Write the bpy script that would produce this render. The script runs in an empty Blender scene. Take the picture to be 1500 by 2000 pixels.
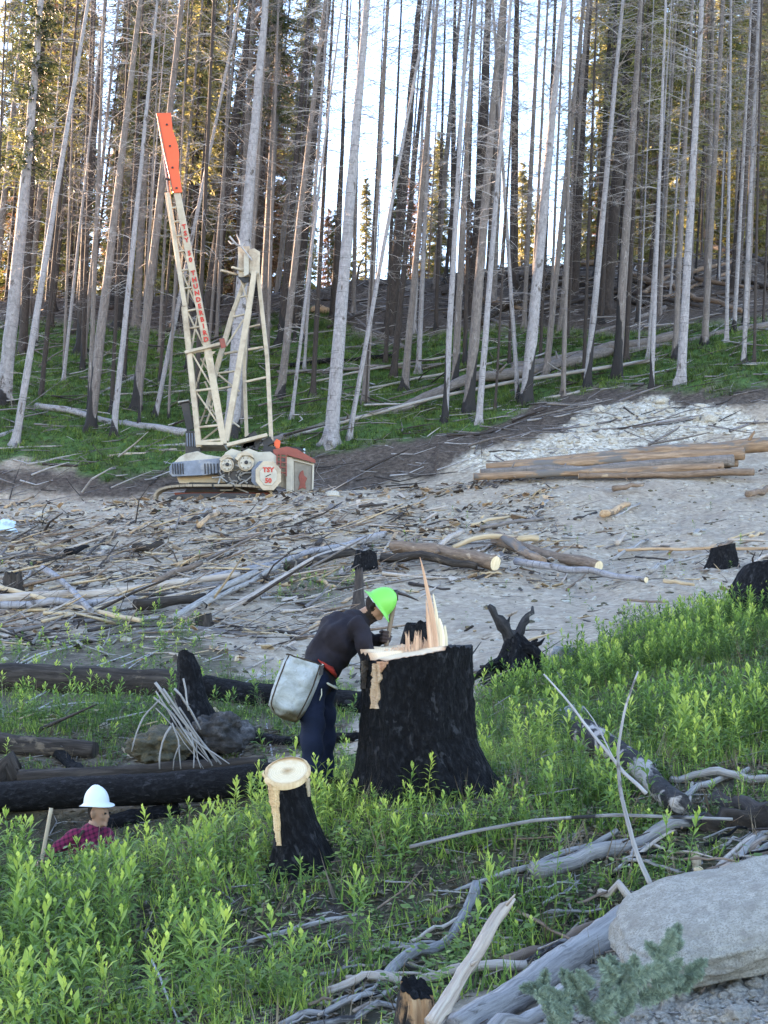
import bpy, math, random
import numpy as np
from mathutils import Vector, Matrix, noise as mnoise
from mathutils.bvhtree import BVHTree

R = math.radians
F_PX = 2600.0            # focal length in pixels of a 1500 x 2000 frame
PITCH = R(6.5)
scene = bpy.context.scene
COL = scene.collection
SUN_EL, SUN_AZ = R(8.5), R(-50)      # sun low behind the ridge, to the left of the view axis (+Y)

# ------------------------------------------------------------------ camera, sky, sun, exposure
cam_d = bpy.data.cameras.new("camera")
cam = bpy.data.objects.new("camera", cam_d)
COL.objects.link(cam)
cam.location = (0, 0, 0)
cam.rotation_euler = (math.pi / 2 + PITCH, 0, 0)
cam_d.sensor_fit = 'VERTICAL'
cam_d.sensor_height = 36.0
cam_d.lens = 36.0 * F_PX / 2000.0
cam_d.clip_start = 0.05
cam_d.clip_end = 9000
scene.camera = cam

world = bpy.data.worlds.new("World")
scene.world = world
world.use_nodes = True
wn = world.node_tree
wn.nodes.clear()
sky = wn.nodes.new('ShaderNodeTexSky')
sky.sky_type = 'NISHITA'
sky.sun_disc = False
sky.sun_elevation = SUN_EL
sky.sun_rotation = SUN_AZ
sky.altitude = 900
sky.air_density = 1.0
sky.dust_density = 0.4
sky.ozone_density = 2.5
bg = wn.nodes.new('ShaderNodeBackground')
bg.inputs['Strength'].default_value = 0.15
wo = wn.nodes.new('ShaderNodeOutputWorld')
wn.links.new(sky.outputs[0], bg.inputs[0])
wn.links.new(bg.outputs[0], wo.inputs[0])

sun_d = bpy.data.lights.new("sun", 'SUN')
sun_d.energy = 5.0
sun_d.angle = R(0.5)
sun_d.color = (1.0, 0.80, 0.58)
sun = bpy.data.objects.new("sun", sun_d)
COL.objects.link(sun)
sdir = Vector((math.sin(SUN_AZ) * math.cos(SUN_EL), math.cos(SUN_AZ) * math.cos(SUN_EL), math.sin(SUN_EL)))
sun.rotation_euler = sdir.to_track_quat('Z', 'Y').to_euler()
sun.location = sdir * 60

scene.view_settings.view_transform = 'Standard'
scene.view_settings.look = 'None'
scene.view_settings.gamma = 1.0
scene.view_settings.exposure = 3.5
scene.view_settings.use_curve_mapping = False
scene.render.engine = 'CYCLES'
scene.cycles.max_bounces = 6
scene.cycles.diffuse_bounces = 3
scene.cycles.glossy_bounces = 2
scene.cycles.transmission_bounces = 3
scene.cycles.use_denoising = True
scene.view_settings.use_white_balance = True
scene.view_settings.white_balance_temperature = 8000
scene.view_settings.white_balance_tint = 23

# ------------------------------------------------------------------ picture <-> place
CP, SP = math.cos(PITCH), math.sin(PITCH)
def ray(u, v):
    a = (u - 750.0) / F_PX; b = (1000.0 - v) / F_PX
    return Vector((a, CP - SP * b, SP + CP * b))
def P(u, v, Y):
    d = ray(u, v)
    return d * (Y / d.y)
def px(Y):                                  # metres per photo pixel at distance Y
    return Y / F_PX
def project(x, y, z):
    f = CP * y + SP * z
    b = (-SP * y + CP * z) / f
    return 750 + F_PX * x / f, 1000 - F_PX * b

rng = np.random.default_rng(7)
random.seed(7)

# ------------------------------------------------------------------ mesh helpers
def mesh_np(name, V, Q=None, T=None, smooth=False, attrs=None, mats=(), mat_idx=None):
    """mesh from numpy: quads Q (n,4) and triangles T (n,3)"""
    V = np.asarray(V, dtype=np.float32)
    nq = 0 if Q is None else len(Q); nt = 0 if T is None else len(T)
    me = bpy.data.meshes.new(name)
    me.vertices.add(len(V)); me.vertices.foreach_set('co', V.ravel())
    loops = []
    if nq: loops.append(np.asarray(Q, dtype=np.int32).ravel())
    if nt: loops.append(np.asarray(T, dtype=np.int32).ravel())
    L = np.concatenate(loops)
    me.loops.add(len(L)); me.loops.foreach_set('vertex_index', L)
    starts = np.concatenate([np.arange(nq) * 4, nq * 4 + np.arange(nt) * 3]).astype(np.int32)
    me.polygons.add(nq + nt); me.polygons.foreach_set('loop_start', starts)
    try:
        me.polygons.foreach_set('loop_total', np.concatenate([np.full(nq, 4), np.full(nt, 3)]).astype(np.int32))
    except Exception:
        pass
    if mat_idx is not None: me.polygons.foreach_set('material_index', np.asarray(mat_idx, dtype=np.int32))
    me.update(calc_edges=True)
    me.polygons.foreach_set('use_smooth', np.full(nq + nt, smooth, dtype=bool))
    for k, a in (attrs or {}).items():
        a = np.asarray(a, dtype=np.float32)
        if a.ndim == 1:
            at = me.attributes.new(k, 'FLOAT', 'POINT'); at.data.foreach_set('value', a)
        else:
            at = me.attributes.new(k, 'FLOAT_VECTOR', 'POINT'); at.data.foreach_set('vector', a.ravel())
    for m in mats: me.materials.append(m)
    me.validate()
    return me

def link(name, data, parent=None, loc=None):
    o = bpy.data.objects.new(name, data)
    COL.objects.link(o)
    if loc is not None: o.location = loc
    if parent is not None: o.parent = parent
    return o

def tag(o, label=None, cat=None, group=None, kind=None):
    if label: o['label'] = label
    if cat: o['category'] = cat
    if group: o['group'] = group
    if kind: o['kind'] = kind
    return o

def empty(name, loc, label=None, cat=None, group=None):
    o = bpy.data.objects.new(name, None)
    COL.objects.link(o); o.location = loc
    o.empty_display_size = 0.2
    return tag(o, label, cat, group)

def frames(pts):
    pts = np.asarray(pts, float)
    t = np.gradient(pts, axis=0)
    t /= np.linalg.norm(t, axis=1)[:, None] + 1e-9
    ref = np.array([0, 0, 1.0]) if abs(t[0, 2]) < 0.9 else np.array([0, 1.0, 0])
    A, B = [], []
    a = np.cross(t[0], ref); a /= np.linalg.norm(a)
    for k in range(len(pts)):
        a = a - t[k] * np.dot(a, t[k]); a /= np.linalg.norm(a)
        A.append(a.copy()); B.append(np.cross(t[k], a))
    return t, np.array(A), np.array(B)

def tube(pts, rad, sides=10, rough=0.0, seed=0, caps=True, squash=1.0):
    """tube along pts; returns V, Q, T, grain"""
    r_ = np.random.default_rng(seed)
    pts = np.asarray(pts, float); rad = np.asarray(rad, float); n = len(pts)
    t, A, B = frames(pts)
    s = np.concatenate([[0], np.cumsum(np.linalg.norm(np.diff(pts, axis=0), axis=1))])
    ang = np.arange(sides) / sides * 2 * np.pi
    ca, sa = np.cos(ang), np.sin(ang)
    rr = rad[:, None] * np.ones(sides)[None, :]
    if rough:
        # ridges that run along the grain plus lumps
        ph = r_.uniform(0, 6.28, 4); k1 = r_.integers(2, 4); k2 = r_.integers(4, 7)
        L = s[:, None] / max(rad.mean(), 1e-4)
        rr = rr * (1 + rough * (0.5 * np.sin(k1 * ang[None, :] + ph[0] + 0.25 * np.sin(L * 0.35 + ph[1]) * 3)
                   + 0.35 * np.sin(k2 * ang[None, :] + ph[2] + L * 0.1) + 0.5 * np.sin(L * 0.6 + ph[3]) * 0.5)
                   + rough * 0.5 * r_.normal(size=rr.shape))
    V = pts[:, None, :] + rr[:, :, None] * (ca[None, :, None] * A[:, None, :] + squash * sa[None, :, None] * B[:, None, :])
    V = V.reshape(-1, 3)
    G = np.stack([rr * ca, rr * sa, np.repeat(s[:, None], sides, 1)], -1).reshape(-1, 3)
    i = np.arange(n - 1)[:, None] * sides; j = np.arange(sides)[None, :]; j2 = (j + 1) % sides
    Q = np.stack([i + j, i + j2, i + sides + j2, i + sides + j], -1).reshape(-1, 4)
    T = np.zeros((0, 3), int)
    if caps:
        base = len(V)
        V = np.vstack([V, pts[0], pts[-1]]); G = np.vstack([G, [0, 0, 0], [0, 0, s[-1]]])
        jj = np.arange(sides); j2 = (jj + 1) % sides
        T = np.vstack([np.stack([np.full(sides, base), j2, jj], -1),
                       np.stack([np.full(sides, base + 1), (n - 1) * sides + jj, (n - 1) * sides + j2], -1)])
    return V, Q, T, G

class Acc:                                   # collects pieces that make one mesh
    def __init__(s): s.V, s.Q, s.T, s.G, s.MQ, s.MT, s.n = [], [], [], [], [], [], 0
    def add(s, V, Q=None, T=None, G=None, m=0):
        V = np.asarray(V, float)
        s.V.append(V); s.G.append(np.asarray(G, float) if G is not None else V)
        if Q is not None and len(Q): s.Q.append(np.asarray(Q) + s.n); s.MQ.append(np.full(len(Q), m))
        if T is not None and len(T): s.T.append(np.asarray(T) + s.n); s.MT.append(np.full(len(T), m))
        s.n += len(V)
        return s
    def build(s, name, mats, parent=None, smooth=True, origin=None, extra=None):
        V = np.vstack(s.V)
        o = np.zeros(3) if origin is None else np.asarray(origin, float)
        mats = mats if isinstance(mats, (list, tuple)) else [mats]
        Q = np.vstack(s.Q) if s.Q else None; T = np.vstack(s.T) if s.T else None
        mi = np.concatenate([np.concatenate(s.MQ) if s.MQ else np.zeros(0), np.concatenate(s.MT) if s.MT else np.zeros(0)])
        at = {'grain': np.vstack(s.G)}
        if extra: at.update(extra)
        me = mesh_np(name, V - o, Q, T, smooth, at, mats, mi)
        ob = link(name, me, parent)
        if origin is not None and parent is None: ob.location = o
        return ob

def box(p0, p1, w, h, up=(0, 0, 1), taper=1.0):
    """a bar from p0 to p1, w wide, h deep"""
    p0, p1 = np.asarray(p0, float), np.asarray(p1, float)
    t = p1 - p0; t /= np.linalg.norm(t)
    up = np.asarray(up, float)
    if abs(np.dot(t, up)) > 0.98: up = np.array([0, 1.0, 0])
    a = np.cross(t, up); a /= np.linalg.norm(a); b = np.cross(a, t)
    V = []
    for p, k in ((p0, 1.0), (p1, taper)):
        for sa, sb in ((-1, -1), (1, -1), (1, 1), (-1, 1)):
            V.append(p + a * sa * w / 2 * k + b * sb * h / 2 * k)
    Q = [[0, 1, 2, 3], [7, 6, 5, 4], [0, 4, 5, 1], [1, 5, 6, 2], [2, 6, 7, 3], [3, 7, 4, 0]]
    return np.array(V), np.array(Q)

def sticks(P0, P1, R0, R1, sides=3):
    """many open prisms at once"""
    P0, P1 = np.asarray(P0, float), np.asarray(P1, float); n = len(P0)
    R0 = np.broadcast_to(R0, n); R1 = np.broadcast_to(R1, n)
    t = P1 - P0; t /= np.linalg.norm(t, axis=1)[:, None] + 1e-9
    ref = np.where(np.abs(t[:, 2:3]) > 0.9, np.array([[1.0, 0, 0]]), np.array([[0, 0, 1.0]]))
    a = np.cross(t, ref); a /= np.linalg.norm(a, axis=1)[:, None] + 1e-9
    b = np.cross(t, a)
    ang = np.arange(sides) / sides * 2 * np.pi
    off = np.cos(ang)[None, :, None] * a[:, None, :] + np.sin(ang)[None, :, None] * b[:, None, :]
    V = np.concatenate([P0[:, None] + off * R0[:, None, None], P1[:, None] + off * R1[:, None, None]], 1).reshape(-1, 3)
    base = np.arange(n)[:, None, None] * 2 * sides
    j = np.arange(sides); j2 = (j + 1) % sides
    Q = (base + np.stack([j, j2, sides + j2, sides + j], -1)[None]).reshape(-1, 4)
    return V, Q

# ------------------------------------------------------------------ materials
def new_mat(name):
    m = bpy.data.materials.new(name); m.use_nodes = True
    nt = m.node_tree; b = nt.nodes['Principled BSDF']
    b.inputs['Specular IOR Level'].default_value = 0.3
    return m, nt, b
def ramp(nt, fac, stops):
    r = nt.nodes.new('ShaderNodeValToRGB'); e = r.color_ramp.elements
    while len(e) < len(stops): e.new(0.5)
    for k, (p, c) in enumerate(stops):
        e[k].position = p; e[k].color = (*c, 1) if len(c) == 3 else c
    nt.links.new(fac, r.inputs[0]); return r.outputs[0]
def noise_n(nt, vec, scale, detail=6, rough=0.6, dist=0.0):
    n = nt.nodes.new('ShaderNodeTexNoise')
    n.inputs['Scale'].default_value = scale; n.inputs['Detail'].default_value = detail
    n.inputs['Roughness'].default_value = rough; n.inputs['Distortion'].default_value = dist
    if vec is not None: nt.links.new(vec, n.inputs['Vector'])
    return n.outputs['Fac']
def mixc(nt, fac, a, b, mode='MIX'):
    m = nt.nodes.new('ShaderNodeMix'); m.data_type = 'RGBA'; m.blend_type = mode
    for sock, val in ((0, fac), (6, a), (7, b)):
        if isinstance(val, (int, float)): m.inputs[sock].default_value = val
        elif isinstance(val, tuple): m.inputs[sock].default_value = (*val, 1) if len(val) == 3 else val
        else: nt.links.new(val, m.inputs[sock])
    return m.outputs[2]
def math_n(nt, op, a, b=0.0, c=0.0, clamp=False):
    m = nt.nodes.new('ShaderNodeMath'); m.operation = op; m.use_clamp = clamp
    for k, val in enumerate((a, b, c)):
        if isinstance(val, (int, float)): m.inputs[k].default_value = val
        else: nt.links.new(val, m.inputs[k])
    return m.outputs[0]
def attr(nt, name, out='Fac'):
    a = nt.nodes.new('ShaderNodeAttribute'); a.attribute_name = name
    return a.outputs[out]
def bump(nt, b, h, strength=0.5, dist=0.02):
    n = nt.nodes.new('ShaderNodeBump'); n.inputs['Strength'].default_value = strength
    n.inputs['Distance'].default_value = dist
    nt.links.new(h, n.inputs['Height']); nt.links.new(n.outputs[0], b.inputs['Normal'])
def mapping(nt, vec, scale, loc_random=True):
    m = nt.nodes.new('ShaderNodeMapping'); m.inputs['Scale'].default_value = scale
    nt.links.new(vec, m.inputs['Vector'])
    if loc_random:
        oi = nt.nodes.new('ShaderNodeObjectInfo')
        v = nt.nodes.new('ShaderNodeVectorMath'); v.operation = 'SCALE'; v.inputs[0].default_value = (37, 19, 53)
        nt.links.new(oi.outputs['Random'], v.inputs['Scale'])
        nt.links.new(v.outputs[0], m.inputs['Location'])
    return m.outputs[0]

def bark(name, c0, c1, c2, scale=14, stretch=0.25, rough=0.9, b=0.6, dist=0.02, patch=None, rings=0.0):
    """wood or bark: noise drawn out along the grain attribute; patch = (colour, threshold, scale)"""
    m, nt, bs = new_mat(name)
    g = attr(nt, 'grain', 'Vector')
    v = mapping(nt, g, (1, 1, stretch))
    f = noise_n(nt, v, scale, 8, 0.68, 0.4)
    col = ramp(nt, f, [(0.28, c0), (0.5, c1), (0.74, c2)])
    f2 = noise_n(nt, mapping(nt, g, (1, 1, 0.6)), 1.6, 4, 0.6)
    col = mixc(nt, math_n(nt, 'MULTIPLY', math_n(nt, 'SUBTRACT', f2, 0.35, clamp=True), 0.9, clamp=True), col, tuple(0.6 * x for x in c1))
    if patch:
        f3 = noise_n(nt, mapping(nt, g, (1, 1, 0.45)), patch[2], 7, 0.62, 0.3)
        k = ramp(nt, f3, [(patch[1], (0, 0, 0)), (patch[1] + 0.05, (1, 1, 1))])
        pc = mixc(nt, f, tuple(0.6 * x for x in patch[0]), patch[0])
        col = mixc(nt, k, col, pc)
    if rings:
        sx = nt.nodes.new('ShaderNodeSeparateXYZ'); nt.links.new(mapping(nt, g, (1, 1, 1)), sx.inputs[0])
        w = noise_n(nt, mapping(nt, g, (1.2, 1.2, 26)), 1.0, 2, 0.5)
        k = ramp(nt, w, [(0.62, (0, 0, 0)), (0.68, (1, 1, 1))])
        col = mixc(nt, math_n(nt, 'MULTIPLY', k, rings), col, tuple(0.3 * x for x in c0))
    bn = attr(nt, 'burn')
    bk = ramp(nt, math_n(nt, 'ADD', bn, math_n(nt, 'MULTIPLY', math_n(nt, 'SUBTRACT', f2, 0.5), 0.5)), [(0.47, (0, 0, 0)), (0.53, (1, 1, 1))])
    col = mixc(nt, bk, col, mixc(nt, f, (.008, .008, .009), (.035, .032, .034)))
    nt.links.new(col, bs.inputs['Base Color'])
    bs.inputs['Roughness'].default_value = rough
    if name.startswith('char'): bs.inputs['Specular IOR Level'].default_value = .10
    bump(nt, bs, f, b, dist)
    return m

def flat_mat(name, c, rough=0.6, var=0.25, scale=6, dirt=(0.12, 0.10, 0.08), dirt_amt=0.35, metal=0.0, coord='Object', b=0.1):
    m, nt, bs = new_mat(name)
    tc = nt.nodes.new('ShaderNodeTexCoord')
    f = noise_n(nt, tc.outputs[coord], scale, 6, 0.65)
    col = mixc(nt, ramp(nt, f, [(0.35, (0, 0, 0)), (0.7, (1, 1, 1))]), tuple(x * (1 - var) for x in c), c)
    f2 = noise_n(nt, tc.outputs[coord], scale * 0.37, 8, 0.7)
    k = ramp(nt, f2, [(0.52, (0, 0, 0)), (0.68, (1, 1, 1))])
    col = mixc(nt, math_n(nt, 'MULTIPLY', k, dirt_amt), col, dirt)
    nt.links.new(col, bs.inputs['Base Color'])
    bs.inputs['Roughness'].default_value = rough; bs.inputs['Metallic'].default_value = metal
    if b: bump(nt, bs, f, b, 0.01)
    return m

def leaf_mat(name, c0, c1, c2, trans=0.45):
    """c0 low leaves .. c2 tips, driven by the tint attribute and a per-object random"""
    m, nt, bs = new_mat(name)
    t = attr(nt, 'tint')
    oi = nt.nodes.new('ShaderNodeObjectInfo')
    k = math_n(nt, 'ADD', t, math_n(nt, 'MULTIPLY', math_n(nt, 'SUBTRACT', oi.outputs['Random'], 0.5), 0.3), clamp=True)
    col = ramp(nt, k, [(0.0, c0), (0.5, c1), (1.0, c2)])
    nt.links.new(col, bs.inputs['Base Color'])
    bs.inputs['Roughness'].default_value = 0.5
    bs.inputs['Specular IOR Level'].default_value = 0.35
    tr = nt.nodes.new('ShaderNodeBsdfTranslucent'); nt.links.new(col, tr.inputs['Color'])
    mx = nt.nodes.new('ShaderNodeMixShader'); mx.inputs[0].default_value = trans
    nt.links.new(bs.outputs[0], mx.inputs[1]); nt.links.new(tr.outputs[0], mx.inputs[2])
    nt.links.new(mx.outputs[0], nt.nodes['Material Output'].inputs['Surface'])
    return m

M = {}
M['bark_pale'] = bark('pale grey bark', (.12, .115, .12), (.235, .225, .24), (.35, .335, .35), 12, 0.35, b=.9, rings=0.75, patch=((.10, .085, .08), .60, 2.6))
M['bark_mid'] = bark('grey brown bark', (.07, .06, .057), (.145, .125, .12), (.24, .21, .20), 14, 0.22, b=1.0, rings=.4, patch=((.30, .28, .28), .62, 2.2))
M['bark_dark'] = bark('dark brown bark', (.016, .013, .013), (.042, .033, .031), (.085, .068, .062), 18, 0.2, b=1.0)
M['bark_warm'] = bark('reddish brown bark', (.075, .050, .038), (.17, .115, .085), (.28, .20, .155), 16, 0.2, b=0.9, patch=((.38, .28, .20), .60, 3))
M['bark_peel'] = bark('bark peeling off a log', (.085, .055, .04), (.22, .14, .095), (.40, .28, .195), 10, 0.10, b=0.9, patch=((.15, .135, .13), .52, 1.2))
M['char'] = bark('charred bark', (.0025, .0025, .003), (.0075, .0075, .009), (.030, .030, .034), 26, 0.5, 0.8, 1.0, 0.06, patch=((.045, .045, .05), .60, 14))
M['char_brown'] = bark('charred brown wood', (.012, .010, .010), (.04, .032, .028), (.10, .08, .07), 16, 0.12, 0.85, 1.0, 0.03, patch=((.16, .12, .09), .6, 3))
M['char_white'] = bark('charred log with white peeling bark', (.012, .011, .012), (.03, .028, .03), (.07, .065, .068), 18, 0.4, 0.85, 0.8, patch=((.40, .36, .34), .515, 3.8))
M['drift'] = bark('bleached grey wood', (.10, .09, .085), (.27, .25, .24), (.43, .40, .38), 48, 0.05, 0.9, 1.0, 0.015, patch=((.10, .085, .075), .62, 6))
M['drift_char'] = bark('grey wood with burnt patches', (.08, .072, .07), (.22, .205, .20), (.38, .36, .35), 48, 0.06, 0.9, 1.0, 0.015, patch=((.03, .028, .03), .56, 3.5))
M['drift_pink'] = bark('pale peeled wood', (.20, .145, .115), (.38, .31, .265), (.54, .47, .41), 44, 0.05, 0.85, 1.0, 0.015, patch=((.22, .15, .11), .62, 5))
M['wood_fresh'] = bark('fresh cut wood', (.50, .36, .21), (.68, .53, .35), (.80, .67, .47), 24, 0.05, 0.8, 0.4, 0.01)
M['wood_orange'] = bark('orange inner bark', (.20, .12, .07), (.40, .26, .16), (.58, .43, .30), 14, 0.12, 0.85, 0.9, 0.02, patch=((.20, .14, .10), .56, 3))
M['wood_tan'] = bark('split tan wood', (.26, .18, .11), (.42, .31, .20), (.55, .43, .30), 20, 0.05, 0.85, 0.6, 0.012)
M['twig'] = bark('dead twigs', (.20, .185, .185), (.31, .29, .29), (.42, .40, .40), 10, 0.3, 0.9, 0.2)
M['twig_dark'] = bark('dark twigs', (.08, .07, .075), (.15, .135, .14), (.24, .22, .225), 10, 0.3, 0.9, 0.2)
# ------------------------------------------------------------------ the ground: one sheet
US = np.array([0, 375, 750, 1125, 1500.0])
ROWS = [  # distance, photo row of the ground at each US column
    (6.0, [2150, 2090, 2030, 1985, 1930]), (7.5, [1960, 1925, 1870, 1835, 1755]), (9.0, [1790, 1730, 1655, 1625, 1585]),
    (10.0, [1705, 1660, 1565, 1545, 1515]), (10.7, [1735, 1640, 1528, 1510, 1470]), (12.0, [1870, 1690, 1500, 1480, 1410]),
    (13.0, [1830, 1660, 1475, 1450, 1370]), (14.5, [1610, 1545, 1455, 1420, 1330]), (17, [1430, 1430, 1410, 1370, 1262]),
    (20, [1350, 1345, 1368, 1310, 1205]), (24, [1275, 1268, 1290, 1250, 1172]), (30, [1200, 1188, 1190, 1185, 1145]),
    (36, [1130, 1120, 1112, 1118, 1085]), (44, [1050, 1038, 1032, 1020, 1005]), (50, [998, 985, 968, 948, 940]),
    (52, [985, 974, 956, 932, 925]), (56, [1000, 1003, 978, 918, 903]), (59, [980, 980, 945, 885, 860]),
    (62, [900, 905, 868, 835, 790]), (66, [850, 850, 832, 790, 735]), (75, [745, 745, 745, 715, 655]),
    (85, [655, 648, 635, 605, 570]), (95, [590, 580, 548, 515, 498])]
TY = np.array([r[0] for r in ROWS]); TZ = np.zeros((len(ROWS), 5))
for i, (Y, vs) in enumerate(ROWS):
    for j, v in enumerate(vs): TZ[i, j] = P(US[j], v, Y).z
extra = [(-40, [-3.5, -2.6, -1.9, -1.5, -0.6]), (-6, [-2.6, -2.1, -1.75, -1.55, -1.2]), (3.5, [-2.25, -2.0, -1.72, -1.6, -1.42])]
TY = np.concatenate([[e[0] for e in extra], TY, [101, 112, 135, 190, 320, 4200]])
TZ = np.vstack([[e[1] for e in extra], TZ, TZ[-1] - 0.6, TZ[-1] - 2.0, TZ[-1] - 2.5, TZ[-1] - 5, TZ[-1] * 0 - 12, TZ[-1] * 0 - 40])

def base_z(x, y):
    x = np.asarray(x, float); y = np.asarray(y, float)
    u = 750 + F_PX * x / np.maximum(np.where(y > 6, y, 6 + (6 - y) * 0.25), 5)
    cu = np.clip((u - 0) / 375.0, -0.6, 4.6)
    k = np.clip(np.searchsorted(TY, y) - 1, 0, len(TY) - 2)
    fy = np.clip((y - TY[k]) / (TY[k + 1] - TY[k]), 0, 1)
    j = np.clip(np.floor(cu).astype(int), 0, 3); fx = cu - j
    fxs = np.where((fx > 0) & (fx < 1), fx * 0.6 + 0.4 * (fx * fx * (3 - 2 * fx)), fx)
    z0 = TZ[k, j] * (1 - fxs) + TZ[k, j + 1] * fxs
    z1 = TZ[k + 1, j] * (1 - fxs) + TZ[k + 1, j + 1] * fxs
    return z0 * (1 - fy) + z1 * fy

def vnoise(x, y, s, seed=0):
    """smooth value noise on arrays"""
    r_ = np.random.default_rng(1000 + seed); tab = r_.uniform(-1, 1, (256, 256))
    X, Yv = x / s + 1000.3, y / s + 1000.7
    xi, yi = np.floor(X).astype(int), np.floor(Yv).astype(int); fx, fy = X - xi, Yv - yi
    fx, fy = fx * fx * (3 - 2 * fx), fy * fy * (3 - 2 * fy)
    g = lambda a, b: tab[a % 256, b % 256]
    return (g(xi, yi) * (1 - fx) + g(xi + 1, yi) * fx) * (1 - fy) + (g(xi, yi + 1) * (1 - fx) + g(xi + 1, yi + 1) * fx) * fy
def fbm(x, y, s, oct=4, seed=0):
    r = 0; a = 1; t = 0
    for k in range(oct):
        r = r + a * vnoise(x, y, s / 2 ** k, seed + k); t += a; a *= 0.55
    return r / t

ys = np.concatenate([[-40, -28, -18, -11, -6, -3, -1, 0.5, 2, 3, 3.8], np.geomspace(4.4, 112, 430), np.geomspace(116, 4000, 26)])
inner = np.linspace(-0.325, 0.325, 380)
outer = np.geomspace(0.335, 9, 34)
sc = np.concatenate([-outer[::-1], inner, outer])
YY, SC = np.meshgrid(ys, sc, indexing='ij')
XX = SC * np.sqrt(np.maximum(YY, 0) ** 2 + 16)
ZZ = base_z(XX, YY)
for _ in range(2):                           # soften the kinks between control rows
    ZZ[1:-1] = (ZZ[:-2] + 2 * ZZ[1:-1] + ZZ[2:]) / 4
UU, VV = project(XX, np.maximum(YY, 2), ZZ)
near = np.clip((YY - 3) / 6, 0, 1) * 1.0
debris = np.clip((YY - 19) / 6, 0, 1) * np.clip((53 - YY) / 3, 0, 1)
forest = np.clip((YY - 59) / 5, 0, 1) * np.clip((140 - YY) / 40, 0, 1)
road = np.clip(1 - np.abs(VV - (1205 - (UU - 1050) * 0.02)) / 70, 0, 1) * (UU > 640) * np.clip((1420 - UU) / 150, 0, 1) * (YY > 20) * (YY < 34)
ZZ += 0.05 * fbm(XX, YY, 0.9, 4, 1) + 0.018 * fbm(XX, YY, 0.16, 3, 5)
ZZ += debris * (1 - 0.8 * road) * (0.30 * fbm(XX, YY, 2.6, 5, 9) + 0.10 * np.abs(fbm(XX, YY, 0.6, 3, 14)))
ZZ += forest * (0.55 * fbm(XX, YY, 6, 5, 20) + 0.12 * np.abs(fbm(XX, YY, 0.9, 3, 14)))
ZZ += np.clip((YY - 88) / 5, 0, 1) * np.clip((112 - YY) / 8, 0, 1) * 0.9 * fbm(XX, YY * 3, 4, 4, 44)
bank = np.clip((VV - 740) / 60, 0, 1) * np.clip((935 - VV) / 20, 0, 1) * (UU > 850) * (YY > 55.5)
ZZ += bank * 0.35 * np.abs(fbm(XX, YY, 1.4, 4, 31))

def seg_dist_poly(u, v, poly):
    """signed: positive inside the polygon, in pixels"""
    ins = np.zeros(u.shape, bool); d = np.full(u.shape, 1e9); n = len(poly)
    for k in range(n):
        (x0, y0), (x1, y1) = poly[k], poly[(k + 1) % n]
        c = ((y0 > v) != (y1 > v)) & (u < (x1 - x0) * (v - y0) / ((y1 - y0) + 1e-9) + x0)
        ins ^= c
        t = np.clip(((u - x0) * (x1 - x0) + (v - y0) * (y1 - y0)) / ((x1 - x0) ** 2 + (y1 - y0) ** 2 + 1e-9), 0, 1)
        d = np.minimum(d, np.hypot(u - x0 - t * (x1 - x0), v - y0 - t * (y1 - y0)))
    return np.where(ins, d, -d)

# patches of cover, outlined where they lie on the slope
GREEN_NEAR = [(-400, 1560), (250, 1570), (500, 1530), (660, 1500), (900, 1500), (925, 1345), (960, 1330), (1080, 1300), (1150, 1262),
              (1210, 1215), (1290, 1190), (1380, 1185), (1440, 1130), (1900, 1080), (1900, 1640), (1350, 1760), (1180, 1900), (900, 1960), (800, 2050), (-600, 2400), (-800, 1700)]
GREEN_MID = [(-300, 1250), (120, 1235), (330, 1200), (420, 1240), (520, 1290), (720, 1320), (700, 1520), (450, 1490), (250, 1560), (-300, 1560)]
GREEN_SPOT = [(560, 1130), (690, 1110), (720, 1165), (600, 1200), (540, 1180)]
MOSS = [(-900, 640), (150, 640), (400, 650), (620, 610), (760, 680), (900, 650), (1100, 640), (1300, 650), (1500, 640), (2200, 600), (2200, 720), (1500, 760),
        (1330, 770), (1130, 765), (1000, 815), (900, 838), (740, 868), (640, 892), (560, 880), (330, 925), (200, 935), (60, 905), (-900, 915)]
WHITE = [(860, 925), (930, 880), (1060, 860), (1130, 800), (1290, 765), (1410, 795), (1470, 815), (1495, 862), (1300, 880), (1090, 900), (960, 925)]
BROWN = [(-900, 880), (330, 905), (560, 860), (740, 850), (1000, 800), (1140, 745), (1330, 750), (1500, 745), (1900, 740), (1900, 830), (1430, 800),
         (1130, 850), (950, 880), (860, 930), (640, 965), (-900, 990)]
gx = fbm(XX, YY, 1.2, 4, 50) * 26 + fbm(XX, YY, 5, 3, 54) * 22
g_near = np.clip((seg_dist_poly(UU, VV, GREEN_NEAR) + gx) / 24 + 0.3, 0, 1) * (YY < 25)
g_mid = np.clip((seg_dist_poly(UU, VV, GREEN_MID) + gx * 1.5 - 8) / 24, 0, 1) * (YY < 30)
g_spot = np.clip((seg_dist_poly(UU, VV, GREEN_SPOT) + gx) / 20, 0, 1)
MOSSA = np.clip((seg_dist_poly(UU, VV, MOSS) + gx * 0.8) / 16 + 0.3, 0, 1) * (YY > 58)
WHITEA = np.clip((seg_dist_poly(UU, VV, WHITE) + gx * 0.9) / 12, 0, 1) * (YY > 50)
DUFF = np.clip(np.maximum((seg_dist_poly(UU, VV, BROWN) + gx * 0.7) / 14 + 0.2, (YY > 63) * (1 - MOSSA)), 0, 1) * (YY > 50)
RUBG = [(1140, 1900), (1200, 1880), (1300, 1850), (1500, 1810), (1900, 1780), (1900, 2500), (900, 2500), (1080, 1990)]
rubg = np.clip((seg_dist_poly(UU, VV, RUBG) + gx * .6) / 12 + .3, 0, 1) * (YY < 9)
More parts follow.
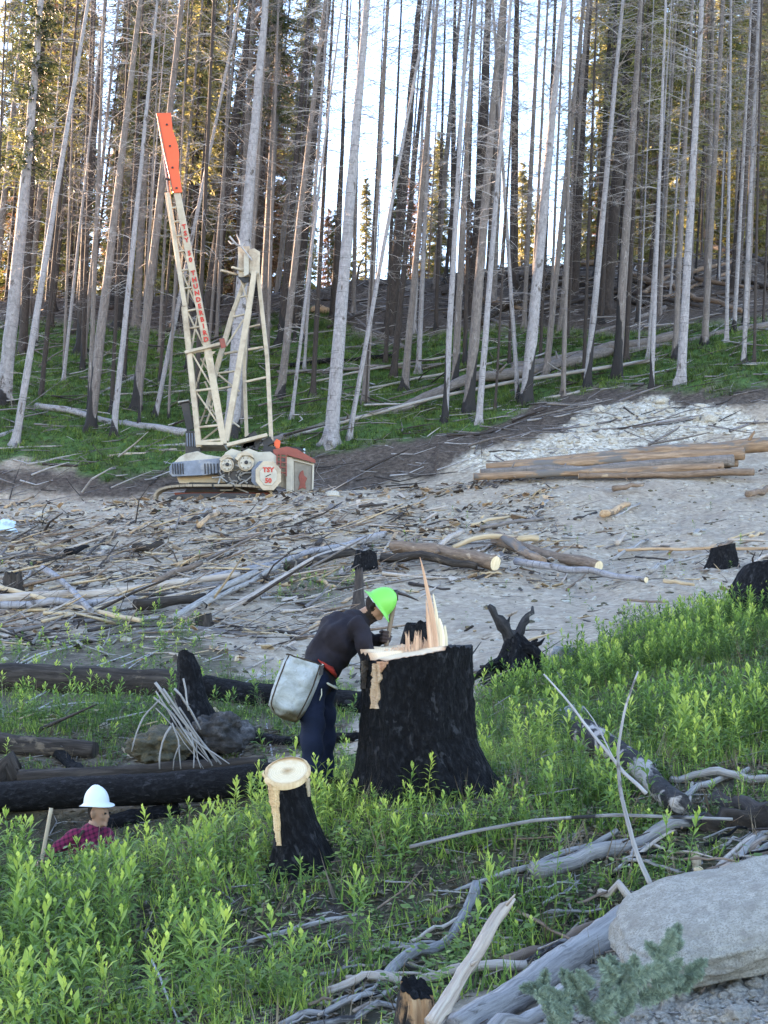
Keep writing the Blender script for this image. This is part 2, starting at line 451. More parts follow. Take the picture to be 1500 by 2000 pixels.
GREENA = np.clip(g_near + 0.8 * g_mid + 0.6 * g_spot, 0, 1) * (1 - rubg)
WHITEA = np.maximum(WHITEA, rubg * .55)
ny, nx = YY.shape
Vt = np.stack([XX, YY, ZZ], -1).reshape(-1, 3)
ii = (np.arange(ny - 1)[:, None] * nx + np.arange(nx - 1)[None, :])
Qt = np.stack([ii, ii + 1, ii + nx + 1, ii + nx], -1).reshape(-1, 4)

mg, nt, bs = new_mat('dirt, soil and moss')
tc = nt.nodes.new('ShaderNodeTexCoord'); oc = tc.outputs['Object']
n1 = noise_n(nt, oc, 0.7, 10, 0.65); n2 = noise_n(nt, oc, 5, 10, 0.7, 0.3); n3 = noise_n(nt, oc, 28, 6, 0.7)
dirt = ramp(nt, n2, [(0.28, (.11, .082, .058)), (0.43, (.29, .222, .163)), (0.58, (.44, .355, .275)), (0.78, (.60, .50, .405))])
dirt = mixc(nt, ramp(nt, n1, [(0.42, (0, 0, 0)), (0.62, (0.6, 0.6, 0.6))]), dirt, (.23, .175, .14))
dirt = mixc(nt, ramp(nt, n3, [(0.60, (0, 0, 0)), (0.72, (.6, .6, .6))]), dirt, (.48, .42, .35))
soil = ramp(nt, n2, [(0.3, (.012, .009, .007)), (0.5, (.050, .038, .028)), (0.72, (.15, .115, .08))])
soil = mixc(nt, ramp(nt, n1, [(0.42, (0, 0, 0)), (0.6, (0.8, 0.8, 0.8))]), soil, mixc(nt, n3, (.030, .035, .014), (.085, .085, .035)))
moss = mixc(nt, ramp(nt, n2, [(0.35, (0, 0, 0)), (0.65, (1, 1, 1))]), (.022, .055, .014), (.070, .15, .034))
moss = mixc(nt, ramp(nt, n1, [(0.5, (0, 0, 0)), (0.66, (.8, .8, .8))]), moss, (.055, .045, .03))
duff = ramp(nt, n2, [(0.3, (.020, .014, .011)), (0.5, (.070, .050, .040)), (0.7, (.15, .115, .095))])
whit = ramp(nt, n2, [(0.33, (.13, .10, .075)), (0.45, (.34, .29, .23)), (0.55, (.55, .49, .41)), (0.7, (.76, .70, .61))])
col = mixc(nt, attr(nt, 'duff'), dirt, duff)
col = mixc(nt, attr(nt, 'moss'), col, moss)
col = mixc(nt, attr(nt, 'white'), col, whit)
col = mixc(nt, attr(nt, 'green'), col, soil)
nt.links.new(col, bs.inputs['Base Color']); bs.inputs['Roughness'].default_value = 0.95
hh = math_n(nt, 'ADD', n2, math_n(nt, 'MULTIPLY', n3, 0.5))
bump(nt, bs, hh, 0.9, 0.07)

g_me = mesh_np('ground', Vt, Qt, None, True, {'green': GREENA.ravel(), 'moss': MOSSA.ravel(), 'white': WHITEA.ravel(), 'duff': DUFF.ravel()}, [mg])
ground = tag(link('ground', g_me), kind='structure')
BVH = BVHTree.FromPolygons([Vector(v) for v in Vt[:]], Qt.tolist())

def hz(x, y):
    h = BVH.ray_cast(Vector((x, y, 200)), Vector((0, 0, -1)))
    return h[0].z if h[0] is not None else float(base_z(x, y))
def G(u, v, lim=None):
    """the ground point seen at a pixel"""
    d = ray(u, v).normalized()
    h = BVH.ray_cast(Vector((0, 0, 0)), d, 500)
    if h[0] is None: return P(u, v, 96.0)
    return h[0]
def lookup(arr, x, y):
    """grid value at world points"""
    yi = np.clip(np.searchsorted(ys, y), 1, len(ys) - 1)
    s_ = x / np.sqrt(np.maximum(y, 0) ** 2 + 16)
    xi = np.clip(np.searchsorted(sc, s_), 1, len(sc) - 1)
    fy = np.clip((y - ys[yi - 1]) / (ys[yi] - ys[yi - 1]), 0, 1); fx = np.clip((s_ - sc[xi - 1]) / (sc[xi] - sc[xi - 1]), 0, 1)
    return ((arr[yi - 1, xi - 1] * (1 - fx) + arr[yi - 1, xi] * fx) * (1 - fy) + (arr[yi, xi - 1] * (1 - fx) + arr[yi, xi] * fx) * fy)
# ------------------------------------------------------------------ trees
def trunk_mesh(seed, burn):
    r_ = np.random.default_rng(seed); n = 34; sides = 12
    z = np.concatenate([[-.03, 0, .004, .010, .018, .03], np.linspace(.045, 1, n - 6)])
    rad = 1.0 * (1 - 0.80 * np.clip(z, 0, 1) ** 1.1) + 0.55 * np.exp(-np.clip(z, 0, 1) / 0.010)
    sway = 0.30 * np.sin(z * 5 + r_.uniform(0, 6)) * z + 0.04 * np.sin(z * 40 + r_.uniform(0, 6)); sway2 = 0.3 * np.sin(z * 4 + r_.uniform(0, 6)) * z
    ang = np.arange(sides) / sides * 2 * np.pi; V = []; Gr = []; B = []
    lobes = 1 + 0.16 * np.sin(3 * ang + r_.uniform(0, 6)) + 0.12 * np.sin(5 * ang + r_.uniform(0, 6))
    bdir = r_.uniform(0, 6.28)
    for k in range(n):
        fl = math.exp(-max(z[k], 0) / 0.012)
        rr = rad[k] * (1 + fl * (lobes - 1) * 2) * (1 + 0.04 * r_.normal(size=sides))
        for a_, q in zip(ang, rr):
            V.append((sway[k] + q * math.cos(a_), sway2[k] + q * math.sin(a_), z[k]))
            Gr.append((q * math.cos(a_) * .25, q * math.sin(a_) * .25, z[k] * 32))
            B.append(float(np.clip(0.5 + (burn * (0.75 + 0.6 * math.cos(a_ - bdir)) - z[k]) / 0.05, 0, 1)) if burn else 0.0)
    i = np.arange(n - 1)[:, None] * sides; j = np.arange(sides)[None, :]; j2 = (j + 1) % sides
    Q = np.stack([i + j, i + j2, i + sides + j2, i + sides + j], -1).reshape(-1, 4)
    return mesh_np('trunk', V, Q, None, True, {'grain': Gr, 'burn': B})

H0 = 32.0
def dead_crown(seed, nb, low, long=1.0, droop=0.5):
    """bare branches with side twigs, in metres on a 32 m stem"""
    r_ = np.random.default_rng(seed)
    h = low + (1 - low) * r_.uniform(0, 1, nb) ** 0.8
    az = r_.uniform(0, 6.283, nb)
    L = (0.5 + 2.3 * np.sin(np.clip((h - low) / (1 - low), 0, 1) * 2.6 + 0.35)) * r_.uniform(0.35, 1.0, nb) * long
    L = np.maximum(L, 0.35)
    el = r_.normal(0.05, 0.25, nb); dr = droop * r_.uniform(0.3, 1.5, nb)
    d = np.stack([np.cos(az), np.sin(az), np.zeros(nb)], -1)
    P0, P1, R0, R1 = [], [], [], []
    prev = np.stack([np.zeros(nb), np.zeros(nb), h * H0], -1); rb = 0.008 + 0.0055 * L
    pts = [prev]; ns = 4
    for k in range(ns):
        e = el - dr * (k + 0.5) / ns + (0.35 * dr if k == 3 else 0)
        nxt = prev + (d * np.cos(e)[:, None] + np.array([0, 0, 1.0]) * np.sin(e)[:, None]) * (L / ns)[:, None]
        P0.append(prev); P1.append(nxt); R0.append(rb * (1 - k / ns * .8)); R1.append(rb * (1 - (k + 1) / ns * .8)); prev = nxt; pts.append(nxt)
    for q in range(7):
        t = r_.uniform(0.25, 0.98, nb); kk = np.minimum((t * ns).astype(int), ns - 1); ft = (t * ns - kk)[:, None]
        A = np.stack(pts, 0); s_ = A[kk, np.arange(nb)] * (1 - ft) + A[kk + 1, np.arange(nb)] * ft
        az2 = az + r_.choice([-1, 1], nb) * r_.uniform(0.5, 1.2, nb); e2 = r_.normal(-0.15, 0.35, nb)
        l2 = (L * 0.34 * r_.uniform(0.4, 1.2, nb))[:, None]
        tip = s_ + np.stack([np.cos(az2) * np.cos(e2), np.sin(az2) * np.cos(e2), np.sin(e2)], -1) * l2
        P0.append(s_); P1.append(tip); R0.append(rb * .45); R1.append(rb * .2)
    V, Q = sticks(np.vstack(P0), np.vstack(P1), np.concatenate(R0), np.concatenate(R1))
    return mesh_np('crown', V, Q, None, False, {'grain': V})

def live_crown(seed, nb, low, width=2.6, leaf=0.3, per=26, taper=True):
    r_ = np.random.default_rng(seed)
    h = low + (1 - low) * r_.uniform(0, 1, nb) ** 0.9; az = r_.uniform(0, 6.283, nb)
    w = width * ((1 - (h - low) / (1 - low)) ** 0.75 if taper else 1.0) + 0.25
    L = w * r_.uniform(0.45, 1.1, nb)
    e0 = r_.normal(-0.15, 0.2, nb)
    d = np.stack([np.cos(az) * np.cos(e0), np.sin(az) * np.cos(e0), np.sin(e0)], -1)
    a0 = np.stack([np.zeros(nb), np.zeros(nb), h * H0], -1); a1 = a0 + d * L[:, None]
    Vs, Qs = sticks(a0, a1, 0.025, 0.008)
    n = nb * per; b = np.repeat(np.arange(nb), per)
    t = r_.uniform(0.12, 1.05, n) ** 0.8
    c = a0[b] + d[b] * (L[b] * t)[:, None] + r_.normal(0, 0.10, (n, 3)) * (0.4 + t)[:, None]
    c[:, 2] -= 0.12 * t * L[b]
    dd = d[b] + r_.normal(0, 0.55, (n, 3)); dd[:, 2] -= 0.25; dd /= np.linalg.norm(dd, axis=1)[:, None]
    sd = np.cross(dd, r_.normal(size=(n, 3))); sd /= np.linalg.norm(sd, axis=1)[:, None]
    ll = leaf * r_.uniform(0.6, 1.3, n)[:, None]
    V = np.stack([c - sd * ll * .16, c + sd * ll * .16, c + dd * ll], 1).reshape(-1, 3)
    T = np.arange(n * 3).reshape(-1, 3) + len(Vs)
    tint = np.concatenate([np.zeros(len(Vs)), np.repeat(np.clip(r_.normal(0.25, .2, n) + 0.5 * t * r_.uniform(.4, 1, n), 0, 1), 3)])
    mi = np.concatenate([np.ones(len(Qs)), np.zeros(n)])
    me = mesh_np('crown', np.vstack([Vs, V]), Qs, T, False, {'grain': np.vstack([Vs, V]), 'tint': tint}, (), mi)
    return me

TR = [trunk_mesh(s_, b_) for s_, b_ in ((1, 0), (2, 0), (3, .02), (4, .045), (5, .10))]
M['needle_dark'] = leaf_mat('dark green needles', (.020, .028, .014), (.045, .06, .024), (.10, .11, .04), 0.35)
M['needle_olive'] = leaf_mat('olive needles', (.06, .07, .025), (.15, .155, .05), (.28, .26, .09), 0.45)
M['needle_gold'] = leaf_mat('yellow green needles with painted sunlight', (.13, .135, .05), (.25, .24, .09), (.40, .36, .15), 0.5)  # warm low sunlight is put into this needle colour
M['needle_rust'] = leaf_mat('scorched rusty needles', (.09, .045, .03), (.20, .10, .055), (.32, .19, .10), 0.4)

def bare(mesh, key, *mats):
    k = mesh.copy(); k.materials.clear()
    for m in mats: k.materials.append(M[m])
    return k
_cr = {'d0': dead_crown(11, 120, .10, 1.0, .5), 'd1': dead_crown(12, 130, .22, 0.95, .35), 'd2': dead_crown(13, 140, .30, 1.1, .3),
       'd3': dead_crown(14, 90, .05, 0.85, .9), 'l0': live_crown(21, 230, .42, 2.0), 'l1': live_crown(22, 260, .30, 1.8),
       'f0': live_crown(23, 420, .10, 2.6, .34, 34), 'f1': live_crown(24, 420, .06, 3.0, .34, 34)}
CR = {}
for k in ('d0', 'd1', 'd2', 'd3'):
    CR[k + 'p'] = bare(_cr[k], k, 'twig'); CR[k + 'k'] = bare(_cr[k], k, 'twig_dark')
for k in ('l0', 'l1'):
    for q in ('dark', 'olive', 'rust', 'gold'): CR[k + q] = bare(_cr[k], k, 'needle_' + q, 'twig_dark')
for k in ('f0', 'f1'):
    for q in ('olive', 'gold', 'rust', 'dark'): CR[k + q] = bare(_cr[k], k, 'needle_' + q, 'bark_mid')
TRM = {}
def trunk_for(v, m):
    if (v, m) not in TRM:
        k = TR[v].copy(); k.materials.append(M[m]); TRM[(v, m)] = k
    return TRM[(v, m)]

TREES = []                                   # (root, u, row, tone, size)
def tree(ub, vb, ut, w, mat, var=0, crowns=('d0p',), H=None, base=None, row='front', cut=None, top_v=0):
    b = Vector(base) if base is not None else G(ub, vb)
    Y = b.y
    H = H or random.uniform(29, 36)
    tp = P(ut, top_v, Y)
    d = (tp - b).normalized()
    if cut is not None:                       # a snapped stem whose top shows at row cut
        H = (P(ub + (ut - ub) * (vb - cut) / (vb - top_v), cut, Y) - b).length / 0.99
    q = Vector((0, 0, 1)).rotation_difference(d) @ Matrix.Rotation(random.uniform(0, 6.28), 4, 'Z').to_quaternion()
    root = empty('dead_conifer' if crowns and crowns[0][0] == 'd' else ('snag' if not crowns else 'conifer'), b)
    root.rotation_mode = 'QUATERNION'; root.rotation_quaternion = q
    rad = w * px(Y) / 2
    o = link('trunk', trunk_for(var, mat), root)
    o.scale = (rad, rad, H) if cut is None else (rad, rad, H)
    for c in crowns:
        k = link('crown', CR[c], root); s_ = H / H0; k.scale = (s_, s_, s_)
        k.rotation_euler.z = random.uniform(0, 6.28)
    TREES.append([root, ub, row, mat, w, crowns])
    return root

FRONT = [  # base u, base v, u at the frame's top, width, bark, trunk variant, crowns
    (6, 790, 84, 38, 'bark_pale', 2, ('d0p', 'l0dark')), (30, 870, 172, 20, 'bark_pale', 0, ('d3p',)), (176, 838, 272, 27, 'bark_pale', 4, ('d1p',)),
    (221, 850, 309, 17, 'bark_pale', 2, ('d3p',)), (266, 800, 356, 26, 'bark_mid', 3, ('d1p',)), (304, 812, 470, 13, 'bark_pale', 2, ('d0p',)),
    (124, 742, 205, 9, 'bark_pale', 0, ('d0p',)), (163, 700, 232, 12, 'bark_mid', 0, ('d1k',)), (311, 690, 345, 9, 'bark_mid', 0, ('d2p',)),
    (452, 848, 515, 40, 'bark_pale', 2, ('d1p',)), (548, 775, 634, 22, 'bark_pale', 2, ('d2p',)),
    (569, 818, 668, 10, 'bark_pale', 0, ('d0p',)), (594, 725, 640, 8, 'bark_pale', 0, ('d0p',)), (646, 868, 716, 38, 'bark_pale', 0, ('d2p',)),
    (681, 858, 838, 13, 'bark_pale', 0, ('d3p',)), (712, 790, 758, 19, 'bark_pale', 0, ('d2p',)), (790, 760, 856, 20, 'bark_pale', 2, ('d1p',)),
    (817, 728, 848, 14, 'bark_pale', 0, ('d0p',)), (869, 822, 912, 17, 'bark_pale', 4, ('d2p',)), (887, 765, 928, 20, 'bark_pale', 3, ('d1p',)),
    (914, 806, 983, 30, 'bark_pale', 4, ('d2p',)), (935, 828, 998, 17, 'bark_pale', 0, ('d1p',)), (1012, 785, 962, 12, 'bark_pale', 2, ('d0p',)),
    (1026, 790, 1103, 32, 'bark_pale', 4, ('d2p',)), (1066, 735, 1141, 17, 'bark_pale', 0, ('d1p',)), (1146, 756, 1218, 19, 'bark_pale', 4, ('d2p',)),
    (1205, 738, 1250, 26, 'bark_pale', 4, ('d1p',)), (1265, 700, 1312, 8, 'bark_pale', 0, ('d3p',)), (1330, 746, 1371, 24, 'bark_pale', 0, ('d2p',)),
    (1318, 700, 1352, 16, 'bark_mid', 2, ('d0p',)), (1376, 672, 1412, 18, 'bark_pale', 2, ('d1p',)), (1419, 668, 1428, 11, 'bark_pale', 0, ('d1p',)),
    (1456, 640, 1484, 18, 'bark_mid', 3, ('d2p',)),
]
for (ub, vb, ut, w, m_, var, cr) in FRONT:
    w *= .76
    if ub in (176, 548, 712, 790, 887, 914, 1066, 1205, 1318, 1376) : m_ = 'bark_mid'
    tree(ub, vb, ut, w, m_, var, cr)
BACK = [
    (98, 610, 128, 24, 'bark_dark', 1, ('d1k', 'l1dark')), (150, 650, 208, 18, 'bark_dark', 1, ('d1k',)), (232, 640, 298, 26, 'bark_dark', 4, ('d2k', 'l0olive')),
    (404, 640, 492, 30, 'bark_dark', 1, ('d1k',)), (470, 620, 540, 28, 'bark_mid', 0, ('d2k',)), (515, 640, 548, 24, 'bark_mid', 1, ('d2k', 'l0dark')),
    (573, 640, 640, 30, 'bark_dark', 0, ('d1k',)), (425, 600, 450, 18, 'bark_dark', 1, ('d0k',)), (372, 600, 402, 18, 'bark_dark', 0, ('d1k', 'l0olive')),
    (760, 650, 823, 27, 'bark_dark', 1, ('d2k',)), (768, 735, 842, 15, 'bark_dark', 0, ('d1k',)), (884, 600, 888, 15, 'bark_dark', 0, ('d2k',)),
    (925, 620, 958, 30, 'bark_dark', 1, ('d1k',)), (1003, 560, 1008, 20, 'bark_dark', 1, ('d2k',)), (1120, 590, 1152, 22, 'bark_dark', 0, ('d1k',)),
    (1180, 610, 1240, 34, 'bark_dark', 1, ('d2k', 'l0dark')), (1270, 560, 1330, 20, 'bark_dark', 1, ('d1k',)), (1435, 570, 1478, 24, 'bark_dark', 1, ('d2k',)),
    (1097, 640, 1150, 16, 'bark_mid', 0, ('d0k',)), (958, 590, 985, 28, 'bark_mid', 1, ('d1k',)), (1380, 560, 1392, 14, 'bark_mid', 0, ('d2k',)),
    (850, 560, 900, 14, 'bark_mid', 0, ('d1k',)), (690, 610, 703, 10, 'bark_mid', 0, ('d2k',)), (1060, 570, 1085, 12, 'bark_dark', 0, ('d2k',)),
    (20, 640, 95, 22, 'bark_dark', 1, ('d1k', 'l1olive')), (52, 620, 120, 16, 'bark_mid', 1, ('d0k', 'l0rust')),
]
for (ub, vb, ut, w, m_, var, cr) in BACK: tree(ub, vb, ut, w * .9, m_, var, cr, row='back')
tree(652, 622, 683, 18, 'bark_dark', 0, (), cut=238, row='snag')
tree(1004, 560, 1006, 18, 'bark_dark', 0, (), cut=150, row='snag2')

rr = random.Random(5)
def ridge_tree(u, Y, w_m, m_, cr, row, H=None, lean=None):
    x = (u - 750) / F_PX * Y; z = hz(x, Y)
    uu, vv = project(x, Y, z)
    tree(uu, vv, uu + (lean if lean is not None else rr.uniform(20, 62) * (1.25 - uu / 2200)), w_m / px(Y), m_, rr.choice((0, 1, 2, 3)), cr, base=(x, Y, z), row=row, H=H)
for k in range(62):                           # more stems thickening the stand up to the ridge
    u = (k + rr.uniform(0, 1)) / 62 * 1580 - 50
    if 560 < u < 1180 and (k % 3 or 700 < u < 860): continue
    left = u < 640
    ridge_tree(u, rr.uniform(80, 98), rr.uniform(.22, .62) if left else rr.uniform(.16, .5), rr.choice(('bark_dark', 'bark_dark', 'bark_mid')),
               (rr.choice(('d0k', 'd1k', 'd3k', 'd2k')),) + ((rr.choice(('l0dark', 'l1olive', 'l0olive', 'l1dark', 'l1gold')),) if left and rr.random() < .6 else ((rr.choice(('l0gold', 'l1olive', 'l0olive')),) if u > 1150 and rr.random() < .5 else ())), 'ridge')
for k in range(64):                           # slim stems between the larger ones on the slope
    u = (k + rr.uniform(0, 1)) / 64 * 1560 - 30
    if 655 < u < 700 or (700 < u < 860 and k % 2): continue
    ridge_tree(u, rr.uniform(66, 90), rr.uniform(.11, .30), rr.choice(('bark_dark', 'bark_mid', 'bark_dark', 'bark_mid', 'bark_pale')), (rr.choice(('d3k', 'd3p', 'd0k')),), 'slope')
for k in range(24):                           # thin stems just over the crest
    u = (k + rr.uniform(0, 1)) / 24 * 1640 - 70
    ridge_tree(u, rr.uniform(100, 120), rr.uniform(.12, .34), rr.choice(('bark_mid', 'bark_warm', 'bark_dark')), (rr.choice(('d1k', 'd2k')),), 'crest')
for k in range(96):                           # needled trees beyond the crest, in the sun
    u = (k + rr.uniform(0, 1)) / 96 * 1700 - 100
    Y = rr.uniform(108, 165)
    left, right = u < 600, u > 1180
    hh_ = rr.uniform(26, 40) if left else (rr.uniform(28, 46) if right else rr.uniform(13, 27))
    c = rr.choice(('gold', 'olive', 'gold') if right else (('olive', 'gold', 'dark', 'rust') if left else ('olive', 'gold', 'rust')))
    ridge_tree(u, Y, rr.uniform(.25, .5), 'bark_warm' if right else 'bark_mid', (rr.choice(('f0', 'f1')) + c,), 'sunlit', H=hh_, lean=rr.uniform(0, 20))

for k in range(34):                           # sunny trees close behind the crest at the right and the far left
    u = rr.uniform(1170, 1560) if k < 16 else rr.uniform(-80, 420)
    ridge_tree(u, rr.uniform(104, 128), rr.uniform(.25, .5), 'bark_warm', (rr.choice(('f0', 'f1')) + rr.choice(('gold', 'gold', 'olive')),), 'sunlit', H=rr.uniform(26, 44), lean=rr.uniform(0, 20))

# labels: tone and thickness, then where it stands, counted from the left among its like
ORD = ['first', 'second', 'third', 'fourth', 'fifth', 'sixth', 'seventh', 'eighth', 'ninth', 'tenth', 'eleventh', 'twelfth', 'thirteenth', 'fourteenth', 'fifteenth',
       'sixteenth', 'seventeenth', 'eighteenth', 'nineteenth', 'twentieth'] + ['twenty-' + w for w in ('first', 'second', 'third', 'fourth', 'fifth', 'sixth', 'seventh', 'eighth', 'ninth')] + ['thirtieth'] + ['thirty-' + w for w in ('first', 'second', 'third', 'fourth', 'fifth', 'sixth', 'seventh', 'eighth', 'ninth')] + ['fortieth'] + ['forty-' + w for w in ('first', 'second', 'third', 'fourth', 'fifth', 'sixth', 'seventh', 'eighth', 'ninth')] + ['fiftieth'] + ['fifty-' + w for w in ('first', 'second', 'third', 'fourth', 'fifth', 'sixth', 'seventh', 'eighth', 'ninth')]
def region(u):
    return 'left of the yarder' if u < 318 else 'behind the yarder' if u < 625 else 'between yarder and logs' if u < 960 else 'above the log pile'
TONE = {'bark_pale': 'pale grey', 'bark_mid': 'grey brown', 'bark_dark': 'dark', 'bark_warm': 'warm brown'}
cls = {}
for t_ in TREES:
    root, u, row, m_, w, cr = t_
    size = 'thick' if w > 21 else 'slim' if w > 11 else 'thin'
    if row == 'snag': k = ('snag', '')
    elif row == 'snag2': k = ('snag2', '')
    elif row == 'front': k = (f'{size} {TONE[m_]} trunk on the green bank', region(u))
    elif row == 'back': k = (f'{size} {TONE[m_]} trunk on the upper slope', region(u))
    elif row == 'slope': k = (f'{size} {TONE[m_]} stem on the mid slope', region(u))
    elif row == 'ridge': k = (f'{size} {TONE[m_]} trunk at the ridge', region(u))
    elif row == 'crest': k = (f'{size} {TONE[m_]} stem past the crest', region(u))
    else:
        c = [x for x in ('gold', 'olive', 'dark', 'rust') if cr[0].endswith(x)][0]
        k = ({'gold': 'sunlit yellow green', 'olive': 'olive green', 'dark': 'dark green', 'rust': 'rusty brown'}[c] + ' conifer beyond the ridge', region(u))
    cls.setdefault(k, []).append(t_)
GRP = {'front': 'tall bare trunks on the green bank', 'back': 'dark trunks on the upper slope', 'slope': 'slim stems on the mid slope', 'ridge': 'bare trunks along the ridge', 'crest': 'thin stems beyond the crest', 'sunlit': 'needled conifers beyond the ridge',
       'snag': 'snapped burnt stems', 'snag2': 'snapped burnt stems'}
for k, L_ in cls.items():
    L_.sort(key=lambda t: t[1])
    for i, t_ in enumerate(L_):
        if k[0] == 'snag': lab = 'dark burnt stem snapped off square, right of the yarder'
        elif k[0] == 'snag2': lab = 'dark branchless snag snapped off high above the log pile'
        else: lab = (ORD[i] + ' from the left ' if len(L_) > 1 else '') + ' '.join(k)
        if len(L_) > 1: lab = f'{k[0]} {k[1]}, {ORD[i]} from the left'
        tag(t_[0], lab, 'tree', GRP[t_[2]])
# ------------------------------------------------------------------ logs, poles and sticks
LOG_BOXES = []
def path_world(pts, w0, w1, mode='lin', n=None, wob=0.3, seed=0, lift=0.0):
    """pts: (u, v[, Y]) along the centre line; ground distance is read at both ends (or at every point)"""
    r_ = np.random.default_rng(seed)
    Ys = []
    m = len(pts)
    for k, p in enumerate(pts):
        if len(p) > 2: Ys.append(p[2])
        elif mode == 'each' or k in (0, m - 1): Ys.append(G(p[0], p[1] + (w0 + (w1 - w0) * k / max(m - 1, 1)) * 0.35).y)
        else: Ys.append(None)
    uu = np.array([p[0] for p in pts], float); vv = np.array([p[1] for p in pts], float)
    s = np.concatenate([[0], np.cumsum(np.hypot(np.diff(uu), np.diff(vv)))])
    known = [k for k in range(m) if Ys[k] is not None]
    Yk = np.interp(s, s[known], [Ys[k] for k in known])
    n = n or max(6, int(s[-1] / 14))
    tt = np.linspace(0, s[-1], n)
    # smooth the corners
    U_ = np.interp(tt, s, uu); V_ = np.interp(tt, s, vv); Y_ = np.interp(tt, s, Yk)
    if m > 2 and n > 6:
        for _ in range(2):
            U_[1:-1] = (U_[:-2] + 2 * U_[1:-1] + U_[2:]) / 4; V_[1:-1] = (V_[:-2] + 2 * V_[1:-1] + V_[2:]) / 4
    W = w0 + (w1 - w0) * tt / s[-1]
    wv = np.interp(np.linspace(0, 1, n), np.linspace(0, 1, 6), r_.normal(0, 1, 6)) * wob * W.mean() * np.sin(np.linspace(0, np.pi, n))
    if n > 8: wv = wv + np.convolve(r_.normal(0, 1, n + 2), [.25, .5, .25], 'valid')[:n] * wob * .35 * W * np.sin(np.linspace(0, np.pi, n))
    pts3 = np.array([P(a, b + c, d) for a, b, c, d in zip(U_, V_, wv, Y_)])
    pts3[:, 2] += lift
    return pts3, W / 2 * Y_ / F_PX

_seed = [100]
def log(name, label, pts, w0, w1, mat, cat='log', cut0=None, cut1=None, rough=0.10, mode='lin', sides=12, group=None, wob=0.25, tip=None, knots=0, squash=1.0, lift=0.0):
    _seed[0] += 1
    if name in ('slash_pole', 'slash_log'): lift = max(lift, .16); w0 *= 1.15; w1 *= 1.15
    c, r_ = path_world(pts, w0, w1, mode, seed=_seed[0], wob=wob, lift=lift)
    if tip: r_[-1] *= tip; r_[-2] *= (1 + tip) / 2
    V, Q, T, Gr = tube(c, r_, sides, rough, _seed[0], caps=True, squash=squash)
    a = Acc(); a.add(V, Q, T, Gr)
    rs = np.random.default_rng(_seed[0] + 7)
    for _ in range(knots):                    # broken branch stubs
        k = rs.integers(1, len(c) - 1); t, A, B = frames(c)
        an = rs.uniform(0, 6.28); d = A[k] * math.cos(an) + B[k] * math.sin(an) + t[k] * 0.5; d /= np.linalg.norm(d)
        L = r_[k] * rs.uniform(1.6, 4.0)
        v2, q2, t2, g2 = tube([c[k], c[k] + d * L * .6, c[k] + d * L], [r_[k] * .32, r_[k] * .24, r_[k] * .12], 6, .1, _seed[0])
        a.add(v2, q2, t2, g2)
    ob = a.build(name, M[mat], origin=c[0])
    tag(ob, label, cat, group)
    nb_ = max(24, int(np.linalg.norm(c[-1] - c[0]) / .05))
    if c[0][1] < 30 and name != 'dead_stick': LOG_BOXES.append(np.column_stack([np.array([np.interp(np.linspace(0, 1, nb_), np.linspace(0, 1, len(c)), c[:, q]) for q in range(3)]).T, np.interp(np.linspace(0, 1, nb_), np.linspace(0, 1, len(c)), r_)]))
    for end, cm in ((0, cut0), (-1, cut1)):
        if cm:
            t, A, B = frames(c); k = 0 if end == 0 else -1; sg = -1 if end == 0 else 1
            ctr = c[k] + t[k] * sg * 0.004; an = np.arange(sides) / sides * 6.2832
            # disc that repeats the log's own outline, with a ring of depth
            base = 0 if end == 0 else (len(c) - 1) * sides
            rim = V[base:base + sides] + t[k] * sg * 0.004
            mid = ctr + (rim - ctr) * 0.55 + t[k] * sg * 0.006
            VV_ = np.vstack([rim, mid, [ctr + t[k] * sg * 0.008]])
            j = np.arange(sides); j2 = (j + 1) % sides
            QQ = np.stack([j, j2, sides + j2, sides + j], -1); TT = np.stack([sides + j, sides + j2, np.full(sides, 2 * sides)], -1)
            if end == 0: QQ = QQ[:, ::-1]; TT = TT[:, ::-1]
            b = Acc(); b.add(VV_ - c[0], QQ, TT, (VV_ - ctr) * 1.0)
            b.build('cut_end', M[cm], parent=ob)
    return ob

# fallen stems on the forest floor
FG = 'fallen stems on the green bank'
log('fallen_log', 'smooth pale grey fallen stem slanting down to the yarder from the left', [(70, 792), (210, 822), (366, 846)], 12, 17, 'bark_pale', group=FG, cut1='drift')
log('fallen_log', 'thin grey fallen stem rising rightwards across the left edge of the bank', [(-6, 853), (120, 806), (268, 735)], 9, 9, 'bark_pale', group=FG)
log('fallen_log', 'thin pale pole level on the bank, crossing behind the tilted trunk', [(200, 772), (290, 768), (372, 763)], 4, 5, 'drift', group=FG)
log('fallen_log', 'thin pale pole at the foot of the left bank, upper one', [(-5, 876), (60, 873), (122, 871)], 4, 3, 'drift', 'pole', group=FG)
log('fallen_log', 'thin pale pole at the foot of the left bank, lower one', [(52, 907), (135, 891)], 6, 4, 'drift', 'pole', group=FG)
log('fallen_log', 'pale straight stem pointing at the yarder deck from the left', [(262, 874), (366, 868)], 7, 7, 'drift', group=FG)
log('fallen_log', 'broken pale stem lying just below the one pointing at the yarder', [(210, 891), (345, 878)], 5, 6, 'drift_pink', group=FG)
log('fallen_log', 'large grey fallen trunk climbing rightwards from the cab', [(500, 868), (640, 832), (750, 800), (900, 748), (1050, 722), (1205, 682)], 17, 24, 'bark_mid', group=FG, knots=8)
log('fallen_log', 'massive brown fallen trunk lying across the stand above the log pile', [(1000, 718), (1160, 690), (1325, 655)], 22, 22, 'bark_mid', group=FG)
log('fallen_log', 'long grey brown fallen trunk reaching the right edge of the bank', [(1200, 692), (1340, 668), (1510, 634)], 16, 16, 'bark_mid', group=FG)
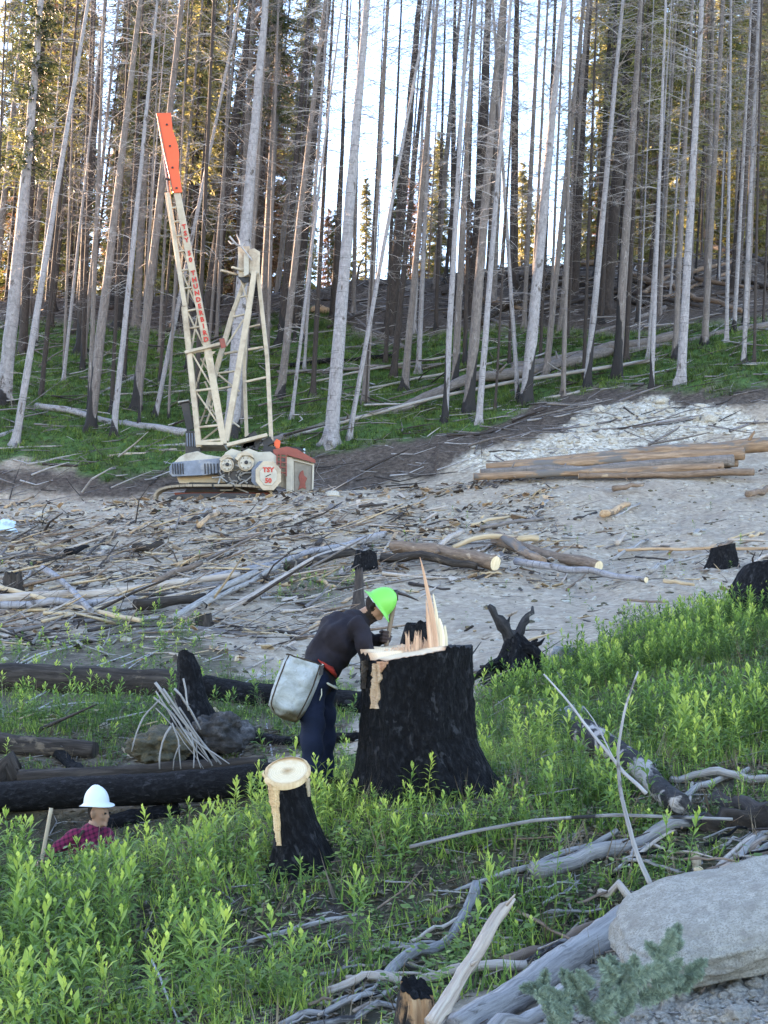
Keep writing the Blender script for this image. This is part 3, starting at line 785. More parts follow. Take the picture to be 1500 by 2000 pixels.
log('fallen_log', 'long straight white pole leaning over the large fallen trunk', [(548, 858), (850, 776), (1012, 744), (1283, 702)], 6, 8, 'drift', 'pole', group=FG, wob=.1)
log('fallen_log', 'short white pole below the long white one', [(890, 808), (1000, 792), (1132, 765)], 5, 6, 'drift', 'pole', group=FG)
log('fallen_log', 'grey stem lying level behind the yarder cab side', [(540, 727), (700, 722), (862, 712)], 8, 8, 'bark_mid', group=FG)
log('fallen_log', 'thin pale stem on the mid slope, lowest of two', [(690, 765), (830, 737), (1000, 700)], 5, 5, 'drift', group=FG)
log('fallen_log', 'thin pale stem on the mid slope, upper of two', [(600, 748), (760, 715), (1010, 672)], 4, 5, 'drift', group=FG)
log('fallen_log', 'weathered stem propped down from the ridge beside the tall pale trunk', [(673, 608), (725, 645), (800, 684)], 7, 9, 'bark_mid', group=FG)
log('fallen_log', 'charred black trunk lying along the dark hollow', [(555, 715), (650, 705), (770, 695)], 10, 9, 'char', group=FG)
log('fallen_log', 'dark trunk fallen across the right end of the ridge', [(1395, 482), (1450, 498), (1520, 524)], 10, 14, 'bark_dark', group=FG)
log('cut_log', 'short sunlit log end glowing on the ridge', [(612, 603), (640, 607)], 15, 15, 'wood_orange', group=FG, cut0='wood_fresh')
for k, (a, b) in enumerate((((60, 620), (230, 600)), ((640, 640), (740, 600)), ((1040, 600), (1180, 575)), ((1140, 660), (1300, 600)), ((1240, 560), (1420, 545)), ((880, 600), (1000, 640)))):
    log('fallen_log', ['dark fallen stem high on the left slope', 'dark fallen stem below the snapped snag', 'brown fallen stem on the upper right slope', 'brown stem slanting up to the right ridge',
        'brown stem lying along the right ridge line', 'brown stem slanting down right in the dark middle slope'][k], [a, b], 7, 9, 'bark_dark' if k < 2 else 'bark_mid', group=FG)

rk = random.Random(31)
for k in range(20):
    u = 930 + 29 * k + rk.uniform(-15, 15); v = np.interp(u, [930, 1500], [575, 520]) + rk.uniform(-30, 50); an = rk.gauss(-.05, .28); L = rk.uniform(90, 240)
    log('ridge_log', f'dark burnt log heaped on the upper right slope, {ORD[k]} from the left', [(u - math.cos(an) * L / 2, v - math.sin(an) * L / 2), (u + math.cos(an) * L / 2, v + math.sin(an) * L / 2)], rk.uniform(8, 15), rk.uniform(5, 10), rk.choice(('bark_dark', 'bark_dark', 'char_brown', 'bark_warm')), group='burnt logs heaped below the ridge', knots=3, lift=rk.uniform(0, .5))
# the pile of yarded logs
LP = 'yarded logs in the pile'
def plog(lab, u0, v0, u1, v1, w0, w1, mat, Y, cut=True):
    return log('pile_log', lab, [(u0, v0, Y), ((u0 + u1) / 2, (v0 + v1) / 2, Y + .05), (u1, v1, Y)], w0, w1, mat, cut0='wood_orange', cut1='wood_fresh' if cut else None, group=LP, wob=.12, rough=.06, knots=2)
plog('topmost log of the pile, grey bark left and peeled orange right', 985, 909, 1500, 868, 17, 30, 'bark_peel', 52.2)
plog('orange peeled log second from the top, behind the grey one', 950, 913, 1452, 886, 17, 26, 'bark_peel', 51.8)
plog('grey barked log in the front middle of the pile', 938, 924, 1432, 899, 17, 23, 'bark_mid', 51.2)
plog('peeled tan log low in the front of the pile', 925, 931, 1412, 913, 14, 20, 'bark_peel', 50.8)
plog('lowest short log sticking out at the right of the pile', 1130, 930, 1472, 922, 10, 15, 'bark_warm', 50.4)
plog('rear log hidden behind the pile, its end showing right', 1010, 918, 1440, 903, 14, 19, 'bark_warm', 52.6)

# slash on the skid road
SL = 'cut stems in the slash'
log('slash_log', 'tan barked log with a sawn right end, just right of the centre stump', [(768, 1078), (870, 1092), (968, 1112)], 22, 25, 'bark_warm', cut1='wood_fresh', group=SL, knots=3)
log('slash_log', 'brown flaking log with a sawn end, behind the tan one', [(968, 1062), (1060, 1092), (1170, 1117)], 22, 17, 'bark_warm', cut1='wood_fresh', group=SL, knots=3)
log('slash_log', 'long bluish grey log lying right of the sawn brown logs', [(1008, 1108), (1130, 1128), (1262, 1146)], 13, 9, 'bark_pale', cut1='wood_fresh', group=SL)
log('slash_log', 'peeled pale curved stem over the brown log heap', [(884, 1080), (930, 1062), (970, 1058), (1050, 1062)], 8, 12, 'wood_tan', 'stem', group=SL)
log('slash_log', 'short white split stick leaning behind the tan log', [(848, 1084), (902, 1047)], 8, 10, 'drift_pink', 'stick', group=SL)
log('slash_log', 'thick brown split slab on the log heap', [(970, 1058), (1010, 1075), (1060, 1108)], 18, 14, 'bark_peel', 'slab', group=SL)
log('slash_log', 'dark rotten log under the tan sawn log', [(745, 1100), (830, 1102), (930, 1118)], 16, 12, 'char_brown', group=SL)
log('slash_log', 'long thin orange pole reaching to the right edge', [(1208, 1086), (1360, 1082), (1510, 1083)], 5, 6, 'wood_orange', 'pole', group=SL)
log('slash_log', 'short split tan piece lying on bare dirt at right', [(1298, 1148), (1356, 1156)], 8, 5, 'wood_tan', 'stick', group=SL)
log('slash_log', 'reddish bark slab on the skid road below the log pile', [(1178, 1013), (1228, 994)], 13, 9, 'wood_orange', 'slab', group=SL)
log('slash_log', 'dark red bark slab nearest the log pile', [(1198, 963), (1256, 955)], 11, 6, 'bark_warm', 'slab', group=SL)
log('slash_log', 'dark red slab at the right edge of the skid road', [(1460, 974), (1510, 957)], 11, 9, 'bark_warm', 'slab', group=SL)
log('slash_log', 'short pale branch leaning by the burnt lump at right', [(1270, 1128), (1312, 1106)], 9, 6, 'drift', 'stick', group=SL)
log('slash_log', 'crooked grey branch ending at the burnt lump', [(1318, 1110), (1360, 1100), (1402, 1088)], 5, 4, 'drift', 'branch', group=SL)
log('slash_log', 'small white chip standing on the skid road', [(1205, 1071), (1224, 1051)], 9, 3, 'drift_pink', 'chip', group=SL)
log('slash_log', 'brown stick lying alone across the grey road', [(1220, 1186), (1305, 1192)], 5, 4, 'bark_warm', 'stick', group=SL)
log('slash_log', 'dark branch pieces lying above the log heap', [(940, 1040), (1000, 1030), (1060, 1022)], 8, 6, 'bark_mid', 'branch', group=SL)
SPG = 'long poles in the left slash'
log('slash_pole', 'long pale pole with a peeled white tip, uppermost of the left poles', [(-6, 1183), (200, 1168), (330, 1152), (468, 1135)], 16, 10, 'drift_pink', 'pole', group=SPG, cut1='wood_fresh', wob=.15)
log('slash_pole', 'grey pole under the uppermost left pole', [(-6, 1197), (120, 1188), (265, 1182)], 13, 9, 'bark_pale', 'pole', group=SPG)
log('slash_pole', 'pale wooden pole slanting down right, crossing the left poles', [(72, 1180), (170, 1204), (272, 1228)], 9, 8, 'wood_tan', 'pole', group=SPG)
log('slash_pole', 'thin yellow stick rising right in the left slash', [(82, 1229), (160, 1210), (236, 1189)], 5, 5, 'wood_tan', 'stick', group=SPG)
log('slash_pole', 'long grey pole slanting up right towards the green hard hat', [(338, 1222), (420, 1172), (500, 1130)], 10, 11, 'drift', 'pole', group=SPG)
log('slash_pole', 'brown grey pole nearest the hard hat among the left poles', [(438, 1208), (530, 1155), (605, 1108), (692, 1074)], 9, 9, 'drift_pink', 'pole', group=SPG)
log('slash_pole', 'bluish grey pole topmost of the slanting left poles', [(400, 1142), (520, 1112), (640, 1080), (752, 1052)], 9, 11, 'bark_pale', 'pole', group=SPG)
log('slash_pole', 'mottled pole between the slanting left poles', [(395, 1195), (480, 1152), (545, 1118)], 8, 8, 'drift', 'pole', group=SPG)
log('slash_pole', 'short brown branch above the uppermost left pole', [(302, 1150), (345, 1128), (392, 1110)], 10, 8, 'bark_warm', 'branch', group=SPG)
log('slash_pole', 'grey pole slanting down to the crossing of the left poles', [(82, 1120), (130, 1155), (178, 1208)], 10, 9, 'bark_pale', 'pole', group=SPG)
log('slash_pole', 'peeled pole at the left edge slanting down right', [(-6, 1158), (38, 1172), (90, 1186)], 9, 8, 'wood_tan', 'pole', group=SPG)
log('slash_pole', 'thin brown pole high in the left slash', [(75, 1085), (130, 1065), (202, 1028)], 5, 5, 'bark_warm', 'pole', group=SPG)
log('slash_pole', 'red brown bark slab below the yarder', [(388, 1036), (426, 1010)], 9, 7, 'wood_orange', 'slab', group=SPG)
log('slash_pole', 'short dark charred piece in the upper left slash', [(130, 1088), (170, 1078)], 12, 8, 'char', 'stick', group=SPG)
log('slash_pole', 'dark charred piece with a brown end in the left slash', [(262, 1080), (318, 1072)], 14, 12, 'char_brown', 'stick', group=SPG)
log('slash_pole', 'dark log standing in for the shadow behind the slanting left poles', [(265, 1196), (330, 1188), (400, 1180)], 20, 14, 'char_brown', 'log', group=SPG)  # dark log added to paint the shadowed void behind the poles
log('slash_pole', 'dark brown heap log right of the slanting poles', [(560, 1118), (620, 1105), (690, 1090)], 16, 14, 'char_brown', 'log', group=SPG)

# burnt logs beyond the white hard hat
BL = 'charred logs on the left slope'
log('burnt_log', 'upper charred log with brown streaks, left of the dark snag', [(-8, 1325), (170, 1328), (350, 1338)], 62, 56, 'char_brown', group=BL, wob=.06, rough=.06)
log('burnt_log', 'smooth charred log passing behind the planting bag', [(400, 1345), (540, 1362), (712, 1374)], 54, 46, 'char', group=BL, wob=.05, rough=.06)
log('burnt_log', 'smooth black log nearest above the white hard hat', [(-8, 1566), (200, 1553), (400, 1539), (545, 1528)], 58, 64, 'char', group=BL, cut1='char', rough=.035, wob=.03, lift=.04)
log('burnt_log', 'brownish charred log lying on the smooth black one', [(40, 1528), (200, 1518), (350, 1508), (520, 1495)], 34, 22, 'char_brown', group=BL, wob=.08, lift=.04)
log('burnt_log', 'grey weathered log end at the left edge with a split face', [(-8, 1452), (90, 1462), (186, 1466)], 44, 36, 'char_brown', group=BL, cut1='char_brown', wob=.05, rough=.07)
log('burnt_log', 'black log leaning down right from the weathered end', [(112, 1470), (150, 1500), (182, 1520)], 22, 18, 'char', group=BL)
log('burnt_log', 'dark round log end at the left edge above the smooth black log', [(-20, 1512), (40, 1505)], 58, 46, 'char_brown', group=BL, cut1='char_brown')
log('burnt_log', 'low black log behind the worker legs', [(480, 1440), (560, 1448), (700, 1440)], 26, 20, 'char', group=BL)
log('burnt_log', 'charred log in shade under the smooth black one', [(180, 1612), (280, 1590), (350, 1580)], 34, 28, 'char', group=BL)

# thin bent twigs at the left
TW = 'bent grey twigs at the left'
for k, (p, w, lab) in enumerate((
    ([(-5, 1345), (40, 1300), (110, 1270), (180, 1252)], 5, 'thin bent twig arching highest over the upper charred log'),
    ([(-5, 1330), (30, 1298), (80, 1275), (130, 1266)], 4, 'short bent twig at the left edge over the charred log'),
    ([(5, 1400), (8, 1350), (20, 1310), (38, 1276)], 4, 'upright twig at the left edge before the charred log'),
    ([(20, 1392), (100, 1345), (190, 1300), (300, 1262)], 4, 'long twig rising right across the upper charred log'),
    ([(70, 1388), (150, 1345), (240, 1300), (345, 1255)], 4, 'second long twig rising right across the charred log'),
    ([(0, 1385), (120, 1372), (240, 1350), (310, 1325)], 3, 'low thin twig running right under the charred log'),
    ([(60, 1385), (150, 1374), (260, 1372)], 4, 'level thin twig below the upper charred log'),
    ([(125, 1395), (160, 1360), (240, 1290)], 3, 'steep thin twig left of the dark snag'),
    ([(240, 1462), (262, 1490), (300, 1535), (348, 1583)], 6, 'mossy crooked branch crossing the smooth black log'),
    ([(-5, 1552), (40, 1547), (88, 1538)], 5, 'white strip of wood on the smooth black log'))):
    log('twig', lab, p, w, w * .6, 'twig' if k != 8 else 'wood_tan', 'twig' if k != 8 else 'branch', sides=6, mode='lin', group=TW if k < 8 else None)

# bleached sticks stacked like a tent
TS = 'bleached sticks leaning together'
TEEPEE = [([(303, 1333), (365, 1412), (432, 1493)], 9, 'longest thick stick of the leaning bundle'), ([(318, 1345), (372, 1420), (415, 1496)], 8, 'stick right under the longest in the leaning bundle'),
          ([(340, 1345), (362, 1372), (392, 1425)], 8, 'short thick stick at the top right of the bundle'), ([(358, 1325), (363, 1352), (368, 1388)], 7, 'upright stick crowning the leaning bundle'),
          ([(312, 1366), (280, 1400), (262, 1440), (257, 1468)], 6, 'curved stick bending left, outermost of the bundle'), ([(334, 1418), (318, 1445), (311, 1475), (312, 1502)], 7, 'curved stick in the left middle of the bundle'),
          ([(336, 1412), (348, 1445), (353, 1502)], 6, 'short straight stick in the middle of the bundle'), ([(352, 1455), (340, 1478), (338, 1504)], 5, 'small stick low in the bundle middle'),
          ([(372, 1430), (380, 1465), (378, 1500)], 6, 'stick standing right of the bundle middle'), ([(360, 1425), (392, 1455), (448, 1492)], 6, 'lowest slanting stick at the right of the bundle'),
          ([(300, 1362), (340, 1395), (384, 1468)], 7, 'stick crossing under the longest from the left'), ([(384, 1440), (384, 1470), (392, 1500)], 5, 'slender stick at the right foot of the bundle')]
rz = random.Random(12)
for k in range(4):
    u0 = rz.uniform(300, 372); u1 = u0 + rz.uniform(20, 110) * (1 if rz.random() < .8 else -1)
    TEEPEE.append(([(u0, rz.uniform(1345, 1400)), ((u0 + u1) / 2 + rz.uniform(-8, 8), rz.uniform(1420, 1445)), (u1, rz.uniform(1485, 1505))], rz.uniform(4, 7), f'loose thin stick behind the leaning bundle, {ORD[k]} of these'))
for p, w, lab in TEEPEE:
    q = [(*a, 14.0 + .1 * random.random() if i == len(p) - 1 else 14.05) for i, a in enumerate(p)]
    log('bleached_stick', lab, q, w * .6, w * .42, 'drift', 'stick', sides=7, group=TS, knots=2, rough=.18, wob=.8)
for p, w, lab in (([(463, 1492), (482, 1446), (525, 1399)], 6, 'pale crooked stick standing beside the planting bag'), ([(520, 1414), (532, 1476)], 6, 'short pale stick under the planting bag'),
                  ([(462, 1348), (482, 1330), (532, 1315)], 4, 'thin pale stick left of the planting bag'), ([(205, 1352), (255, 1300), (325, 1262)], 3, 'thin twig slanting before the dark snag')):
    log('bleached_stick', lab, p, w * .8, w * .6, 'twig', 'stick', sides=7, mode='lin', rough=.16)

# right foreground branches
def fl(lab, pts, w0, w1, mat='drift', cat='branch', name='fallen_branch', **k):
    k.setdefault('lift', .018); k.setdefault('wob', .35 if w0 > 25 else .7)
    return log(name, lab, pts, w0, w1, mat, cat, **k)
fl('smooth grey pole entering level from the right edge', [(1311, 1527), (1400, 1527), (1510, 1526)], 13, 17, cat='pole', cut0='drift_pink')
fl('grey stick crossing under the level pole', [(1292, 1576), (1370, 1548), (1462, 1506)], 14, 9)
fl('thick grey log with a burnt underside, in the right middle', [(1040, 1706), (1130, 1682), (1260, 1640), (1382, 1602)], 34, 26, 'drift_char', 'log', knots=2)
fl('grey stick running alongside the thick grey log', [(1008, 1706), (1100, 1672), (1205, 1628)], 12, 11)
fl('long thin brown branch lying level over the grey log', [(800, 1692), (920, 1662), (1040, 1640), (1200, 1629), (1432, 1638)], 7, 6, 'drift_char', wob=.1, lift=.12)
fl('slender upright grey stick leaning against the boulder', [(1272, 1738, 7.2), (1240, 1664, 7.3), (1212, 1560, 7.5), (1206, 1470, 7.6), (1222, 1385, 7.7), (1246, 1318, 7.8)], 11, 4, 'drift', 'stick', sides=8)
fl('thin bare twig leaning left behind the upright stick', [(1262, 1556, 8.6), (1180, 1465, 8.8), (1105, 1370, 9.0), (1062, 1322, 9.1)], 8, 3, 'twig', 'twig', sides=6)
fl('forked thin twig beside the leaning bare twig', [(1200, 1490, 8.7), (1165, 1420, 8.9), (1140, 1385, 9.0)], 4, 2, 'twig', 'twig', sides=5)
fl('short white stick standing under the level pole', [(1352, 1534), (1345, 1580), (1332, 1612)], 6, 5, 'drift_pink', 'stick')
fl('long grey stick crossing the plants below the small stump', [(482, 1846), (640, 1802), (800, 1783), (930, 1732), (1010, 1704)], 8, 12, 'drift', 'branch', wob=.1)
fl('crooked charred branch with grey patches at lower centre', [(932, 1734), (905, 1790), (852, 1848), (800, 1880), (745, 1925)], 22, 20, 'drift_char', knots=2)
fl('bleached pinkish stake jutting up at the bottom centre', [(842, 2012, 5.6), (905, 1908, 5.75), (950, 1835, 5.85), (975, 1790, 5.95), (1006, 1764, 6.0)], 30, 22, 'drift_pink', 'stake', tip=.2, wob=.12, rough=.14, knots=2)
fl('big smooth grey log at the bottom, ending under the boulder', [(885, 2030), (1000, 1955), (1120, 1872), (1230, 1800)], 62, 62, 'drift', 'log', wob=.06, knots=1)
fl('grey log in the bottom right half under the green sprays', [(940, 2040), (1060, 1975), (1140, 1935)], 34, 30, 'drift', 'log')
fl('brown grey split branch lying level at the bottom centre', [(640, 1944), (760, 1912), (900, 1896), (1028, 1893)], 15, 20, 'drift_pink', 'branch')
fl('weathered brown stick leading up to the boulder', [(985, 1885), (1080, 1853), (1150, 1822), (1222, 1790)], 22, 16, 'bark_warm', 'branch')
fl('dark weathered stick beneath the brown one', [(940, 1900), (1040, 1868), (1130, 1842)], 20, 16, 'drift_char', 'branch')
fl('grey stick in the bottom left of the branch tangle', [(545, 2012), (640, 1980), (760, 1945)], 13, 11, 'drift', 'stick')
fl('blue grey stick at the very bottom of the tangle', [(600, 2015), (720, 1985), (830, 1960)], 14, 12, 'drift_char', 'stick')
fl('short stub of grey branch beside the boulder top', [(1170, 1748), (1230, 1752), (1262, 1768)], 16, 16, 'drift_pink', 'branch')
fl('pale stub standing against the boulder', [(1366, 1712), (1362, 1690), (1358, 1674)], 20, 16, 'wood_tan', 'stub')
fl('thin arching twig in the lower left plants', [(285, 1860), (318, 1930), (352, 2010)], 6, 4, 'twig', 'twig', sides=6)
fl('thin white stick half hidden in the left plants', [(283, 1838), (302, 1770)], 4, 3, 'drift', 'twig', sides=6)
fl('rotten crumbling brown log beside the boulder', [(1372, 1608), (1430, 1610), (1500, 1600)], 40, 44, 'char_brown', 'log', rough=.3)
fl('dark shaggy bark piece at the right edge', [(1395, 1560), (1450, 1578), (1510, 1592)], 26, 34, 'bark_dark', 'bark', rough=.3)
fl('white peeled burnt log half buried in the right plants', [(1140, 1450), (1200, 1490), (1262, 1545), (1332, 1604)], 52, 40, 'char_white', 'log', rough=.08, lift=.10, wob=.1)
fl('small grey stick high on the right green slope', [(1398, 1380), (1442, 1378)], 8, 7)
fl('thin white twig standing right of the big stump', [(940, 1340), (962, 1362), (985, 1385)], 3, 3, 'drift', 'twig', sides=5)
fl('thin white twig hanging under the forked burnt stump', [(1030, 1290), (1040, 1345), (1062, 1382)], 3, 3, 'drift', 'twig', sides=5)
fl('thin white twig nearest the grey rock', [(1088, 1315), (1105, 1345), (1120, 1365)], 4, 3, 'drift', 'twig', sides=5)
TG = 'crooked dead sticks in the lower right tangle'
rt = random.Random(21); TGL = []
for k in range(84):
    t = rt.uniform(0, 1); u = 560 + 940 * t + rt.uniform(-60, 60); v = np.interp(t, [0, .5, 1], [1985, 1800, 1640]) + rt.uniform(-75, 60)
    if u > 1190 and v > 1700: continue
    if 840 < u < 1010 and v > 1780 and k % 2: continue
    an = rt.gauss(-.42, .40); L = rt.uniform(30, 150); w = rt.uniform(3, 9); kk = rt.uniform(-.35, .35)
    a_, b_ = (u - math.cos(an) * L / 2, v - math.sin(an) * L / 2), (u + math.cos(an + kk) * L / 2, v + math.sin(an + kk) * L / 2)
    TGL.append((u, a_, (u + rt.uniform(-5, 5), v + rt.uniform(-5, 5)), b_, w, rt.choice(('drift', 'drift', 'drift_char', 'bark_dark', 'drift_pink', 'bark_warm', 'char'))))
TGN = {'drift': 'grey', 'drift_char': 'scorched grey', 'bark_dark': 'dark brown', 'drift_pink': 'pale', 'bark_warm': 'reddish brown', 'char': 'black'}
tc_ = {}
for (u, a_, m_, b_, w, mt) in sorted(TGL):
    sz = 'thin' if w < 6 else 'stout'; key = (sz, mt); tc_[key] = tc_.get(key, 0) + 1
    log('dead_stick', f'{sz} {TGN[mt]} stick in the lower right tangle, {ORD[tc_[key] - 1]} of its kind from the left', [a_, m_, b_], w, w * rt.uniform(.4, .8), mt, 'stick', sides=7, group=TG, wob=.9, rough=.15, knots=rt.choice((0, 1, 2)), lift=rt.uniform(0, .05))
RT = 'split sticks bundled above the boulder'
rq = random.Random(3)
for k in range(16):
    u0 = 1395 + rq.uniform(-25, 50); v0 = 1705 - (u0 - 1395) * .35 + rq.uniform(-8, 10)
    u1 = 1480 + rq.uniform(0, 30); v1 = 1610 + k * 4.5 + rq.uniform(-6, 6)
    log('split_stick', f'{"pale" if k % 3 == 0 else "brown" if k % 3 == 1 else "grey"} split stick in the bundle above the boulder, {ORD[k]} from its top', [(u0, v0), ((u0 + u1) / 2 + rq.uniform(-8, 8), (v0 + v1) / 2 - 6), (u1, v1)],
        rq.uniform(7, 14), rq.uniform(6, 12), ('drift_pink', 'bark_warm', 'drift')[k % 3], 'stick', sides=7, group=RT)

# scattered pieces big enough to tell apart, counted by place
cnt = {}
def scatter_piece(u, v, L, w, ang, mat, kind):
    du, dv = math.cos(ang) * L / 2, math.sin(ang) * L / 2
    zone = ('left slash' if u < 480 else 'middle slash' if u < 960 else 'right slash') if v < 1260 else 'ground behind the stumps'
    lab = (TONE2[mat], kind, zone)
    cnt[lab] = cnt.get(lab, 0) + 1
    _seed[0] += 1
    c, r_ = path_world([(u - du, v - dv), (u, v + rq.uniform(-1.5, 1.5)), (u + du, v + dv)], w, w * .7, 'lin', n=6, seed=_seed[0])
    r_ = np.maximum(r_, .012)
    V, Q, T, Gr = tube(c, r_, 7, .15, _seed[0], squash=0.5 if kind == 'slab' else 1)
    a = Acc(); a.add(V, Q, T, Gr); ob = a.build('slash_' + kind, M[mat], origin=c[0])
    PIECES.append((ob, lab, u))
PIECES = []
TONE2 = {'drift': 'grey', 'drift_pink': 'pale', 'bark_warm': 'reddish brown', 'bark_mid': 'grey brown', 'bark_dark': 'dark', 'wood_tan': 'tan', 'wood_orange': 'orange', 'char': 'charred'}
for k in range(190):
    u = rq.uniform(0, 1500); v = rq.uniform(975, 1170)
    if v > 1130 and 850 < u < 1420: continue
    if u > 1100 and rq.random() < .5: continue
    a = rq.gauss(-.25, .35); L = rq.uniform(22, 85); kind = 'slab' if rq.random() < .22 else 'stick'
    scatter_piece(u, v, L * (.5 if kind == 'slab' else 1), rq.uniform(8, 14) if kind == 'slab' else rq.uniform(3, 8), a, rq.choice(['drift', 'drift_pink', 'bark_warm', 'bark_mid', 'bark_dark', 'wood_tan', 'wood_orange', 'drift_pink', 'bark_dark']), kind)
for k in range(22):
    u = rq.uniform(0, 680); v = rq.uniform(1210, 1300)
    scatter_piece(u, v, rq.uniform(30, 90), rq.uniform(3, 5), rq.gauss(-.3, .3), rq.choice(('drift', 'bark_mid', 'drift_pink')), 'stick')
by = {}
for ob, lab, u in PIECES: by.setdefault(lab, []).append((u, ob))
for lab, L_ in by.items():
    L_.sort(key=lambda t: t[0])
    for i, (u, ob) in enumerate(L_):
        s_ = f'{lab[0]} {"bark slab" if lab[1] == "slab" else "stick"} on the {lab[2]}' + (f', {ORD[i]} of its colour from the left' if len(L_) > 1 else '')
        tag(ob, s_, lab[1], 'loose pieces on the ' + lab[2])
# ------------------------------------------------------------------ stumps
def stump(name, label, rows, Y, top, mat, seed=1, sides=56, rough=0.05, flare=0.35, cap='char', roots=5, cat='stump', depth=1.0, rings=44, drop=0.5, cap_name='top_face', burn_u=None):
    """rows: (v, uL, uR) outline; top(x, y) -> height offset in photo px (up) relative to the first row, x,y in -1..1"""
    r_ = np.random.default_rng(seed)
    k_ = px(Y)
    vs = np.array([r[0] for r in rows], float)
    cu = np.array([(r[1] + r[2]) / 2 for r in rows], float); ra = np.array([(r[2] - r[1]) / 2 for r in rows], float)
    vs = np.append(vs, vs[-1] + drop / k_); cu = np.append(cu, cu[-1]); ra = np.append(ra, ra[-1] * 1.05)
    ang = np.arange(sides) / sides * 2 * np.pi
    cx, sy = np.cos(ang), np.sin(ang)
    tt = np.linspace(0, 1, rings) ** 1.0
    ph = r_.uniform(0, 6.28, 8)
    lob = np.zeros(sides)
    for q in range(roots):
        a0 = ph[0] + q * 6.283 / roots + r_.normal(0, .25)
        dd = np.angle(np.exp(1j * (ang - a0))); lob += r_.uniform(.5, 1.0) * np.exp(-(dd / 0.28) ** 2)
    V = np.zeros((rings, sides, 3)); Gr = np.zeros((rings, sides, 3))
    v_top = vs[0] - np.array([top(a, b) for a, b in zip(cx, sy)])
    for i in range(rings):
        v_ = v_top + (vs[-1] - v_top) * tt[i]
        c_u = np.interp(v_, vs, cu); r_u = np.interp(v_, vs, ra)
        dn = np.clip((v_ - vs[0]) / (vs[-2] - vs[0]), 0, 1.3)
        rr_ = r_u * k_ * (1 + flare * lob * np.clip(dn - .55, 0, 1) ** 1.5 * 1.6)
        ridge = 1 + rough * 0.5 * np.sin(7 * ang + ph[1] + dn * 2)
        zz_ = -v_ * k_
        f1 = np.array([mnoise.fractal(Vector((c_ * 3.2 + seed, s_ * 3.2, q_ * 2.2)), .9, 2.1, 4) for c_, s_, q_ in zip(cx, sy, zz_)])
        f2 = np.array([mnoise.turbulence(Vector((c_ * 9 + seed, s_ * 9, q_ * 5.5)), 3, True) for c_, s_, q_ in zip(cx, sy, zz_)])
        lump = rough * (1.3 * f1 + 1.1 * (f2 - .5)) * np.clip(dn * 7, .3, 1)
        rr_ = rr_ * (ridge + lump)
        x = (c_u - 750) * k_; z = np.array([P(750, q, Y).z for q in v_])
        V[i, :, 0] = x + rr_ * cx; V[i, :, 1] = Y + rr_ * sy * depth; V[i, :, 2] = z
        Gr[i, :, 0] = rr_ * cx; Gr[i, :, 1] = rr_ * sy; Gr[i, :, 2] = z
    org = V[-1].mean(0)
    i = np.arange(rings - 1)[:, None] * sides; j = np.arange(sides)[None, :]; j2 = (j + 1) % sides
    Q = np.stack([i + j, i + sides + j, i + sides + j2, i + j2], -1).reshape(-1, 4)
    a = Acc(); a.add(V.reshape(-1, 3), Q, None, Gr.reshape(-1, 3))
    ob = a.build(name, M[mat], origin=org)
    tag(ob, label, cat)
    # the top, as rings drawn in from the rim
    nr = 7; rim = V[0]; c = rim.mean(0); VV_ = []
    nrm = np.array([0, 0, 1.0])
    for q in range(nr):
        f = 1 - q / nr
        ring = c + (rim - c) * f
        ring[:, 2] += 0.0 if q == 0 else 0.0012 * r_.normal(size=sides)
        VV_.append(ring)
    VV_ = np.vstack(VV_ + [[c]])
    i = np.arange(nr - 1)[:, None] * sides
    QQ = np.stack([i + j, i + j2, i + sides + j2, i + sides + j], -1).reshape(-1, 4)
    jj = np.arange(sides); TT = np.stack([(nr - 1) * sides + jj, (nr - 1) * sides + (jj + 1) % sides, np.full(sides, nr * sides)], -1)
    b = Acc(); gg = (VV_ - c); b.add(VV_ - org + np.array([0, 0, .003]), QQ, TT, gg)
    bu = (((VV_[:, 0] / k_) + 750) > burn_u).astype(float) if burn_u else np.zeros(len(VV_))
    cap_o = b.build(cap_name, M[cap], parent=ob, extra={'burn': bu})
    return ob, org, V

def wood_face(name, pale, mid, edge):
    m, nt, bs = new_mat(name)
    g = attr(nt, 'grain', 'Vector')
    ln = nt.nodes.new('ShaderNodeVectorMath'); ln.operation = 'LENGTH'; nt.links.new(g, ln.inputs[0])
    f = noise_n(nt, g, 9, 5, .6); f4 = noise_n(nt, g, 60, 4, .6)
    rad = math_n(nt, 'ADD', ln.outputs['Value'], math_n(nt, 'MULTIPLY', math_n(nt, 'SUBTRACT', f, .5), .06))
    rg = math_n(nt, 'SINE', math_n(nt, 'MULTIPLY', rad, 420))
    col = ramp(nt, math_n(nt, 'DIVIDE', rad, edge), [(0.0, tuple(.8 * x for x in mid)), (.35, pale), (.78, pale), (.93, mid), (1.0, tuple(.7 * x for x in mid))])
    col = mixc(nt, math_n(nt, 'MULTIPLY', math_n(nt, 'ADD', rg, 1), .10), col, tuple(.6 * x for x in mid))
    col = mixc(nt, ramp(nt, f, [(.58, (0, 0, 0)), (.75, (.45, .45, .45))]), col, mid)
    col = mixc(nt, attr(nt, 'burn'), col, (.012, .012, .013))
    nt.links.new(col, bs.inputs['Base Color']); bs.inputs['Roughness'].default_value = .75
    bump(nt, bs, f4, .4, .006)
    return m
M['char_speck'] = bark('char with pale scars', (.010, .010, .011), (.03, .028, .03), (.06, .058, .058), 18, .3, .85, .8, patch=((.36, .35, .35), .64, 9))
M['face_small'] = wood_face('freshly sawn stump face', (.68, .51, .33), (.50, .29, .13), .16)
M['face_big'] = wood_face('freshly cut wood face', (.74, .54, .36), (.50, .28, .16), .45)

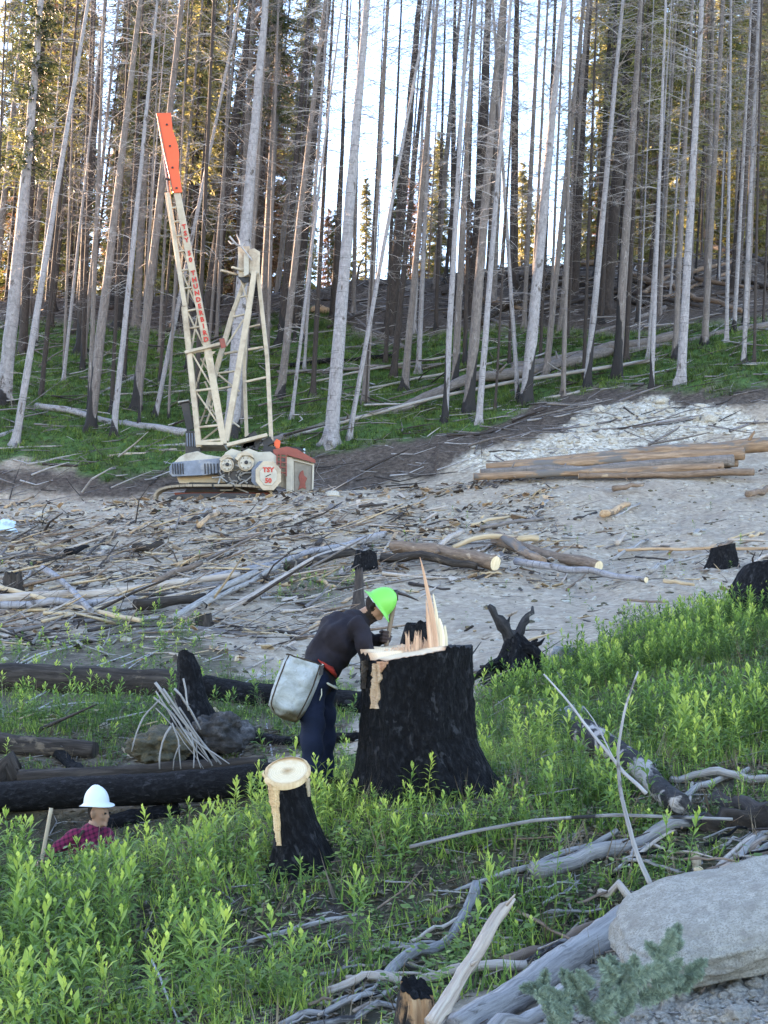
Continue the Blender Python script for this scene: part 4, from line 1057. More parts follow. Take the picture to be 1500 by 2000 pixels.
M['split_face'] = bark('scorched orange split wood', (.12, .06, .03), (.34, .19, .10), (.52, .34, .20), 40, .08, .85, 1.0, .02, patch=((.02, .018, .018), .53, 5))
# --- big charred stump
YB = 10.45
def top_big(x, y):
    u = 814 + x * 108
    if u > 866: h = 3 + 2.5 * math.sin(u * .35) + 2 * math.sin(u * .9 + y * 4) + (3 if y > 0 else 0)
    else:
        t = (u - 706) / 160
        h = -36 + 33 * t + (y + 1) / 2 * 46 * (1 - t * .7) + 3.5 * mnoise.noise(Vector((x * 5, y * 5, 3))) + 1.5 * mnoise.noise(Vector((x * 16, y * 16, 8)))
        if u < 722 and y < .3: h += 10 + 3 * math.sin(u)
    return h
big, borg, BV = stump('burnt_stump', 'biggest stump, thick charred black bark under a fresh cut with a tall splinter', [(1268, 706, 922), (1300, 707, 920), (1350, 709, 921), (1400, 706, 923), (1440, 704, 928),
    (1475, 700, 945), (1505, 697, 960), (1540, 690, 982), (1575, 678, 1004)], YB, top_big, 'char', seed=4, sides=190, rings=140, rough=.045, flare=.16, roots=6, cap='face_big', cap_name='cut_face', burn_u=866)
def local_add(acc, pts, rad, sides, seed, m=0, squash=1, rough=.12):
    V, Q, T, Gr = tube(pts, rad, sides, rough, seed, squash=squash); acc.add(V, Q, T, Gr, m)
def spike(pts, w, Y, seed, mat, parent, org, squash=.35, name='splinter'):
    a = Acc(); c = np.array([P(u, v, Y) for u, v in pts]); r_ = np.array(w) / 2 * px(Y)
    local_add(a, c - np.array(org), r_, 7, seed, squash=squash)
    return a.build(name, M[mat], parent=parent, smooth=False)
M['splinter'] = bark('torn splintered wood', (.36, .17, .10), (.58, .34, .22), (.78, .56, .40), 30, .03, .8, .6, .008)
M['splinter_pale'] = bark('pale split wood', (.55, .42, .26), (.74, .60, .42), (.84, .73, .54), 30, .03, .8, .6, .008)
spike([(850, 1275), (848, 1235), (842, 1190), (833, 1145), (826, 1110), (820, 1088)], [19, 13, 10, 7, 4, 1], YB - .05, 1, 'splinter', big, borg)
spike([(862, 1275), (863, 1245), (861, 1225), (858, 1208)], [13, 13, 10, 4], YB - .02, 2, 'splinter_pale', big, borg)
spike([(843, 1275), (838, 1230), (835, 1200), (832, 1170)], [10, 9, 6, 1], YB - .1, 3, 'splinter', big, borg)
spike([(855, 1275), (855, 1235), (852, 1195), (846, 1160)], [9, 9, 6, 2], YB + .05, 33, 'splinter_pale', big, borg)
spike([(871, 1272), (871, 1245), (869, 1222)], [8, 7, 3], YB + .06, 34, 'splinter_pale', big, borg)
a = Acc(); rs = np.random.default_rng(5)
for k in range(300):
    u = rs.uniform(752, 852); yy = YB + rs.uniform(-.08, .14)
    h = rs.uniform(8, 26) * (.45 + (u - 752) / 100); h += (24 if abs(u - 796) < 3 and rs.random() < .5 else 0) + (18 if abs(u - 815) < 6 and rs.random() < .4 else 0)
    vb = 1278 - (u - 752) * .03; w = rs.uniform(1.5, 4)
    p = np.array([P(u, vb + 4, yy), P(u + rs.normal(0, 1), vb - h * .6, yy), P(u + rs.normal(0, 2.5), vb - h, yy)]) - np.array(borg)
    local_add(a, p, np.array([w, w * .7, .2]) / 2 * px(YB) * 1.4, 4, k, squash=.5)
a.build('torn_fibres', M['splinter'], parent=big, smooth=False)['kind'] = 'stuff'
# strip of torn inner wood down the front left, and the torn bark beside it
def strip(parent, org, BV_, u_top, v_top, u_bot, v_bot, w_top, w_bot, Y, mat, seed, name='torn_strip', proud=.012, jag=.35):
    """a patch that follows the stump's side"""
    rs = np.random.default_rng(seed); n, m = 64, 11; V = []
    eL = np.interp(np.arange(n), np.arange(0, n + 5, 5), rs.normal(0, jag * .5, len(np.arange(0, n + 5, 5)))); eR = np.interp(np.arange(n), np.arange(0, n + 7, 7), rs.normal(0, jag * .5, len(np.arange(0, n + 7, 7))))
    rings, sides = BV_.shape[:2]
    for i in range(n):
        t = i / (n - 1); uc = u_top + (u_bot - u_top) * t; v = v_top + (v_bot - v_top) * t; w = (w_top + (w_bot - w_top) * t)
        for j in range(m):
            s_ = j / (m - 1) - .5
            u = uc + s_ * w * (1 + (eL[i] if s_ < 0 else eR[i]))
            d = ray(u, v); best = None
            h = bv.ray_cast(Vector((0, 0, 0)), d.normalized())
            if h[0] is None:
                p_ = V[-1] if V else Vector(P(u, v, Y)); V.append(Vector(p_)); continue
            nrm = h[1] if h[1].dot(d) < 0 else -h[1]
            V.append(h[0] + nrm * (proud * (1 - (2 * s_) ** 6) + abs(rs.normal(0, .004)) - (.0 if 0 < j < m - 1 else proud + .01)))
    V = np.array([list(p) for p in V]) - np.array(org)
    i = np.arange(n - 1)[:, None] * m; j = np.arange(m - 1)[None, :]
    Q = np.stack([i + j, i + m + j, i + m + j + 1, i + j + 1], -1).reshape(-1, 4)
    a = Acc(); a.add(V, Q, None, V)
    return a.build(name, M[mat], parent=parent, smooth=False)
def stump_bvh(V):
    r_, s_ = V.shape[:2]; i = np.arange(r_ - 1)[:, None] * s_; j = np.arange(s_)[None, :]; j2 = (j + 1) % s_
    return BVHTree.FromPolygons([Vector(p) for p in V.reshape(-1, 3)], np.stack([i + j, i + s_ + j, i + s_ + j2, i + j2], -1).reshape(-1, 4).tolist())
bv = stump_bvh(BV)
strip(big, borg, BV, 735, 1296, 733, 1384, 24, 16, YB, 'wood_orange', 8, jag=.5)
strip(big, borg, BV, 716, 1290, 712, 1345, 10, 5, YB, 'char_brown', 9, proud=.03, name='loose_bark')
strip(big, borg, BV, 748, 1292, 745, 1312, 30, 4, YB, 'splinter', 10, proud=.01, jag=.2)

# --- small fresh stump in front
YS = 9.0
small, sorg, SV = stump('cut_stump', 'small stump with a tilted round freshly sawn pale face, before the worker', [(1507, 521, 606), (1530, 524, 607), (1560, 530, 609), (1600, 537, 621), (1640, 540, 640), (1672, 537, 656), (1705, 530, 676)],
    YS, lambda x, y: 24 * y + 4 * x, 'char', seed=9, sides=110, rings=70, rough=.035, flare=.25, roots=5, cap='face_small', cap_name='sawn_face')
bv = stump_bvh(SV)
M['inner_bark'] = bark('orange peeled stump side', (.36, .20, .10), (.56, .37, .20), (.72, .54, .34), 24, .06, .8, .6, .01)
strip(small, sorg, SV, 533, 1524, 546, 1652, 22, 9, YS, 'inner_bark', 12, jag=.3, proud=.010)
strip(small, sorg, SV, 600, 1520, 602, 1556, 9, 3, YS, 'wood_tan', 13, jag=.3, proud=.008)
a = Acc()                                    # pale bark rim left by the saw
rim = SV[0] - np.array(sorg); cen = rim.mean(0)
an = np.linspace(0, 1, len(rim), endpoint=False)
outer_ = cen + (rim - cen) * 1.05 + [0, 0, .002]; inner_ = cen + (rim - cen) * .93 + [0, 0, .010]; low_ = cen + (rim - cen) * 1.055 + [0, 0, -.022]
n = len(rim); VV_ = np.vstack([low_, outer_, inner_]); j = np.arange(n); j2 = (j + 1) % n
a.add(VV_, np.vstack([np.stack([j, j2, n + j2, n + j], -1), np.stack([n + j, n + j2, 2 * n + j2, 2 * n + j], -1)]), None, VV_)
a.build('bark_rim', M['inner_bark'], parent=small)
a = Acc(); local_add(a, np.array([P(519, 1520, YS - .03), P(513, 1512, YS - .03), P(516, 1505, YS)]) - np.array(sorg), np.array([.012, .009, .003]), 5, 2)
a.build('splinter', M['inner_bark'], parent=small)

# --- other burnt stumps
def gy(u, v): return G(u, v).y
Ysn = gy(385, 1405)
stump('burnt_snag', 'tall narrow black snag curving up over the bleached stick bundle', [(1272, 352, 378), (1285, 350, 384), (1310, 350, 396), (1340, 350, 402), (1370, 346, 410), (1400, 338, 424)], 15.6,
      lambda x, y: 3 * math.cos(x * 2) - 4 * (x > .3), 'char', seed=21, sides=30, rings=26, rough=.08, roots=4, cat='stump')
stump('burnt_stump', 'square black stump top just behind the splinters of the biggest stump', [(1217, 792, 836), (1235, 787, 838), (1265, 780, 840), (1290, 770, 850)], 14.2,
      lambda x, y: 4 * math.sin(x * 6) + 4 * x, 'char', seed=22, sides=30, rings=20, rough=.08)
stump('burnt_stump', 'small black stump lump beside the orange pole at right', [(1066, 1392, 1438), (1085, 1388, 1440), (1106, 1382, 1442)], gy(1412, 1108), lambda x, y: 5 * x, 'char', seed=23, sides=26, rings=14, rough=.1)
stump('burnt_stump', 'dark small stump under the left slash, above the green hard hat', [(1077, 696, 734), (1092, 692, 736), (1110, 688, 740)], gy(713, 1112), lambda x, y: 3 * math.sin(5 * x), 'char', seed=24, sides=24, rings=12, rough=.1)
stump('burnt_stump', 'broad black stump at the right edge behind the green slope', [(1096, 1462, 1530), (1125, 1440, 1535), (1160, 1426, 1540), (1200, 1412, 1550)], gy(1470, 1198), lambda x, y: 8 * x + 3 * math.sin(7 * x), 'char', seed=25, sides=36, rings=22, rough=.07)
stump('broken_stub', 'brown broken stub with root hairs just behind the green hard hat', [(1112, 694, 708), (1140, 692, 710), (1175, 688, 712), (1200, 680, 716)], gy(700, 1203), lambda x, y: 5 * math.sin(9 * x), 'bark_dark', seed=26, sides=18, rings=14, rough=.12, cap='char_brown')
stump('split_stump', 'burnt broken stump with an orange brown split face at the bottom edge', [(1930, 782, 838), (1960, 778, 846), (2010, 772, 852), (2040, 768, 856)], 5.75, lambda x, y: 14 * y - 8 * x + 9 * mnoise.noise(Vector((x * 4, y * 4, 1))), 'split_face', seed=27, sides=60, rings=40, rough=.22, cap='char')
stump('burnt_stump', 'low dark stump half hidden in the left slash', [(1120, 8, 40), (1140, 6, 46), (1160, 2, 50)], gy(26, 1163), lambda x, y: 4 * math.sin(8 * x), 'char_brown', seed=28, sides=22, rings=12, rough=.12)
stump('burnt_stump', 'small brown stump at the foot of the slanting left poles', [(1200, 385, 414), (1212, 383, 416), (1226, 380, 420)], gy(400, 1228), lambda x, y: 3 * math.sin(8 * x), 'char_brown', seed=29, sides=22, rings=12, rough=.12)

# forked, uprooted burnt stump
YX = gy(1000, 1325)
xb, xorg, XV = stump('forked_stump', 'black burnt stump with two forked arms raised like horns', [(1240, 988, 1020), (1255, 982, 1036), (1280, 972, 1044), (1305, 958, 1056), (1335, 935, 1078)], YX, lambda x, y: 5 * math.sin(6 * x), 'char', seed=31, sides=34, rings=20, rough=.13, roots=6)
def arm(pts, w, mat='char', name='arm', par=xb, org=xorg, Y=YX, seed=1, rough=.22):
    a = Acc(); c = np.array([P(u, v, Y + d) for u, v, d in pts]); local_add(a, c - np.array(org), np.array(w) / 2 * px(Y), 9, seed, rough=rough); return a.build(name, M[mat], parent=par)
arm([(1004, 1264, 0), (998, 1246, -.03), (990, 1232, -.05), (984, 1222, -.08), (974, 1208, -.1), (968, 1204, -.1), (961, 1190, -.12), (955, 1182, -.15)], [34, 26, 20, 24, 17, 12, 15, 7], 'char_speck', seed=2, rough=.35)
arm([(984, 1222, -.08), (992, 1214, -.1), (996, 1204, -.1)], [10, 7, 2], seed=12)
arm([(1040, 1262, -.2), (1056, 1256, -.2), (1064, 1246, -.2)], [12, 8, 2], seed=13)
arm([(975, 1290, -.3), (958, 1296, -.4), (948, 1312, -.5), (930, 1318, -.6)], [14, 10, 8, 3], seed=14)
arm([(1052, 1300, -.3), (1066, 1318, -.4), (1070, 1336, -.4)], [16, 10, 4], seed=15)
arm([(1000, 1262, 0), (1008, 1244, .03), (1016, 1234, .05), (1019, 1220, .08), (1027, 1212, .1), (1030, 1202, .1), (1040, 1196, .12), (1040, 1184, .15)], [26, 20, 16, 13, 15, 9, 11, 4], 'char_speck', seed=3, rough=.35)
arm([(1015, 1262, -.1), (1040, 1268, -.2), (1062, 1288, -.3), (1082, 1312, -.4)], [26, 22, 16, 6], name='root', seed=4)
arm([(1000, 1290, -.1), (960, 1302, -.3), (925, 1325, -.4)], [30, 22, 10], name='root', seed=5)
arm([(1035, 1270, 0), (1042, 1255, .1), (1050, 1248, .1)], [20, 12, 4], name='root', seed=6)

# ------------------------------------------------------------------ rocks
def rock_mat(name, c0, c1, c2, sc_=6):
    m, nt, bs = new_mat(name); tc = nt.nodes.new('ShaderNodeTexCoord'); oc = tc.outputs['Object']
    f = noise_n(nt, oc, sc_, 10, .7, .4); f2 = noise_n(nt, oc, sc_ * 6, 6, .75); f3 = noise_n(nt, oc, sc_ * .4, 4, .6)
    col = ramp(nt, f, [(.3, c0), (.5, c1), (.72, c2)])
    col = mixc(nt, ramp(nt, f2, [(.40, (.85, .85, .85)), (.52, (0, 0, 0))]), col, tuple(.55 * x for x in c1))
    col = mixc(nt, ramp(nt, f3, [(.5, (0, 0, 0)), (.65, (.5, .5, .5))]), col, c0)
    nt.links.new(col, bs.inputs['Base Color']); bs.inputs['Roughness'].default_value = .92
    bump(nt, bs, math_n(nt, 'ADD', f, math_n(nt, 'MULTIPLY', f2, 1.0)), 1.0, .03)
    return m
M['rock'] = rock_mat('pale granite', (.30, .27, .235), (.46, .425, .375), (.64, .60, .54), 16)
M['rock_grey'] = rock_mat('blue grey rock', (.13, .14, .15), (.26, .27, .28), (.42, .42, .42), 8)
M['rock_moss'] = rock_mat('mossy charred rock', (.03, .035, .02), (.10, .085, .06), (.28, .17, .06), 4)
M['rock_burnt'] = rock_mat('burnt root mass', (.015, .014, .014), (.06, .055, .055), (.22, .20, .19), 5)
M['rubble'] = rock_mat('crumbled pale rock', (.27, .235, .195), (.44, .395, .34), (.62, .57, .50), 12)
import bmesh
def rock(name, label, u, v, Y, rx, ry, rz, mat, seed, rot=(0, 0, 0), sub=5, amp=.16, cat='rock', flat=.5, group=None):
    bm = bmesh.new(); bmesh.ops.create_icosphere(bm, subdivisions=sub, radius=1)
    of = Vector((seed * 13.7, seed * 5.1, seed * 2.3))
    for q in bm.verts:
        p = q.co.copy(); 
        p = Vector([math.copysign(abs(c) ** (1 - flat * .35), c) for c in p])
        n1 = mnoise.fractal(p * 1.3 + of, 1.0, 2.0, 4); n2 = mnoise.fractal(p * 5 + of, .8, 2.1, 4)
        q.co = p * (1 + amp * n1 + amp * .22 * n2); q.co.x *= rx; q.co.y *= ry; q.co.z *= rz
    me = bpy.data.meshes.new(name); bm.to_mesh(me); bm.free(); me.materials.append(M[mat])
    for p_ in me.polygons: p_.use_smooth = True
    ob = link(name, me, None, P(u, v, Y)); ob.rotation_euler = rot
    return tag(ob, label, cat, group)
rock('boulder', 'large pale rounded boulder at the right edge above the green sprays', 1420, 1795, 6.3, .53, .40, .142, 'rock', 3, (R(14), R(-15), 0), sub=6, amp=.10, flat=.8)
rock('rock', 'blue grey rock poking from the plants at the head of the white peeled log', 1118, 1398, gy(1118, 1415), .16, .14, .12, 'rock_grey', 5, sub=4, amp=.35)
rock('rock', 'small grey rock low beside the larger one in the right plants', 1090, 1418, gy(1090, 1425), .07, .07, .05, 'rock_grey', 6, sub=3, amp=.35)
rock('earth_mound', 'mossy orange and black mound behind the bleached sticks', 320, 1462, 15.3, .36, .36, .20, 'rock_moss', 7, sub=5, amp=.4, cat='mound')
rock('earth_mound', 'dark burnt root mass right of the black snag', 428, 1430, 15.5, .34, .36, .23, 'rock_burnt', 8, sub=5, amp=.4, cat='mound')
rock('rock', 'bluish rock right of the forked stump', 1100, 1282, gy(1100, 1290), .2, .2, .15, 'rock_grey', 9, sub=4, amp=.3)
rr2 = random.Random(8); CR_ = {}
for lab, u, v, w in (('large pale block in the rubble at the lower right corner', 1440, 1985, 60), ('round pale stone in the rubble under the boulder', 1190, 1965, 42), ('pale stone at the foot of the green sprays', 1250, 1985, 34),
                     ('flat pale stone at the right edge of the rubble', 1480, 1925, 40), ('reddish flat stone beneath the boulder', 1372, 1862, 36), ('angular stone in the middle of the rubble', 1335, 1945, 26),
                     ('small pale stone right of the green sprays', 1400, 1940, 20), ('small grey stone under the grey log end', 1140, 1895, 30)):
    Y = gy(u, v); k = px(Y) * w / 2
    rock('stone', lab, u, v, Y - .02, k, k, k * .6, 'rock_moss' if 'reddish' in lab else 'rubble', rr2.randint(1, 99), (rr2.uniform(-.3, .3), rr2.uniform(-.3, .3), rr2.uniform(0, 3)), sub=4, amp=.3, cat='stone')
for lab, u, v, w in (('white stone on the road edge below the yarder', 205, 1073, 20), ('bluish white stone in the left slash', 228, 1126, 24), ('pale blue stone below the yarder cab', 630, 1023, 30), ('pale tan stone chunk at the berm by the cab', 650, 968, 28),
                     ('bright chip-like pale stone at the left of the berm', 80, 1006, 24), ('white stone in the right slash', 913, 1023, 20), ('white round stone above the orange pole', 1360, 1045, 16),
                     ('white rock high on the chalky bank', 1290, 785, 30), ('white rock at the right of the chalky bank', 1385, 818, 34), ('white rock left on the chalky bank', 1170, 802, 26)):
    Y = gy(u, v); k = px(Y) * w / 2
    rock('stone', lab, u, v, Y, k, k, k * .7, 'rock', rr2.randint(1, 99), (0, 0, rr2.uniform(0, 3)), sub=3, amp=.3, cat='stone')
M['tarp'] = flat_mat('light blue plastic', (.42, .58, .72), .45, .2, 8)
rock('plastic_sheet', 'crumpled light blue plastic at the left edge', 10, 1030, gy(10, 1040), .32, .3, .2, 'tarp', 44, sub=4, amp=.6, cat='sheet')
# ------------------------------------------------------------------ tower yarder on tracks
YM = 54.0
yb = Vector(P(450, 1003, YM)); YB_ = np.array(yb)
yard = empty('tower_yarder', yb, 'cream and red tracked tower yarder with a tall orange tipped mast', 'yarder')
def Mp(u, v, d=0.0): return np.array(P(u, v, YM + d)) - YB_
M['cream'] = flat_mat('worn cream paint', (.46, .385, .30), .6, .3, 2.2, (.17, .12, .085), .8)
M['orange'] = flat_mat('orange red paint', (.72, .10, .035), .45, .12, 1.2, (.30, .06, .03), .3)
M['redp'] = flat_mat('faded red paint', (.24, .06, .045), .6, .3, 3, (.12, .07, .06), .7)
M['bluegrey'] = flat_mat('worn blue grey steel', (.16, .19, .25), .5, .35, 4, (.34, .32, .30), .7)
M['blacks'] = flat_mat('black greasy steel', (.02, .02, .025), .5, .3, 3, (.08, .06, .05), .4)
M['steel'] = flat_mat('dull grey steel', (.28, .27, .26), .5, .3, 3, (.12, .09, .07), .5, .3)
M['rust'] = flat_mat('muddy track steel', (.26, .21, .16), .8, .3, 3, (.40, .33, .27), .5)
M['mesh'] = flat_mat('dusty window mesh', (.16, .14, .12), .4, .3, 5, (.25, .22, .18), .5)
M['letter'] = flat_mat('red lettering', (.45, .03, .02), .5, .1, 5)
M['white_p'] = flat_mat('off white paint', (.42, .385, .33), .6, .25, 3, (.17, .13, .10), .85)
def part(name, mat, acc, parent=yard, smooth=False, label=None):
    o = acc.build(name, M[mat], parent=parent, smooth=smooth)
    if label: o['label'] = label
    return o
def bar(name, mat, p0, p1, w, dep, parent=yard, label=None, w_end=None):
    """p = (u, v, d); w in photo px, dep in metres"""
    a = Acc(); V, Q = box(Mp(*p0), Mp(*p1), w * .86 * px(YM), dep, up=(0, 1, 0), taper=(w_end or w) / w)
    a.add(V, Q); o = part(name, mat, a, parent, label=label)
    bv_ = o.modifiers.new('edge', 'BEVEL'); bv_.width = .015; bv_.segments = 1
    return o
def prism(name, mat, poly, d0, d1, parent=yard, label=None):
    n = len(poly); f = np.array([Mp(u, v, d0) for u, v in poly]); b = np.array([Mp(u, v, d1) for u, v in poly])
    bm = bmesh.new(); vf = [bm.verts.new(p) for p in f]; vb = [bm.verts.new(p) for p in b]
    bm.faces.new(vf); bm.faces.new(vb[::-1])
    for k in range(n): bm.faces.new((vf[k], vb[k], vb[(k + 1) % n], vf[(k + 1) % n]))
    bmesh.ops.recalc_face_normals(bm, faces=bm.faces)
    me = bpy.data.meshes.new(name); bm.to_mesh(me); bm.free(); me.materials.append(M[mat])
    o = link(name, me, parent)
    m_ = o.modifiers.new('edge', 'BEVEL'); m_.width = .02; m_.segments = 2; m_.limit_method = 'ANGLE'
    if label: o['label'] = label
    return o
def disc(name, mat, u, v, r, d0, d1, parent=yard, n=24, r2=None, sq=1.0, label=None):
    poly = [(u + r * sq * math.cos(k / n * 6.2832), v + r * math.sin(k / n * 6.2832)) for k in range(n)]
    return prism(name, mat, poly, d0, d1, parent, label)
# tower
tw_b = Acc(); V, Q = box(Mp(388, 872, 0.0), Mp(440, 872, 0.0), 6 * px(YM), 1.6, up=(0, 1, 0)); tw_b.add(V, Q)
tower = part('tower', 'cream', tw_b)
def lerp(a, b, t): return a + (b - a) * t
def colL(v): return np.interp(v, [222, 380, 600, 860], [308, 329, 362, 389])
def colR(v): return np.interp(v, [222, 376, 668, 838, 868], [322, 346, 403, 434, 438])
for d in (-.55, .55):
    for (v0, v1) in ((376, 668), (668, 868)):
        bar('tower_beam', 'cream', (colR(v0), v0, d), (colR(v1), v1, d), 15 if v0 < 500 else 17, .3, tower, w_end=17 if v0 < 500 else 14)
    for (v0, v1) in ((378, 600), (600, 874)):
        bar('tower_beam', 'cream', (colL(v0) - (3 if d > 0 else 0), v0, d), (colL(v1) - (0 if d > 0 else 0), v1, d), 8 if v0 < 500 else 10, .3, tower, w_end=10 if v0 < 500 else 12)
bar('tower_beam', 'steel', (311, 232, -.2), (331, 378, -.2), 5, .5, tower, label='dark cable guide along the tower tip')
for v in (405, 432, 460, 490, 527, 562, 606, 640, 687, 762, 833, 861):
    for d in (-.62, .5):
        bar('rung', 'cream', (colL(v), v + 2, d), (colR(v) - 2, v - (3 if v > 600 else 1), d), 4 if v < 680 else 5, .12, tower)
vv_ = [460, 527, 606, 687, 762, 833]
for k in range(5):
    v0, v1 = vv_[k], vv_[k + 1]
    bar('diagonal_brace', 'cream', (colL(v0) + 2, v0, -.55), (colR(v1) - 3, v1, -.55), 4, .1, tower)
    bar('diagonal_brace', 'cream', (colR(v0) - 3, v0, .5), (colL(v1) + 2, v1, .5), 4, .1, tower)
bar('diagonal_brace', 'cream', (colL(833) + 4, 864, 0), (colR(833) - 3, 833, 0), 4, .1, tower)
for (a_, b_) in (((452, 752), (468, 764)), ((392, 700), (418, 742)), ((400, 745), (425, 800)), ((425, 765), (402, 828)), ((408, 790), (430, 826))):
    bar('diagonal_brace', 'cream', (*a_, .2), (*b_, .2), 4, .1, tower)
tip = prism('tower_tip', 'orange', [(305, 221), (334, 220), (337, 252), (347, 282), (350, 300), (349, 330), (356, 376), (338, 377), (322, 310), (312, 262)], -.75, .75, tower, 'orange red upper end of the mast')
for (u, v) in ((326, 243), (332, 285), (337, 327), (345, 367)):
    disc('pin_hole', 'blacks', u, v, 2.3, -.80, -.74, tip, 8)
bar('rail', 'blacks', (308, 226, -.78), (337, 374, -.78), 1.6, .06, tip)
bar('hook', 'blacks', (322, 349, -.78), (332, 351, -.78), 4, .1, tip)
bar('platform_bar', 'cream', (362, 690, -.6), (432, 673, -.6), 7, .4, tower)
prism('gusset', 'cream', [(400, 686), (422, 686), (412, 696), (414, 712), (404, 700)], -.72, -.5, tower)
prism('sheave_block', 'redp', [(428, 662), (438, 660), (442, 678), (432, 681)], -.9, -.5, yard, 'small rusty red pulley block hanging beside the tower')
bar('cable', 'blacks', (422, 560, -.6), (434, 664, -.7), .9, .02)
bar('cable', 'blacks', (337, 360, -.2), (392, 800, .2), .9, .02)
bar('cable', 'blacks', (345, 300, .3), (481, 492, .3), .8, .02)
# lettering down the tower beam
def text_mesh(s_, size, mat, parent, at, dirv, name='lettering', off=-.02, ext=.006):
    """s_ written letter by letter; at/dirv in local metres, faces the -Y side"""
    fc = bpy.data.curves.new(name, 'FONT'); fc.body = s_; fc.size = size; fc.align_x = 'CENTER'; fc.align_y = 'CENTER'; fc.extrude = ext; fc.offset = .012
    fc.resolution_u = 2
    to = bpy.data.objects.new(name, fc); COL.objects.link(to)
    me = bpy.data.meshes.new_from_object(to.evaluated_get(bpy.context.evaluated_depsgraph_get()))
    bpy.data.objects.remove(to); me.materials.clear(); me.materials.append(M[mat])
    o = link(name, me, parent); o.location = at
    o.rotation_euler = (math.pi / 2, dirv, 0)
    return o
word = 'TSY 50 THUNDERBIRD'
v0_, v1_ = 443, 663
for k, ch in enumerate(word):
    if ch == ' ': continue
    v = v0_ + (v1_ - v0_) * k / (len(word) - 1)
    p = Mp(colR(v) + .5, v, -.55 - .20)
    text_mesh(ch, .27, 'letter', tower, p, -R(11.2) * -1 * -1)
# gantry behind
gb = Acc(); V, Q = box(Mp(478, 487, .3), Mp(480, 546, .3), 24 * px(YM), .8, up=(0, 1, 0)); gb.add(V, Q)
gan = part('gantry', 'cream', gb)
bar('gantry_leg', 'cream', (480, 545, .6), (455, 610, .6), 9, .25, gan); bar('gantry_leg', 'cream', (455, 610, .6), (424, 717, .5), 11, .25, gan); bar('gantry_leg', 'cream', (424, 717, .5), (404, 800, .3), 10, .25, gan)
bar('gantry_leg', 'cream', (497, 530, -.3), (486, 605, -.3), 11, .3, gan); bar('gantry_leg', 'cream', (486, 605, -.3), (441, 862, -.5), 13, .3, gan)
bar('gantry_leg', 'cream', (486, 560, 1.2), (477, 722, 1.2), 7, .25, gan); bar('gantry_leg', 'cream', (477, 722, 1.2), (482, 858, 1.0), 8, .25, gan)
bar('gantry_leg', 'cream', (504, 535, .3), (522, 700, .2), 9, .3, gan); bar('gantry_leg', 'cream', (522, 700, .2), (531, 880, 0), 9, .3, gan)
for (a_, b_, w) in (((455, 619), (478, 614), 4), ((438, 691), (464, 686), 5), ((426, 729), (458, 725), 4), ((425, 760), (453, 755), 4), ((484, 683), (514, 678), 5), ((479, 746), (520, 737), 5), ((483, 640), (508, 634), 4), ((470, 580), (492, 576), 4)):
    bar('rung', 'cream', (*a_, .1), (*b_, .1), w, .12, gan)
for (a_, b_) in (((442, 676), (476, 624)), ((427, 732), (453, 753)), ((470, 545), (487, 600))):
    bar('diagonal_brace', 'cream', (*a_, .1), (*b_, .1), 4, .1, gan)
prism('head_plate', 'cream', [(485, 488), (497, 485), (508, 492), (507, 534), (496, 540), (487, 534)], -.2, .1, gan)
prism('head_plate', 'white_p', [(476, 495), (486, 496), (486, 536), (476, 540)], -.3, .0, gan, 'white plate in the gantry head')
prism('head_plate', 'blacks', [(463, 540), (487, 536), (486, 552), (476, 553)], -.1, .6, gan, 'dark plate under the gantry head')
bar('side_arm', 'cream', (431, 528, -.5), (464, 537, .2), 5, .12, gan); bar('side_arm', 'cream', (453, 522, -.5), (489, 533, .2), 5, .12, gan)
a = Acc()
for pts in ([(448, 462), (462, 478), (470, 480), (480, 492), (492, 508)], [(470, 480), (468, 470), (462, 458)], [(458, 475), (452, 476), (446, 470)], [(470, 482), (478, 474)]):
    c = np.array([Mp(u, v, -.4) for u, v in pts]); V, Q, T, Gr = tube(c, np.linspace(.05, .03, len(c)), 5, .1, 3); a.add(V, Q, T, Gr)
part('mossy_branch', 'twig', a, gan, label='dead mossy branch caught on the gantry head')
bar('boom_beam', 'cream', (443, 870, -.7), (522, 850, -.5), 8, .3)
bar('lever', 'white_p', (452, 822, -.4), (468, 834, -.4), 3.5, .1)
# engine and stack at the left
prism('exhaust_stack', 'blacks', [(353, 788), (369, 785), (379, 838), (365, 842)], -.3, .3)
bar('stack_cap', 'steel', (350, 789, 0), (372, 785, 0), 4, .8)
eng = prism('engine_box', 'blacks', [(362, 842), (388, 840), (392, 884), (362, 886)], -.6, .6)
for k in range(5): bar('grille_slat', 'bluegrey', (365 + k * 5, 846, -.63), (366 + k * 5, 872, -.63), 2.2, .05, eng)
# deck
prism('house_top', 'white_p', [(338, 905), (350, 893), (362, 886), (386, 881), (402, 888), (436, 893), (436, 905)], -.9, 1.0)
deck = prism('ribbed_guard', 'bluegrey', [(331, 912), (337, 903), (436, 894), (438, 922), (400, 928), (337, 931), (331, 925)], -1.3, -.5)
for u in (337, 342, 347, 352, 357, 400, 406, 412, 418, 425, 432):
    bar('slot', 'blacks', (u, 905, -1.33), (u + 1, 926, -1.33), 2.4, .06, deck)
prism('deck_frame', 'cream', [(345, 931), (440, 922), (540, 930), (540, 948), (350, 944)], -.8, .9)
prism('winch_housing', 'white_p', [(432, 900), (440, 884), (452, 876), (472, 882), (486, 876), (505, 883), (528, 882), (542, 892), (544, 950), (505, 957), (458, 952), (430, 925)], -1.0, .9)
prism('under_machinery', 'blacks', [(424, 924), (452, 920), (498, 918), (500, 948), (470, 955), (440, 942)], -1.35, -.95)
